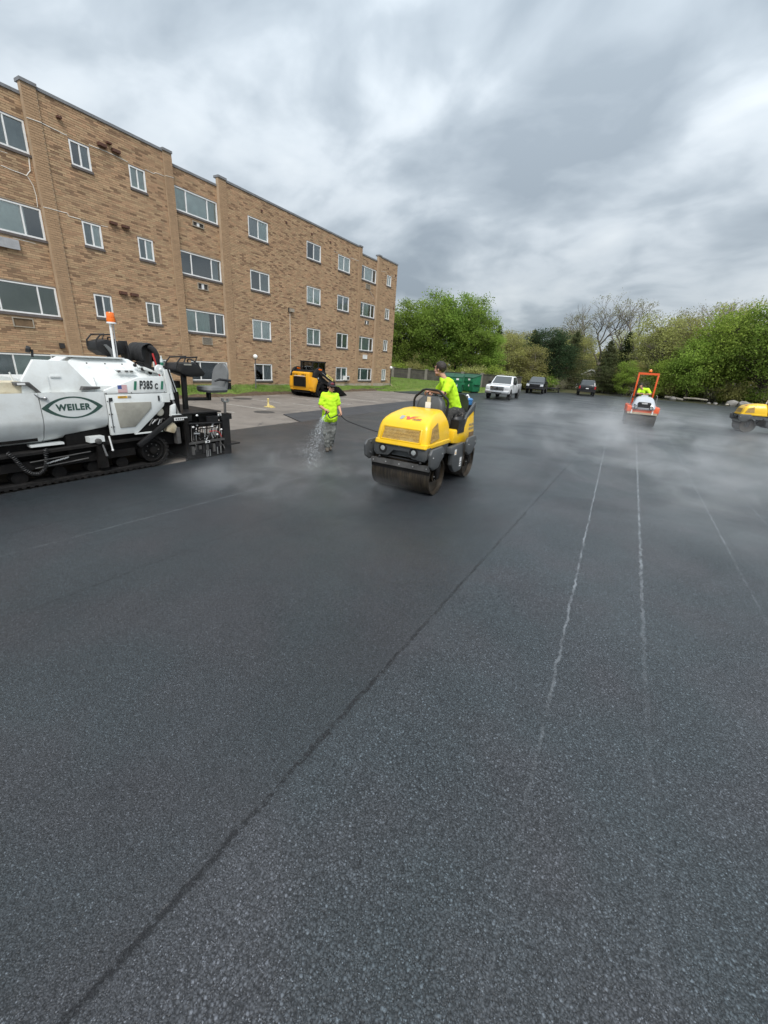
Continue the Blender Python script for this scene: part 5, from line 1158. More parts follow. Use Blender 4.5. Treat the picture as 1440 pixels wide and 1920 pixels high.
def vehicle(name, label, cat, loc, rz, paint, suv=False, chrome='chrome', group=None):
    vh = thing(name, label, cat, loc, rz, group)
    def p(mb, nm, m, par=vh, sm=35): return mb.build(nm, m, par, smooth=sm)
    Lf, Lr = -2.9, 2.85
    prof = [(Lf+.12, .48), (Lf+.02, .62), (Lf, .86), (Lf+.06, 1.06), (Lf+.2, 1.15), (-1.5, 1.24), (1.5, 1.26), (Lr-.02, 1.28), (Lr, 1.0), (Lr-.03, .55), (Lr-.1, .48)]
    body = p(MB().prism(prof, 'x', -.98, .98, .07, 3), 'body', paint, sm=30)
    yb0, yb1, yt0, yt1 = -1.5, (1.15 if not suv else 2.7), -.72, (.95 if not suv else 2.35)
    zb, zt, hb, ht = 1.2, 1.88, .93, .74
    rings = []
    for k, (f, bul) in enumerate(((0, 0), (.5, .02), (.9, .01), (1.0, -.06))):
        z = zb+(zt-zb)*f+(0 if k < 3 else .02); y0 = yb0+(yt0-yb0)*f-(bul if k < 3 else -.1); y1 = yb1+(yt1-yb1)*f+(bul if k < 3 else -.1); hw = hb+(ht-hb)*f+bul
        rings.append(rring(-hw, hw, y0, y1, .12, z, 4))
    cab = p(MB().loft(rings), 'cab', paint, sm=40)
    e = .014
    def face(bl, br, tr, tl, n, u0, u1, v0, v1, nm, m, par=cab):
        q = (bl, br, tr, tl); off = Vector(n)*e; mb = MB()
        pts = [bil(q, u, v)+off for u, v in ((u0, v0), (u1, v0), (u1, v1), (u0, v1))]
        mb.loft([[x_ for x_ in pts], [x_+Vector(n)*.012 for x_ in pts]]); return p(mb, nm, m, par)
    F = ((-hb, yb0, zb), (hb, yb0, zb), (ht, yt0, zt), (-ht, yt0, zt)); Rr = ((-hb, yb1, zb), (hb, yb1, zb), (ht, yt1, zt), (-ht, yt1, zt))
    face(*F, (0, -.75, .6), .06, .94, .10, .93, 'windshield', 'car_glass'); face(*Rr, (0, .9, .3), .07, .93, .15, .9, 'rear_window', 'car_glass')
    for sx in (-1, 1):
        q = ((sx*hb, yb0, zb), (sx*hb, yb1, zb), (sx*ht, yt1, zt), (sx*ht, yt0, zt)); nrm = (sx*.95, 0, .25)
        cuts = ((.12, .46), (.50, .84)) if not suv else ((.08, .33), (.36, .60), (.63, .93))
        for (u0, u1) in cuts: face(*q, nrm, u0, u1, .14, .86, 'side_window', 'car_glass')
        mr = p(MB().box(sx*.98, sx*1.20, -1.22, -1.12, 1.22, 1.42, .03), 'mirror', 'black_paint')
        for yy in (-.05, .95): p(MB().box(sx*.975-.012, sx*.975+.012, yy, yy+.16, 1.10, 1.135, .006), 'door_handle', chrome)
        for (ya) in (-.95, .28, 1.22): p(MB().box(sx*.982-.003, sx*.982+.003, ya, ya+.012, .62, 1.2), 'door_gap', 'black_paint')
        for yw in (-1.85, 1.75):
            p(MB().lathe([(.45, sx*.90), (.45, sx*.985)], 'x', (0, yw, .42), 24), 'wheel_arch', 'black_tar')
            w_ = p(MB().lathe([(.22, sx*.74), (.38, sx*.75), (.40, sx*.80), (.40, sx*.98), (.38, sx*1.01), (.26, sx*1.01), (.25, sx*.97)], 'x', (0, yw, .40), 24), 'wheel', 'tyre')
            p(MB().lathe([(.25, sx*.965), (.24, sx*.99), (.10, sx*.975), (.07, sx*1.0), (.02, sx*1.0)], 'x', (0, yw, .40), 16), 'rim', 'rim', w_)
        hl = p(MB().prism([(sx*.60, .82), (sx*.96, .84), (sx*.95, 1.08), (sx*.62, 1.06)], 'y', Lf-.025, Lf+.12, .02), 'headlight', 'lamp_clear')
        p(MB().box(sx*.80 if sx > 0 else -.97, sx*.97 if sx > 0 else -.80, Lr-.05, Lr+.02, .85, 1.2, .015), 'tail_light', 'tail_red')
    gr = p(MB().prism([(-.56, .74), (.56, .74), (.60, 1.08), (-.60, 1.08)], 'y', Lf-.035, Lf+.1, .02), 'grille', chrome)
    for k in range(3): p(MB().box(-.52, .52, Lf-.045, Lf-.02, .785+.095*k, .845+.095*k, .008), 'grille_opening', 'black_paint', gr)
    p(MB().lathe([(.09, Lf-.05), (.08, Lf-.06)], 'y', (0, 0, .91), 16), 'badge', 'black_paint', gr)
    p(MB().prism([(-.97, .48), (.97, .48), (1.0, .70), (-1.0, .70)], 'y', Lf-.10, Lf+.12, .04), 'front_bumper', chrome); p(MB().box(-.42, .42, Lf-.11, Lf-.05, .52, .60, .01), 'bumper_opening', 'black_paint'); p(MB().box(-.95, .95, Lr-.02, Lr+.12, .50, .70, .04), 'rear_bumper', chrome)
    p(MB().box(-.16, .16, Lr+.02, Lr+.03, .86, .96) if suv else MB().box(-.16, .16, Lr+.12, Lr+.13, .56, .64), 'licence_plate', 'print_white')
    if not suv: p(MB().box(-.86, .86, 1.25, 2.78, 1.275, 1.287), 'bed_opening', 'black_tar')
    else:
        for sx in (-1, 1): p(MB().tube([(sx*.66, -.3, 1.9), (sx*.66, -.2, 1.98), (sx*.66, 2.0, 1.98), (sx*.66, 2.1, 1.9)], .02, 6), 'roof_rail', 'black_paint')
        for yy in (.2, 1.5): p(MB().box(-.66, .66, yy, yy+.06, 1.97, 2.0, .008), 'roof_bar', 'black_paint')
        p(MB().box(-.7, .7, Lr-.01, Lr+.03, 1.0, 1.04, .008), 'tailgate_trim', 'black_paint')
    return vh
vehicle('pickup_truck', 'white crew-cab pickup truck with chrome grille parked facing the camera', 'pickup truck', (-9.75, 38.1, 0), R(3), 'paint_white')
vehicle('pickup_truck', 'dark pickup truck parked behind the white one, facing the camera', 'pickup truck', (-10.1, 55.3, 0), R(4), 'paint_navy', chrome='black_paint')
vehicle('black_suv', 'black sport utility vehicle with roof rails seen from behind at the far edge', 'suv', (-5.05, 61.4, 0), R(187), 'paint_black', True, chrome='black_paint')
vehicle('parked_car', 'grey car parked on the grass behind the bushes at the far edge', 'car', (-2.2, 86.0, .25), R(80), 'car_grey', True).scale = (.85, .85, .78)
tr_ = thing('flat_trailer', 'low black utility trailer hitched behind the dark pickup truck', 'trailer', (-9.35, 61.3, 0), R(6))
MB().box(-.85, .85, -1.3, 1.6, .45, .55, .02).build('deck', 'black_paint', tr_); MB().bar((0, -1.3, .48), (0, -2.5, .5), .1, .08).build('drawbar', 'black_paint', tr_)
for sx in (-1, 1):
    MB().lathe([(.1, sx*.88), (.3, sx*.9), (.3, sx*1.05), (.1, sx*1.06)], 'x', (0, .4, .3), 18).build('wheel', 'tyre', tr_); MB().box(sx*.98-.12, sx*.98+.12, 0, .8, .62, .66, .01).build('mudguard', 'black_paint', tr_)
    MB().bar((sx*.83, -1.3, .75), (sx*.83, 1.6, .75), .04, .05).build('side_rail', 'black_paint', tr_)

# ================================================================== SITE FURNITURE
pm('dumpster_green', (0.012, 0.16, 0.065), 0.5, var=0.15, scale=2, dirt=(0.02, 0.09, 0.05), dirt_amt=0.5); pm('dumpster_lid', (0.008, 0.07, 0.035), 0.6, var=0.15)
def dumpster(loc, rz, label):
    d = thing('dumpster', label, 'dumpster', loc, rz, 'green dumpsters by the boundary wall')
    def p(mb, nm, m, par=d): return mb.build(nm, m, par)
    p(MB().prism([(-.62, .12), (-.80, 1.15), (-.80, 1.45), (.70, 1.75), (.70, .12)], 'x', -.92, .92, .015), 'bin', 'dumpster_green')
    p(MB().prism([(-.84, 1.43), (-.84, 1.48), (.74, 1.80), (.74, 1.75)], 'x', -.96, -.01, .01), 'lid', 'dumpster_lid'); p(MB().prism([(-.84, 1.43), (-.84, 1.48), (.74, 1.80), (.74, 1.75)], 'x', .01, .96, .01), 'lid', 'dumpster_lid')
    for sx in (-1, 1): p(MB().box(sx*.99-.07, sx*.99+.07, -.6, .5, .78, .94, .01), 'fork_pocket', 'dumpster_green')
    for x in (-.6, 0, .6): p(MB().box(x-.03, x+.03, -.72, -.66, .2, 1.1, .006), 'rib', 'dumpster_green')
    p(MB().box(-.93, .93, -.83, -.78, 1.08, 1.16, .01), 'front_rail', 'dumpster_green')
    p(MB().box(.35, .60, -.815, -.805, 1.2, 1.36), 'sticker', 'print_white'); p(MB().prism([(.40, .62), (.52, .62), (.46, .86)], 'y', -.76, -.74), 'stencil', 'print_white')
    for x in (-.75, .75): p(MB().box(x-.08, x+.08, -.5, .6, 0, .12, .01), 'skid', 'black_tar')
dumpster((-15.2, 39.7, 0), R(12), 'green dumpster nearer the building, behind the centre roller driver'); dumpster((-14.6, 42.6, 0), R(-14), 'green dumpster nearer the white pickup truck')
# panelled boundary wall
pm('wall_panel', (0.085, 0.078, 0.068), 0.9, var=0.3, scale=1.5, bump=0.5, bscale=12, dirt=(0.045, 0.05, 0.035), dirt_amt=0.6, dscale=1.3); pm('wall_post', (0.20, 0.185, 0.16), 0.9, var=0.2, scale=2, bump=0.4, bscale=14)
bw = thing('boundary_wall', 'dark concrete panel wall with paler posts behind the lawn and dumpsters', 'wall', (-27, 48.6, 0))
npan = 7; x = -29.4
while x < -11.5:
    MB().box(x-.17, x+.17, 48.45, 48.79, .3, 1.93, .02).build('post', 'wall_post', bw, world=True)
    for k in range(3): MB().box(x+.18, x+2.18, 48.56, 48.68, .4+.46*k, .85+.46*k, .015).build('panel', 'wall_panel', bw, world=True)
    MB().box(x+.16, x+2.2, 48.5, 48.74, 1.785, 1.84, .012).build('cap', 'wall_panel', bw, world=True); x += 2.36
# small yellow marker on the old lot, utility covers
pm('marker_yellow', (0.62, 0.50, 0.20), 0.6, var=0.15, scale=8); pm('cast_iron', (0.07, 0.065, 0.06), 0.7, 0.3, var=0.3, scale=8, bump=0.5, bscale=40)
mk = thing('survey_marker', 'short yellow marker post on a flat base on the worn lot', 'marker post', (-14.6, 14.4, -0.04))
MB().box(-.25, .25, -.12, .12, 0, .03, .008).build('base_plate', 'marker_yellow', mk); MB().lathe([(.07, .03), (.06, .12), (.035, .16), (.032, .26), (.05, .28), (.05, .31)], c=(-.08, 0, 0), seg=14).build('stem', 'marker_yellow', mk)
MB().ball((-.08, 0, .36), (.05, .05, .05), 12, 8).build('knob', 'marker_yellow', mk); MB().box(.04, .10, -.05, .05, .03, .10, .01).build('block', 'marker_yellow', mk); MB().box(.15, .21, -.05, .05, .03, .09, .01).build('block', 'marker_yellow', mk)
for (x, y, r_, lab) in ((-13.4, 12.9, .38, 'round dark iron cover near the edge of the old asphalt strip'), (-18.2, 16.0, .45, 'round dark iron cover near the soil edge by the building')):
    o = MB().lathe([(r_+.06, -.045), (r_+.06, -.034), (r_, -.032), (r_, -.037), (r_-.02, -.037), (r_-.02, -.031), (.02, -.031)], c=(x, y, 0), seg=28).build('utility_cover', 'cast_iron', None); tag(o, lab, 'utility cover')
# timber and stones along the far edge
pm('pale_log', (0.42, 0.38, 0.32), 0.85, var=0.25, scale=3, bump=0.4); pm('field_stone', (0.27, 0.255, 0.235), 0.9, var=0.25, scale=2, bump=0.5, bscale=9)
for (a, c_, r_, lab) in (((4.3, 69.6, .35), (6.3, 68.8, .22), .17, 'pale fallen log left of the rubble at the far lot edge'), ((6.4, 69.4, .42), (9.0, 68.9, .40), .13, 'thin pale log lying above the bare soil at the far edge'), ((12.6, 67.6, .2), (10.6, 66.5, .12), .15, 'pale log beside the grey stones near the right yellow roller')):
    o = MB().tube([a, Vector(a).lerp(Vector(c_), .5)+Vector((0, .1, .05)), c_], [r_, r_*.9, r_*.7], 10).build('fallen_log', 'pale_log', None); tag(o, lab, 'log', 'logs along the far edge')
def stone(c, r, seed, lab):
    mb = MB(); bmesh.ops.create_icosphere(mb.bm, subdivisions=2, radius=1)
    for v_ in mb.bm.verts:
        k = 1+.35*mnoise.noise(v_.co*1.4+Vector((seed, seed*2, 0))); v_.co = Vector((v_.co.x*r*1.25*k, v_.co.y*r*k, v_.co.z*r*.8*k))+Vector(c)
    tag(mb.build('field_stone', 'field_stone', None, smooth=40), lab, 'stone', 'stones along the far edge')
stone((11.3, 67.0, .30), .50, 1, 'grey boulder above the pale log near the right yellow roller'); stone((12.4, 66.9, .28), .55, 5, 'broad grey boulder just left of the right yellow roller hood'); stone((13.4, 67.2, .22), .4, 9, 'grey boulder behind the hood of the right yellow roller')
stone((9.6, 66.6, .1), .2, 13, 'small pale stone at the middle of the far lot edge'); stone((8.9, 66.4, .1), .16, 17, 'smallest pale stone at the middle of the far lot edge'); stone((5.2, 69.2, .2), .4, 21, 'grey boulder beside the leftmost fallen log')
# house glimpsed through the trees
pm('siding', (0.36, 0.33, 0.30), 0.8, var=0.08); pm('shingle', (0.14, 0.12, 0.11), 0.9, var=0.2); pm('trim_white', (0.70, 0.70, 0.68), 0.6, var=0.05)
hs = thing('house', 'small grey gabled house with white trim glimpsed through the trees', 'house', (-8.3, 104, .3))
def hp_(mb, nm, m, par=hs): return mb.build(nm, m, par, smooth=0)
hp_(MB().prism([(-2.6, -.5), (2.6, -.5), (2.6, 1.9), (0, 3.35), (-2.6, 1.9)], 'y', 0, 7), 'wall', 'siding')
for sx in (-1, 1):
    hp_(MB().prism([(sx*3.0, 1.62), (sx*3.0, 1.78), (0, 3.62), (0, 3.46)], 'y', -.35, 7.3), 'roof', 'shingle'); hp_(MB().prism([(sx*3.02, 1.58), (sx*3.02, 1.82), (0, 3.66), (0, 3.42)], 'y', -.42, -.36), 'bargeboard', 'trim_white')
w1 = hp_(MB().box(-.5, .5, -.06, .02, 1.2, 2.2), 'window', 'trim_white'); hp_(MB().box(-.4, .4, -.08, -.06, 1.3, 2.1), 'pane', 'car_glass', w1)
hp_(MB().box(1.2, 2.0, -.06, .02, -.5, 1.4), 'door', 'trim_white')
for k, (x, y, hh) in enumerate(((1.4, 86, .9), (2.6, 86.3, 1.0), (3.4, 86.1, .8))):
    pass

# low white fence far behind
fn = thing('picket_fence', 'low white fence glimpsed beyond the lot under the trees', 'fence', (-9, 80, .35))
for k in range(14):
    MB().box(-5.5+k*.62, -5.40+k*.62, -.04, .04, -.2, .75).build('picket', 'trim_white', fn, smooth=0)
MB().box(-5.5, 2.7, .04, .07, .2, .28).build('rail', 'trim_white', fn, smooth=0); MB().box(-5.5, 2.7, .04, .07, .52, .60).build('rail', 'trim_white', fn, smooth=0)

# ================================================================== PEOPLE
pm('skin', (0.50, 0.27, 0.185), 0.55, var=0.08, scale=12, spec=0.4); pm('hi_vis', (0.52, 0.86, 0.03), 0.75, var=0.06, scale=5, bump=0.35, bscale=11, spec=0.2)
pm('hair_dark', (0.022, 0.015, 0.011), 0.6, var=0.3, scale=30, bump=0.6, bscale=70); pm('hair_black', (0.012, 0.010, 0.009), 0.6, var=0.3, scale=30, bump=0.6, bscale=70)
pm('boot', (0.10, 0.085, 0.065), 0.8, var=0.25, scale=10, bump=0.3); pm('cap_black', (0.018, 0.014, 0.016), 0.8, var=0.2); pm('cap_maroon', (0.16, 0.03, 0.04), 0.8, var=0.15); pm('sunglass', (0.01, 0.01, 0.01), 0.08, var=0.1); pm('eye_white', (0.7, 0.68, 0.65), 0.3, var=0.02); pm('lip', (0.36, 0.15, 0.12), 0.5, var=0.05)
def camo(name, cs, sc):
    m, t, b = newmat(name)
    co = t.n('ShaderNodeTexCoord').outputs['Object']; n_ = t.noise(co, sc, 3, 0.6, 0.6)
    r_ = t.n('ShaderNodeValToRGB'); t.set(r_, 0, n_); r_.color_ramp.interpolation = 'LINEAR'; e_ = r_.color_ramp.elements
    while len(e_) < len(cs): e_.new(.5)
    for i, (q, c_) in enumerate(zip(e_, cs)): q.position = .34+.32*i/(len(cs)-1); q.color = (*c_, 1)
    t.set(b, 'Base Color', r_.outputs[0]); t.set(b, 'Roughness', 0.85); t.set(b, 'Specular IOR Level', .25)
    t.set(b, 'Normal', t.n('ShaderNodeBump', {'Strength': .6, 'Distance': .012, 'Height': t.noise(co, 13, 3, .6)}).outputs[0])
camo('trouser_pale', [(.075, .08, .075), (.14, .145, .138), (.19, .195, .185), (.26, .265, .25)], 6); camo('trouser_dark', [(.02, .02, .02), (.05, .048, .045), (.03, .03, .03), (.22, .20, .18)], 9)

def grow(prims, voxel, smooth=4):
    """one continuous skin over tapered limbs and ellipsoids"""
    mb = MB()
    for p in prims:
        if p[0] == 'c':
            a, b_, ra, rb = Vector(p[1]), Vector(p[2]), p[3], p[4]; d = (b_-a); L = d.length
            d = d.normalized() if L > 1e-6 else Vector((0, 0, 1)); u_ = d.orthogonal().normalized(); v_ = d.cross(u_); rings = []
            for k in range(-4, 5):
                if k <= 0: s_, c_ = math.sin(k*math.pi/8.4), math.cos(k*math.pi/8.4); rings.append((a+d*ra*s_, ra*c_))
            for k in range(0, 5): s_, c_ = math.sin(k*math.pi/8.4), math.cos(k*math.pi/8.4); rings.append((b_+d*rb*s_, rb*c_))
            mb.loft([[q+(u_*math.cos(j*math.pi/6)+v_*math.sin(j*math.pi/6))*r_ for j in range(12)] for q, r_ in rings])
        else:
            mb.ball((0, 0, 0), p[2], 18, 12, Matrix.Translation(Vector(p[1])) @ (p[3].to_4x4() if len(p) > 3 else Matrix()))
    me = bpy.data.meshes.new('tmp'); mb.bm.to_mesh(me); mb.bm.free(); ob = bpy.data.objects.new('tmp', me); C.objects.link(ob)
    rm = ob.modifiers.new('r', 'REMESH'); rm.mode = 'VOXEL'; rm.voxel_size = voxel
    if smooth: sm = ob.modifiers.new('s', 'SMOOTH'); sm.iterations = smooth; sm.factor = .5
    res = bpy.data.meshes.new_from_object(ob.evaluated_get(bpy.context.evaluated_depsgraph_get())); bpy.data.objects.remove(ob); bpy.data.meshes.remove(me)
    res.shade_smooth(); return res
def grown(name, prims, voxel, mat, parent, smooth=4, wrinkle=0.0, wf=14):
    me = grow(prims, voxel, smooth); me.name = name
    if wrinkle:
        nr = [v_.normal.copy() for v_ in me.vertices]
        for v_, n_ in zip(me.vertices, nr): v_.co += n_*wrinkle*(mnoise.noise(Vector((v_.co.x*wf, v_.co.y*wf, v_.co.z*wf*1.6)))+.4*mnoise.noise(v_.co*wf*2.3))
    return link_mesh(name, me, mat, parent)
def head_prims(c, rot, s=1.0):
    """head centred at c; face towards local -Y of rot"""
    f = lambda x, y, z: Vector(c)+rot @ (Vector((x, y, z))*s)
    E_ = lambda x, y, z, rx, ry, rz: ('e', f(x, y, z), (rx*s, ry*s, rz*s), rot)
    P = [E_(0, .012, .03, .077, .096, .092), E_(0, -.025, -.03, .064, .070, .085), E_(0, -.055, -.092, .034, .032, .028), E_(0, -.100, -.012, .013, .022, .018), E_(0, -.086, .012, .010, .014, .028), E_(0, -.078, .040, .052, .020, .014), E_(-.042, -.066, -.028, .022, .018, .02), E_(.042, -.066, -.028, .022, .018, .02),
         E_(0, -.084, -.058, .024, .012, .009), E_(0, -.078, -.072, .02, .012, .008), E_(-.078, .012, -.008, .010, .02, .032), E_(.078, .012, -.008, .010, .02, .032), E_(-.05, -.03, -.07, .02, .04, .02), E_(.05, -.03, -.07, .02, .04, .02)]
    return P, f
def hand_prims(wrist, fdir, palm_n, side, curl=0.9, s=1.0):
    """palm and five fingers; fdir towards the knuckles, palm_n out of the palm, side = thumb side direction"""
    w0 = Vector(wrist); d = Vector(fdir).normalized(); n_ = Vector(palm_n); n_ = (n_-d*n_.dot(d)).normalized(); t_ = Vector(side); t_ = (t_-d*t_.dot(d)-n_*t_.dot(n_)).normalized()
    P = [('c', w0, w0+d*.03*s, .026*s, .028*s)]
    for k in range(4):
        off = t_*(.030-.020*k)*s; P.append(('c', w0+d*.02*s+off*.7, w0+d*.085*s+off, .016*s, .013*s))
        kn = w0+d*.088*s+off; ln = (.042, .046, .043, .034)[k]*s
        a1 = curl*.8; p1 = kn+(d*math.cos(a1)+n_*math.sin(a1))*ln; a2 = curl*1.7; p2 = p1+(d*math.cos(a2)+n_*math.sin(a2))*ln*.75; a3 = curl*2.3; p3 = p2+(d*math.cos(a3)+n_*math.sin(a3))*ln*.55
        P += [('c', kn, p1, .0095*s, .009*s), ('c', p1, p2, .009*s, .0082*s), ('c', p2, p3, .0082*s, .0072*s)]
    b0 = w0+d*.025*s+t_*.022*s; b1 = b0+(d*.6+t_*.55+n_*.45).normalized()*.045*s; b2_ = b1+(d*.75+n_*.6).normalized()*.035*s; b3 = b2_+(d*.6+n_*.8-t_*.2).normalized()*.022*s
    P += [('c', b0, b1, .014*s, .011*s), ('c', b1, b2_, .0105*s, .0095*s), ('c', b2_, b3, .0095*s, .0075*s)]
    return P

def hair_cap(parent, c, rot, mat, s=1.0, low=-.03, thick=.012, front=.035):
    mb = MB(); mb.ball((0, .014, .032), (.077+thick, .096+thick, .092+thick), 26, 20)
    kill = [v_ for v_ in mb.bm.verts if (v_.co.y < -.03 and v_.co.z < .075-front*.3) or (v_.co.z < low and v_.co.y < .05) or v_.co.z < low-.045]
    bmesh.ops.delete(mb.bm, geom=kill, context='VERTS')
    for v_ in mb.bm.verts: v_.co = Vector(c)+rot @ ((v_.co*(1+.07*mnoise.noise(v_.co*34)+.04*mnoise.noise(v_.co*80)))*s)
    o_ = mb.build('hair', mat, parent, smooth=80); md = o_.modifiers.new('s', 'SOLIDIFY'); md.thickness = .014; md.offset = -1
    return o_

# ---- worker on foot, spraying water: local frame faces -Y, his left is +X
pw = thing('person', 'person in lime shirt, pale trousers and dark cap walking and spraying water from a hose', 'person', (-6.5, 8.49, 0), R(29.07+12))
I3 = Matrix.Rotation(R(24), 3, 'Z') @ Matrix.Rotation(R(6), 3, 'X')
HC = (0.02, -.035, 1.615)
hpz, hf = head_prims(HC, I3)
RW, LW = (-.13, -.29, 1.085), (.27, -.10, 1.02)       # wrists
RE, LE = (-.235, -.02, 1.13), (.225, .03, 1.15)       # elbows
RS, LS = (-.16, .01, 1.41), (.16, .01, 1.41)      # shoulders
body = hpz+[('c', (0.005, .0, 1.42), (.015, -.015, 1.54), .056, .052), ('c', (0, .0, 1.0), (0, 0, 1.30), .12, .12), ('c', RS, RE, .052, .042), ('c', RE, RW, .042, .027), ('c', LS, LE, .052, .042), ('c', LE, LW, .042, .027),
            ('c', (-.09, 0, .93), (-.075, -.02, .5), .085, .055), ('c', (-.075, -.02, .5), (-.05, -.03, .12), .055, .04), ('c', (.09, 0, .93), (.07, .0, .5), .085, .055), ('c', (.07, 0, .5), (.035, .14, .13), .055, .04)]
body += hand_prims(RW, (.25, -.75, -.35), (.75, .2, -.3), (.2, -.1, 1), 1.15) + hand_prims(LW, (.12, -.55, -.65), (-.85, -.2, .1), (-.1, -.7, .5), 1.15)
grown('body', body, .0075, 'skin', pw, 3)
shirt = [('c', (-.09, .0, 1.33), (.09, 0, 1.33), .115, .115), ('c', (-.15, .01, 1.395), (.15, .01, 1.395), .068, .068), ('c', (-.07, .0, 1.43), (.07, .0, 1.43), .06, .06), ('c', (0, .0, 1.44), (.005, -.002, 1.475), .075, .068), ('c', (0, -.02, 1.3), (0, -.01, .90), .135, .150), ('c', (-.07, -.01, 1.25), (-.08, 0, .84), .105, .125), ('c', (.07, -.01, 1.25), (.08, 0, .84), .105, .125), ('c', (0, -.03, 1.0), (0, -.03, .86), .12, .13),
         ('c', RS, Vector(RS).lerp(Vector(RE), .74), .075, .077), ('c', LS, Vector(LS).lerp(Vector(LE), .68), .075, .077)]
grown('shirt', shirt, .012, 'hi_vis', pw, 5, .011, 11)
tro = [('c', (-.07, .01, .90), (.07, .01, .90), .10, .10), ('c', (-.085, .01, .82), (-.085, -.02, .5), .108, .092), ('c', (-.085, -.02, .5), (-.055, -.02, .12), .095, .078), ('c', (.085, .01, .82), (.08, .0, .5), .108, .092), ('c', (.08, 0, .5), (.04, .13, .14), .095, .078)]
grown('trousers', tro, .012, 'trouser_pale', pw, 4, .013, 10)
for (x, y, tz) in ((-.05, -.02, 0), (.035, .15, .01)): grown('boot', [('c', (x, y+.03, .06+tz), (x-.01, y-.16, .045+tz), .056, .045), ('c', (x, y+.03, .06+tz), (x, y+.02, .15+tz), .058, .056), ('e', (x, y-.05, .02+tz), (.055, .15, .02))], .009, 'boot', pw, 2)
mb = MB(); mb.ball((0, .012, .045), (.087, .106, .085), 24, 16)
bmesh.ops.delete(mb.bm, geom=[v_ for v_ in mb.bm.verts if v_.co.z < .045], context='VERTS')
for v_ in mb.bm.verts: v_.co = Vector(HC)+I3 @ v_.co
cp = mb.build('cap', 'cap_black', pw, smooth=60)
mb = MB(); rows = []
for k in range(2):
    rows.append([(math.sin(a)*.082, -.04-math.cos(a)*(.055+.085*k)+.0, .055-.02*k-.012*abs(math.sin(a))*0) for a in [R(-80+160*i/12) for i in range(13)]])
V_ = [[mb.bm.verts.new(Vector(HC)+I3 @ Vector(p)) for p in r_] for r_ in rows]
for i in range(12): mb.bm.faces.new((V_[0][i], V_[0][i+1], V_[1][i+1], V_[1][i]))
pk = mb.build('cap_peak', 'cap_black', cp, smooth=60); sd = pk.modifiers.new('s', 'SOLIDIFY'); sd.thickness = .006
mb = MB(); mb.ball((0, -.06, .085), (.05, .035, .035), 14, 10)
for v_ in mb.bm.verts: v_.co = Vector(HC)+I3 @ v_.co
mb.build('cap_front_panel', 'cap_maroon', cp)
mb = MB()
for sx in (-1, 1): mb.ball((sx*.034, -.092, .014), (.030, .012, .021), 14, 10); mb.tube([(sx*.06, -.085, .02), (sx*.085, -.03, .02), (sx*.088, .02, .012)], .005, 6)
mb.tube([(-.01, -.1, .02), (.01, -.1, .02)], .005, 6)
for v_ in mb.bm.verts: v_.co = Vector(HC)+I3 @ v_.co
mb.build('sunglasses', 'sunglass', pw)
hair_cap(pw, HC, I3, 'hair_black', 1.0, -.045, .006, .1)
mb = MB(); mb.ball((0, -.087, -.064), (.022, .006, .006), 12, 8)
for v_ in mb.bm.verts: v_.co = Vector(HC)+I3 @ v_.co
mb.build('lips', 'lip', pw)

# ---- driver of the centre roller: seated, twisted to look back over his right shoulder (world metres, root at the seat)
RTL = Vector((-3.2, 8.3, 1.33))
pd = thing('person', 'person in lime shirt driving the centre yellow roller, head turned away', 'person', RTL)
def W(x, y, z): return Vector((x+.03-.10*max(0, z-1.5), y-.05, z))-RTL
hip = W(-3.12, 8.36, 1.43); chest = W(-3.19, 8.14, 1.86); neck = W(-3.26, 8.06, 2.05); hc = W(-3.335, 8.03, 2.215)
tw = Matrix.Rotation(R(-75-22), 3, 'Z') @ Matrix.Rotation(R(4), 3, 'X')       # face points towards -X and a little away
hp2, hf2 = head_prims(hc, tw, 1.12)
LSh, LEl, LWr = W(-3.10, 7.95, 1.96), W(-3.13, 7.80, 1.775), W(-3.40, 7.72, 1.80)
RSh, REl, RWr = W(-3.31, 8.27, 1.97), W(-3.52, 8.3, 1.75), W(-3.50, 7.98, 1.78)
LK, RK = W(-3.06, 7.93, 1.40), W(-3.36, 7.90, 1.40)
b_ = hp2+[('c', neck, W(-3.31, 8.04, 2.13), .06, .055), ('c', hip, chest, .13, .14), ('c', LSh, LEl, .056, .046), ('c', LEl, LWr, .045, .029), ('c', RSh, REl, .056, .046), ('c', REl, RWr, .045, .029),
          ('c', hip+Vector((.09, 0, 0)), LK, .085, .06), ('c', LK, W(-3.08, 7.72, .98), .058, .042), ('c', hip+Vector((-.09, 0, 0)), RK, .085, .06), ('c', RK, W(-3.38, 7.72, .98), .058, .042)]
b_ += hand_prims(LWr, (-.9, -.1, -.15), (0, -.1, -1), (0, -1, .1), 1.1) + hand_prims(RWr, (.1, -.9, -.1), (0, 0, -1), (.9, 0, .1), 1.1)
grown('body', b_, .0085, 'skin', pd, 3)
sh = [('c', hip+Vector((0, 0, -.02)), chest, .165, .165), ('c', chest+Vector((.0, -.08, .06)), chest+Vector((-.06, .09, .07)), .135, .135), ('c', LSh, RSh, .105, .105), ('c', LSh, LSh.lerp(LEl, .72), .092, .084), ('c', RSh, RSh.lerp(REl, .7), .092, .084), ('c', neck+Vector((0, 0, -.06)), neck+Vector((-.02, 0, -.02)), .085, .072)]
grown('shirt', sh, .012, 'hi_vis', pd, 5, .010, 11)
tr2 = [('c', hip+Vector((-.08, 0, -.05)), hip+Vector((.08, 0, -.05)), .14, .14), ('c', hip+Vector((.1, 0, -.03)), LK, .118, .092), ('c', LK, W(-3.08, 7.73, 1.02), .092, .075), ('c', hip+Vector((-.1, 0, -.03)), RK, .118, .092), ('c', RK, W(-3.38, 7.73, 1.02), .092, .075)]
grown('trousers', tr2, .012, 'trouser_dark', pd, 4, .014, 13)
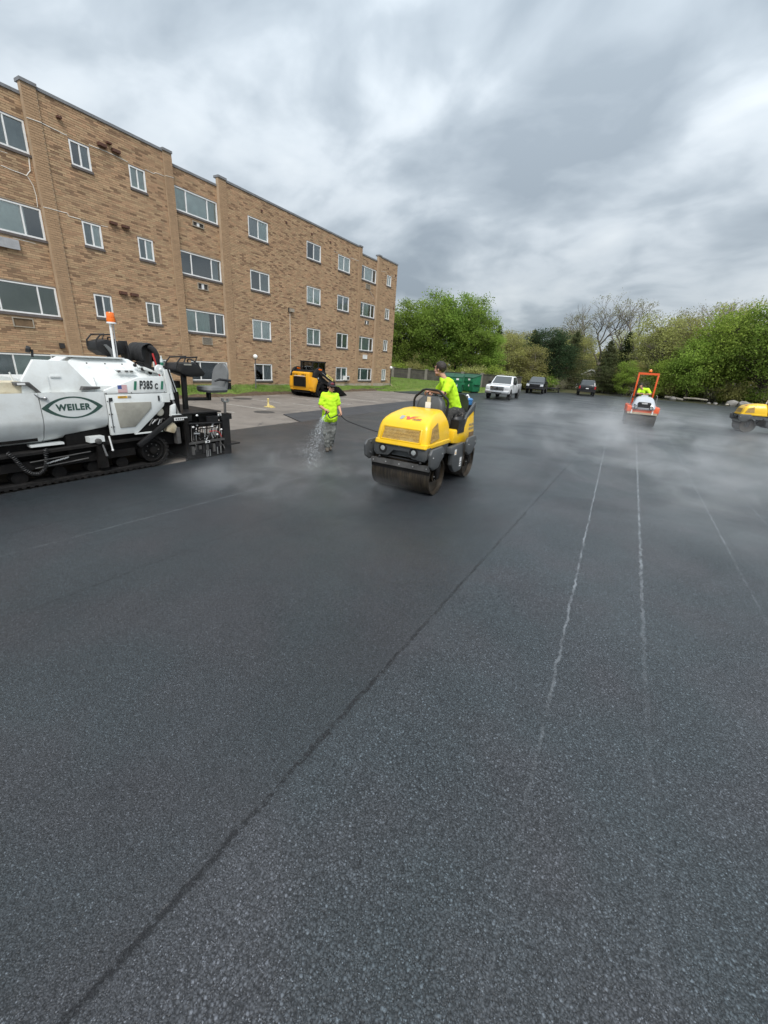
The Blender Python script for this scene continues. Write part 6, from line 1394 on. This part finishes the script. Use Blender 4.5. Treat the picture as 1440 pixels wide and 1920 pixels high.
for x in (-3.08, -3.38): grown('boot', [('c', W(x, 7.75, .95), W(x, 7.58, .935), .05, .042), ('c', W(x, 7.75, .95), W(x, 7.74, 1.03), .055, .055)], .009, 'boot', pd, 2)
hair_cap(pd, hc, tw, 'hair_dark', 1.12, -.03, .012, .03)
mb = MB()
for sx in (-1, 1): mb.ball((sx*.03, -.088, .014), (.012, .007, .007), 10, 8)
for v_ in mb.bm.verts: v_.co = hc+tw @ v_.co
mb.build('eyes', 'eye_white', pd)

# ---- driver of the orange roller: leaning out to the left, looking down
po = thing('person', 'person in lime shirt driving the orange roller, leaning out to look down', 'person', (0, 0, 0)); po.rotation_euler = (0, 0, R(3))
OR = Matrix.Rotation(R(3), 4, 'Z'); po.location = Vector((0.72, 26.75, 0))+OR.to_3x3() @ Vector((0, .45, 1.2)); ob_ = Vector((0, .45, 1.2))
def Q(x, y, z): return Vector((x, y, z))-ob_
hip, chest, hc = Q(.02, .45, 1.30), Q(-.10, .22, 1.68), Q(-.27, .05, 1.98)
tw3 = Matrix.Rotation(R(-30), 3, 'Z') @ Matrix.Rotation(R(22), 3, 'X')
hp3, _ = head_prims(hc, tw3)
LSh, LEl, LWr = Q(.09, .14, 1.80), Q(.26, .0, 1.60), Q(.12, -.08, 1.60); RSh, REl, RWr = Q(-.26, .2, 1.80), Q(-.34, .02, 1.58), Q(-.12, -.10, 1.60)
b_ = hp3+[('c', chest, Q(-.20, .1, 1.86), .09, .055), ('c', hip, chest, .13, .14), ('c', LSh, LEl, .055, .044), ('c', LEl, LWr, .044, .029), ('c', RSh, REl, .055, .044), ('c', REl, RWr, .044, .029), ('c', hip+Vector((.1, 0, 0)), Q(.16, .0, 1.3), .085, .06), ('c', hip+Vector((-.1, 0, 0)), Q(-.16, .0, 1.3), .085, .06)]
b_ += hand_prims(LWr, (-.8, -.4, 0), (0, 0, -1), (0, -1, 0), 1.1)+hand_prims(RWr, (.8, -.4, 0), (0, 0, -1), (0, -1, 0), 1.1)
grown('body', b_, .0095, 'skin', po, 3)
grown('shirt', [('c', hip, chest, .165, .16), ('c', LSh, RSh, .105, .105), ('c', LSh, LSh.lerp(LEl, .7), .09, .08), ('c', RSh, RSh.lerp(REl, .7), .09, .08)], .014, 'hi_vis', po, 4, .009, 11)
grown('trousers', [('c', hip+Vector((-.08, 0, -.04)), hip+Vector((.08, 0, -.04)), .13, .13), ('c', hip+Vector((.1, 0, -.02)), Q(.16, .0, 1.28), .11, .09), ('c', hip+Vector((-.1, 0, -.02)), Q(-.16, .0, 1.28), .11, .09)], .014, 'trouser_dark', po, 3)
hair_cap(po, hc, tw3, 'hair_black', 1.0, -.03, .008, .03)

# ================================================================== HOSE AND WATER
pm('hose_black', (0.018, 0.018, 0.019), 0.5, var=0.2)
MW = Matrix.Translation(pw.location) @ Matrix.Rotation(R(29.07+12), 4, 'Z')
rh = MW @ Vector((-.10, -.36, 1.03)); lh = MW @ Vector((.265, -.15, .955))
def bez(pts, n=10):
    """smooth curve through points (Catmull-Rom)"""
    P = [Vector(p) for p in pts]; P = [P[0]*2-P[1]]+P+[P[-1]*2-P[-2]]; out_ = []
    for i in range(1, len(P)-2):
        for k in range(n):
            t_ = k/n; out_.append(.5*((2*P[i])+(-P[i-1]+P[i+1])*t_+(2*P[i-1]-5*P[i]+4*P[i+1]-P[i+2])*t_*t_+(-P[i-1]+3*P[i]-3*P[i+1]+P[i+2])*t_**3))
    return out_+[P[-2]]
hz_ = thing('water_hose', 'black water hose running from the walking worker to the centre roller', 'hose', (-6.2, 8.2, 0))
pts = bez([rh+Vector((-.02, .05, -.01)), rh+Vector((.06, .06, -.13)), rh.lerp(lh, .55)+Vector((0, 0, -.07)), lh+Vector((-.06, 0, .005)), lh, lh+Vector((.14, .06, -.12)), (-5.62, 8.62, .74), (-5.2, 8.85, .62), (-4.7, 9.0, .58), (-4.25, 8.98, .66), (-3.95, 8.9, .8), (-3.86, 8.85, .95)])
MB().tube(pts, .014, 8).build('hose_line', 'hose_black', hz_, world=True)
nzl = MB().tube([rh+Vector((0, 0, .03)), rh+Vector((.02, -.05, -.02)), rh+Vector((.05, -.11, -.05))], [.022, .02, .026], 10).build('nozzle', 'black_paint', hz_, world=True)
m, t, b = newmat('water_drop')
t.set(b, 'Base Color', (.80, .85, .88, 1)); t.set(b, 'Roughness', .08); t.set(b, 'Transmission Weight', .35); t.set(b, 'IOR', 1.33)
g = random.Random(3); V = []; F = []
src = rh+Vector((.05, -.11, -.05)); land = Vector((-5.68, 6.75, 0))
def drop(p, d, r_):
    a = d.orthogonal().normalized()*r_; c_ = d.cross(a).normalized()*r_; i = len(V)
    V.extend([p+d*r_*g.uniform(2, 5), p+a, p+c_, p-a, p-c_, p-d*r_*2]); F.extend([(i, i+1, i+2), (i, i+2, i+3), (i, i+3, i+4), (i, i+4, i+1), (i+5, i+2, i+1), (i+5, i+3, i+2), (i+5, i+4, i+3), (i+5, i+1, i+4)])
for k in range(1400):
    u = g.random()**.75; sp_ = .012+.30*u**1.4
    e_ = land+Vector((g.gauss(0, .32), g.gauss(0, .32), 0)) if u > .0 else land
    p = src.lerp(land, u); p.z = src.z*(1-u**1.7); p += Vector((g.gauss(0, sp_*.55), g.gauss(0, sp_*.55), g.gauss(0, sp_*.45)))
    if p.z < .01: p.z = abs(p.z)*.5+.005
    d = (land-src); d.z = -src.z*(.5+1.5*u); d = (d+Vector((g.gauss(0, .3), g.gauss(0, .3), g.gauss(0, .3)))).normalized()
    drop(p, d, g.uniform(.0014, .0036)*(1.25 if u < .25 else 1))
me = bpy.data.meshes.new('water_spray'); me.from_pydata([tuple(v_) for v_ in V], [], F)
tag(link_mesh('water_spray', me, 'water_drop'), 'fan of water drops falling from the hose nozzle to the asphalt', 'water spray', kind='stuff')

# ================================================================== TREES
def mat_leaf(name, c1, c2, c3):
    m, t, b = newmat(name)
    ri = t.n('ShaderNodeNewGeometry').outputs['Random Per Island']; oi = t.n('ShaderNodeObjectInfo').outputs['Random']
    big = t.noise(t.n('ShaderNodeNewGeometry').outputs['Position'], 0.55, 3, 0.5)
    c = t.mix(ri, c1, c2); c = t.mix(t.math('MULTIPLY', t.ramp(big, (0.42, 0.0), (0.62, 1.0)), 0.65), c, c3)
    hs = t.n('ShaderNodeHueSaturation', {'Color': c, 'Hue': t.math('MULTIPLY_ADD', oi, 0.03, 0.485), 'Value': t.math('MULTIPLY_ADD', oi, 0.3, 0.85)}); c = hs.outputs[0]
    df = t.n('ShaderNodeBsdfDiffuse', {'Color': c}); tl = t.n('ShaderNodeBsdfTranslucent', {'Color': c}); mx = t.n('ShaderNodeMixShader', {0: 0.45})
    t.t.links.new(df.outputs[0], mx.inputs[1]); t.t.links.new(tl.outputs[0], mx.inputs[2]); t.t.links.new(mx.outputs[0], t.t.nodes['Material Output'].inputs[0])
mat_leaf('leaf_maple', (0.17, 0.27, 0.05), (0.31, 0.45, 0.095), (0.145, 0.235, 0.05))
mat_leaf('leaf_fresh', (0.23, 0.33, 0.055), (0.37, 0.47, 0.10), (0.19, 0.27, 0.06))
mat_leaf('leaf_olive', (0.30, 0.31, 0.10), (0.45, 0.45, 0.16), (0.26, 0.26, 0.11))
mat_leaf('leaf_pale', (0.26, 0.27, 0.15), (0.38, 0.38, 0.22), (0.23, 0.22, 0.13))
mat_leaf('needle', (0.035, 0.065, 0.03), (0.07, 0.105, 0.05), (0.05, 0.065, 0.035))
mat_leaf('needle_olive', (0.075, 0.095, 0.04), (0.13, 0.14, 0.065), (0.10, 0.10, 0.05))
pm('bark', (0.065, 0.052, 0.042), 0.9, var=0.3, scale=4, bump=0.6, bscale=20); pm('bark_grey', (0.24, 0.21, 0.18), 0.9, var=0.25, scale=3, bump=0.5, bscale=20)

def leaves_mesh(name, pts, size, g, needle=False):
    n = len(pts); P = np.array(pts, dtype=np.float64); rs = np.random.RandomState(g.randrange(10**6))
    a = rs.normal(size=(n, 3)); a /= np.linalg.norm(a, axis=1)[:, None]; b_ = rs.normal(size=(n, 3)); b_ -= a*(a*b_).sum(1)[:, None]; b_ /= np.linalg.norm(b_, axis=1)[:, None]
    s = size*rs.uniform(.6, 1.3, (n, 1)); w_ = s*(.28 if needle else .62)
    V = np.stack([P-a*s*.5, P+b_*w_*.5, P+a*s*.5, P-b_*w_*.5], 1).reshape(-1, 3)
    F = np.arange(n*4).reshape(-1, 4)
    me = bpy.data.meshes.new(name); me.from_pydata(V.tolist(), [], F.tolist()); return me
def broadleaf(seed, h, crown_lo, rad, n_clust, per, leaf, lmat, bmat, spread=.55, trunk_r=.18, lean=.0, stems=1, dome=1.0):
    """returns (trunk mesh, crown mesh): limbs run to clump centres scattered through a lobed crown"""
    g = random.Random(seed); mb = MB(); pts = []; cl = []
    zc, rz = (h+crown_lo)/2, (h-crown_lo)/2
    while len(cl) < n_clust:
        x, y, z = (g.uniform(-1, 1) for _ in range(3)); r2 = x*x+y*y+z*z
        if r2 > 1 or r2 < .12 and g.random() < .7: continue
        if z < -.3 and x*x+y*y > .55: continue
        a = math.atan2(y, x); lob = 1+.28*mnoise.noise(Vector((math.cos(a)*1.3+seed, math.sin(a)*1.3, z*1.6)))
        cl.append(Vector((x*rad*lob, y*rad*lob, zc+z*rz*(1+.12*mnoise.noise(Vector((x*2, y*2, seed*1.7)))))))
    top = Vector((lean*h, 0, h*.82))
    for s_ in range(stems):
        bx = Vector((g.uniform(-.5, .5)*(stems > 1)*1.2, g.uniform(-.5, .5)*(stems > 1)*1.2, 0)); tp = top+Vector((g.uniform(-1, 1), g.uniform(-1, 1), 0))*(rad*.35 if stems > 1 else .1)
        mid = [bx.lerp(tp, k/6)+Vector((g.gauss(0, .07), g.gauss(0, .07), 0))*k for k in range(7)]; mid[0].z = -.3
        mb.tube(mid, [trunk_r*(1-.8*k/6)*(1.25 if k == 0 else 1) for k in range(7)], 8)
    for c in cl:
        zs = max(h*.12, min(h*.75, c.z-(.5+.5*math.hypot(c.x, c.y)))); st = Vector((lean*zs+g.gauss(0, .05), g.gauss(0, .05), zs)); L = (c-st).length
        m_ = st.lerp(c, .5)+Vector((g.gauss(0, .06), g.gauss(0, .06), .05))*L
        r0 = trunk_r*.30*min(1, L/2.5); mb.tube([st, st.lerp(m_, .5)+Vector((0, 0, .02*L)), m_, m_.lerp(c, .6), c], [r0, r0*.8, r0*.55, r0*.35, .012], 5, False)
        for k in range(3):
            e_ = c+Vector((g.gauss(0, 1), g.gauss(0, 1), g.gauss(0, .7)))*spread; mb.tube([m_.lerp(c, g.uniform(.3, 1)), e_], [.018, .006], 4, False)
        sx = spread*g.uniform(.7, 1.3)
        for k in range(int(per*g.uniform(.5, 1.4))):
            p = c+Vector((g.gauss(0, sx), g.gauss(0, sx), g.gauss(0, sx*.62))); pts.append((p.x, p.y, p.z))
    me = bpy.data.meshes.new('trunk'); mb.bm.to_mesh(me); mb.bm.free(); me.shade_smooth(); me.materials.append(MATS[bmat])
    cm = leaves_mesh('crown', pts, leaf, g); cm.materials.append(MATS[lmat]); return me, cm
def conifer(seed, h, rad, n, per, lmat, leaf=.22, bare=.12, irregular=.3):
    g = random.Random(seed); mb = MB(); pts = []
    mb.tube([(0, 0, -.3), (0, 0, h*.5), (g.gauss(0, .1), 0, h)], [.17, .1, .015], 7)
    for i in range(n):
        u = (i+g.random())/n; z = h*(bare+(1-bare)*u); r_ = rad*(1-u)**.8*(1+g.uniform(-irregular, irregular))*(.5+.5*min(1, (u)/.12))+.15; a = i*2.4+g.gauss(0, .3)
        dz = -.12*r_+g.gauss(0, .1); e_ = Vector((math.cos(a)*r_, math.sin(a)*r_, z+dz)); s_ = Vector((0, 0, z)); mb.tube([s_, s_.lerp(e_, .5)+Vector((0, 0, .05*r_)), e_], [.03, .02, .006], 4, False)
        for k in range(int(per*(.4+r_/rad))):
            t_ = g.random()**.7; p = s_.lerp(e_, t_); w_ = .10+.20*r_*(.3+t_*.6)*.6
            pts.append((p.x+g.gauss(0, w_), p.y+g.gauss(0, w_), p.z+g.gauss(0, .09)-.04))
    me = bpy.data.meshes.new('trunk'); mb.bm.to_mesh(me); mb.bm.free(); me.shade_smooth(); me.materials.append(MATS['bark'])
    cm = leaves_mesh('crown', pts, leaf, g, True); cm.materials.append(MATS[lmat]); return me, cm
def bare_tree(seed, h, leafy=0, leaf=.2, lmat='leaf_pale'):
    g = random.Random(seed); mb = MB(); pts = []; tips = []
    def rec(p, d, L, r_, lev):
        q = p+d*L; m_ = p.lerp(q, .5)+Vector((g.gauss(0, .05), g.gauss(0, .05), 0))*L
        mb.tube([p, m_, q], [r_, r_*.85, r_*.7], 6 if lev < 2 else (4 if lev < 4 else 3), False)
        if lev >= 6 or L < .22: tips.append(q); return
        for k in range(2 if lev < 1 else g.choice((2, 3, 3))):
            ax = Vector((g.gauss(0, 1), g.gauss(0, 1), g.gauss(0, .25))).normalized(); nd = (d+ax*g.uniform(.42, .78)+Vector((0, 0, .10))).normalized()
            rec(q if k else p.lerp(q, g.uniform(.75, 1)), nd, L*g.uniform(.66, .84), r_*g.uniform(.55, .68), lev+1)
    rec(Vector((0, 0, -.3)), Vector((g.gauss(0, .05), g.gauss(0, .05), 1)).normalized(), h*.27, h*.017, 0)
    zz = max(t_.z for t_ in tips); k_ = h/zz
    for v_ in mb.bm.verts: v_.co *= k_
    for t_ in tips:
        for k in range(leafy):
            p = t_*k_+Vector((g.gauss(0, .22), g.gauss(0, .22), g.gauss(0, .2))); pts.append((p.x, p.y, p.z))
    me = bpy.data.meshes.new('trunk'); mb.bm.to_mesh(me); mb.bm.free(); me.materials.append(MATS['bark_grey'])
    cm = None
    if pts: cm = leaves_mesh('crown', pts, leaf, g); cm.materials.append(MATS[lmat])
    return me, cm
PROTO = {
    'maple1': broadleaf(1, 10.4, 1.2, 2.9, 140, 125, .21, 'leaf_maple', 'bark', .50, .15),
    'maple2': broadleaf(2, 10.8, 1.3, 3.1, 150, 125, .21, 'leaf_maple', 'bark', .52, .16, stems=2),
    'maple3': broadleaf(3, 9.6, 1.2, 2.7, 120, 115, .21, 'leaf_fresh', 'bark', .50, .14),
    'olive1': broadleaf(4, 11.5, 1.5, 3.4, 130, 95, .20, 'leaf_olive', 'bark_grey', .55, .17),
    'olive2': broadleaf(5, 8.8, 0.8, 2.8, 110, 95, .20, 'leaf_olive', 'bark_grey', .5, .13, stems=2),
    'green1': broadleaf(6, 10.2, 2.2, 4.4, 150, 120, .24, 'leaf_maple', 'bark', .62, .32),
    'green2': broadleaf(7, 8.4, 1.0, 3.4, 120, 110, .24, 'leaf_fresh', 'bark', .60, .22),
    'pale1': broadleaf(8, 11.0, 2.2, 3.2, 110, 55, .18, 'leaf_pale', 'bark_grey', .55, .16),
    'pine1': broadleaf(11, 9.2, 1.2, 2.9, 120, 120, .2, 'needle', 'bark', .5, .16), 'pine2': conifer(12, 8.6, 2.9, 140, 95, 'needle_olive', .26, .06, .55), 'spruce': conifer(13, 9.6, 2.0, 170, 75, 'needle', .24, .05, .25),
    'bare1': bare_tree(21, 13.5, 1, .12), 'bare2': bare_tree(22, 15.0, 5, .2), 'bare3': bare_tree(23, 14.0, 3, .16),
    'shrub1': broadleaf(31, 2.2, .1, 1.3, 45, 80, .16, 'leaf_olive', 'bark', .30, .04, stems=4), 'shrub2': broadleaf(32, 1.8, .1, 1.2, 40, 90, .16, 'leaf_fresh', 'bark', .30, .04, stems=4), 'brush': broadleaf(33, 2.0, .2, 1.5, 50, 30, .12, 'leaf_pale', 'bark_grey', .35, .03, stems=5),
}
def tree(proto, x, y, z, s, rz, name, label, cat, group, sz=None):
    tm, cm = PROTO[proto]
    t_ = thing(name, label, cat, (x, y, z), rz, group); t_.scale = (s, s, sz or s)
    o_ = bpy.data.objects.new('trunk', tm); C.objects.link(o_); o_.parent = t_
    if cm is not None: o_ = bpy.data.objects.new('crown', cm); C.objects.link(o_); o_.parent = t_
    return t_
G1 = 'leafy trees behind the boundary wall'
for i, (p, x, y, s, sz, lab) in enumerate((
    ('maple3', -31.6, 55, 1.0, .92, 'green tree at the left end of the wall, partly behind the building corner'),
    ('maple1', -28.6, 53.5, .95, .97, 'green tree just right of the building corner behind the wall'),
    ('maple3', -26.2, 55.5, .9, 1.06, 'light green tree between the first two tall wall trees'),
    ('maple2', -23.6, 53.8, 1.0, 1.0, 'tallest green tree behind the wall, above the roller driver'),
    ('maple1', -20.9, 54.5, 1.0, 1.03, 'dense green tree behind the wall above the dumpsters'),
    ('maple2', -18.6, 53.6, .88, .93, 'rounded green tree ending the tall row right of the dumpsters'),
    ('maple3', -16.6, 55, .7, .66, 'low green tree at the right end of the wall behind the white pickup'))):
    tree(p, x, y, .5, s, i*1.3, 'maple_tree', lab, 'tree', G1, sz)
G2 = 'mixed trees beyond the far edge of the lot'
far = [
    ('spruce', -21.0, 73, 1.0, .95, 'spruce_tree', 'narrow dark conifer showing right of the tall green wall trees'),
    ('olive2', -16.6, 64, 1.0, .86, 'olive_tree', 'yellow-green tree behind the white pickup truck'),
    ('olive1', -18.8, 78, 1.0, .80, 'olive_tree', 'tall yellowish tree behind the narrow dark conifer'),
    ('olive2', -13.6, 65.5, .8, .72, 'olive_tree', 'small yellow-green tree between the white and dark pickups'),
    ('pine1', -13.6, 71, 1.12, .93, 'pine_tree', 'broad dark pine left of the pair above the dark pickup'),
    ('pine1', -11.2, 70, 1.05, .92, 'pine_tree', 'broad dark pine right of the pair above the dark pickup'),
    ('pine2', -9.0, 74, 1.05, .98, 'pine_tree', 'olive pine right of the dark pine pair'),
    ('pale1', -10.0, 84, 1.1, 1.05, 'pale_tree', 'pale budding tree above the olive pine'),
    ('pine2', -3.9, 71, .85, .84, 'pine_tree', 'dull olive pine above the black sport utility vehicle'),
    ('olive2', -9.0, 79, 1.0, .95, 'olive_tree', 'yellow-green tree over the grey gabled house'),
    ('bare1', -5.6, 86, 1.05, 1.03, 'bare_tree', 'spreading leafless tree above the black sport utility vehicle'),
    ('spruce', -1.9, 76, 1.05, .90, 'spruce_tree', 'dark pointed conifer just left of the orange roller frame'),
    ('pine2', -3.4, 72, .8, .72, 'pine_tree', 'low olive pine between the black vehicle and the orange roller'),
    ('bare2', -.7, 87, 1.0, 1.0, 'bare_tree', 'tall sparsely budding tree above the orange roller'),
    ('olive1', 2.0, 74, 1.2, 1.0, 'olive_tree', 'big yellow-green tree right above the orange roller'),
    ('pale1', 4.6, 80, 1.1, 1.08, 'pale_tree', 'pale budding tree right of the big yellow-green one'),
    ('olive1', 5.6, 76, 1.1, 1.0, 'olive_tree', 'yellow-green tree right of the big one over the orange roller'),
    ('bare3', 7.4, 89, .95, .98, 'bare_tree', 'leafless tree behind the yellow-green trees on the right'),
    ('bare3', 11.2, 88, 1.05, 1.05, 'bare_tree', 'tall leafless tree above the right yellow roller'),
    ('bare1', 14.6, 90, 1.0, .98, 'bare_tree', 'leafless tree at the top right corner of the woods'),
    ('green2', 6.6, 70, .85, .90, 'green_tree', 'low bright green tree above the rubble on the right'),
    ('green2', 9.6, 71.5, 1.2, 1.3, 'green_tree', 'bright green tree left of the large one at the right edge'),
    ('green1', 14.2, 69.5, 1.15, 1.2, 'green_tree', 'large dark green tree with thick trunk at the right edge'),
    ('green1', 17.8, 72, 1.15, 1.3, 'green_tree', 'tall green tree cut off by the right edge'),
    ('olive1', 10.8, 79, 1.3, 1.18, 'olive_tree', 'yellow-green tree rising behind the right green trees'),
    ('olive2', -.4, 70.5, .62, .55, 'olive_tree', 'small yellow-green tree behind the orange roller driver'),
    ('maple3', -1.0, 68.8, .5, .50, 'green_sapling', 'bright green sapling left of the orange roller post'),
    ('olive2', -23.0, 84, 1.2, 1.05, 'olive_tree', 'yellow-green tree far behind the tall wall trees'),
    ('pale1', -14.6, 90, 1.15, .90, 'pale_tree', 'pale tree far behind the dark pine pair'),
    ('olive2', -11.6, 92, 1.3, 1.15, 'olive_tree', 'yellow-green tree far behind the dark pine pair'),
    ('olive1', -2.6, 94, 1.1, .95, 'olive_tree', 'yellowish tree far behind the leafless tree'),
    ('olive2', 3.0, 92, 1.3, 1.25, 'olive_tree', 'yellowish tree far behind the big yellow-green one'),
    ('olive1', 14.0, 84, 1.1, 1.05, 'olive_tree', 'yellow-green tree far behind the large dark green tree'),
    ('green1', 22.5, 74, 1.1, 1.05, 'green_tree', 'green tree just beyond the right edge'),
    ('pine2', -16.6, 80, 1.1, 1.05, 'pine_tree', 'olive pine behind the yellow-green tree by the white pickup'),
    ('pine2', 1.0, 82, 1.1, 1.0, 'pine_tree', 'dark olive pine deep behind the orange roller'),
    ('green2', 3.6, 70.6, .6, .60, 'green_tree', 'low green tree just right of the orange roller frame'),
]
for i, (p, x, y, s, sz, nm, lab) in enumerate(far):
    tree(p, x, y, far_z(x, y) if y > 67 else 0, s, i*2.1, nm, lab, 'tree', G2, sz)
g = random.Random(41); BUSH = {'shrub1': ('olive_shrub', 'olive bush'), 'shrub2': ('green_shrub', 'bright green bush'), 'brush': ('dry_brush', 'pale twiggy brush clump')}
ORD = ['first', 'second', 'third', 'fourth', 'fifth', 'sixth', 'seventh', 'eighth', 'ninth', 'tenth', 'eleventh', 'twelfth', 'thirteenth', 'fourteenth', 'fifteenth', 'sixteenth', 'seventeenth', 'eighteenth', 'nineteenth', 'twentieth', 'twenty-first', 'twenty-second', 'twenty-third', 'twenty-fourth']
bl = []
for i in range(46):
    x = -16+i*.83+g.uniform(-.4, .4); y = g.uniform(68.0, 76); p = g.choice(('shrub1', 'shrub2', 'brush', 'brush', 'shrub1'))
    if x < -11: y = g.uniform(64, 72)
    if -9 < x < -2.5: y += 14
    bl.append((x/y, p, x, y, g.uniform(.7, 1.35)))
cnt = {}
for (_, p, x, y, s) in sorted(bl):
    k = cnt[p] = cnt.get(p, -1)+1
    tree(p, x, y, far_z(x, y) if y > 67 else 0, s, g.uniform(0, 6), BUSH[p][0], f'{ORD[k]} {BUSH[p][1]} from the left along the far lot edge', 'bush', BUSH[p][1]+' row along the far edge')
for i in range(9):
    x = -29+i*2.0+g.uniform(-.4, .4); p = 'shrub2' if i % 2 else 'shrub1'
    tree(p, x, 50.3+g.uniform(0, 1.2), .5, g.uniform(.8, 1.2), g.uniform(0, 6), BUSH[p][0], f'{ORD[i//2]} {BUSH[p][1]} from the left showing over the boundary wall', 'bush', BUSH[p][1]+' row behind the wall')
# a far wood closing the horizon (one mass)
g = random.Random(77); pts = []
for i in range(26000):
    x = g.uniform(-110, 60); y = 125+g.uniform(0, 25)+.002*(x+20)**2; hgt = 7.5+3.0*mnoise.noise(Vector((x*.07, 0, 2)))+1.5*mnoise.noise(Vector((x*.3, 0, 5)))
    pts.append((x, y, g.uniform(0, 1)**.8*hgt+.5))
me = leaves_mesh('far_wood', pts, 1.1, g); tag(link_mesh('far_wood', me, 'leaf_olive'), 'distant belt of spring woodland closing the horizon', 'woodland', kind='stuff')

# ================================================================== STEAM over the hot mat
def steam(name, x0, x1, y0, y1, h, dens, sc, lo, hi, label, seed):
    m = bpy.data.materials.new(name); m.use_nodes = True; MATS[name] = m; t = NT(m); t.t.nodes.clear()
    o_ = t.n('ShaderNodeOutputMaterial'); pv_ = t.n('ShaderNodeVolumePrincipled', {'Color': (.98, .99, 1.0, 1), 'Anisotropy': .2})
    co = t.n('ShaderNodeTexCoord').outputs['Object']; mp_ = t.n('ShaderNodeMapping', {0: co}); mp_.inputs['Location'].default_value = (seed, seed*1.7, seed*.3); mp_.inputs['Scale'].default_value = (1, .8, 1.5)
    n_ = t.noise(mp_.outputs[0], sc, 5, .58, .6); sp = t.n('ShaderNodeSeparateXYZ', {0: co})
    d = t.smooth(n_, lo, hi)
    fz = t.math('POWER', t.math('SUBTRACT', 1.0, t.math('DIVIDE', sp.outputs[2], h), clamp=True), 1.6)
    cx, cy, rx, ry = (x0+x1)/2, (y0+y1)/2, (x1-x0)/2, (y1-y0)/2
    ex = t.math('DIVIDE', t.math('SUBTRACT', sp.outputs[0], cx), rx); ey = t.math('DIVIDE', t.math('SUBTRACT', sp.outputs[1], cy), ry)
    rr = t.math('ADD', t.math('MULTIPLY', ex, ex), t.math('MULTIPLY', ey, ey)); fe = t.math('SUBTRACT', 1.0, t.smooth(rr, .25, 1.0))
    t.set(pv_, 'Density', t.math('MULTIPLY', t.math('MULTIPLY', t.math('MULTIPLY', d, fz), fe), dens)); t.t.links.new(pv_.outputs[0], o_.inputs['Volume'])
    ob = MB().box(x0, x1, y0, y1, .006, h).build(name, m, None, smooth=0)
    tag(ob, label, 'steam', kind='stuff'); return ob
steam('steam', -7.0, 12.0, 3.5, 40.0, 1.4, .24, .42, .45, .70, 'thin white steam drifting low over the fresh asphalt', 3.7)
steam('steam', -2.6, 8.5, 6.5, 24.0, .85, .36, .8, .49, .70, 'curling steam wisps low over the asphalt right of the centre roller', 11.3)
steam('steam', -8.6, -2.6, 3.6, 9.4, .6, .50, .9, .43, .66, 'small steam puff where the sprayed water meets the hot asphalt', 8.1)
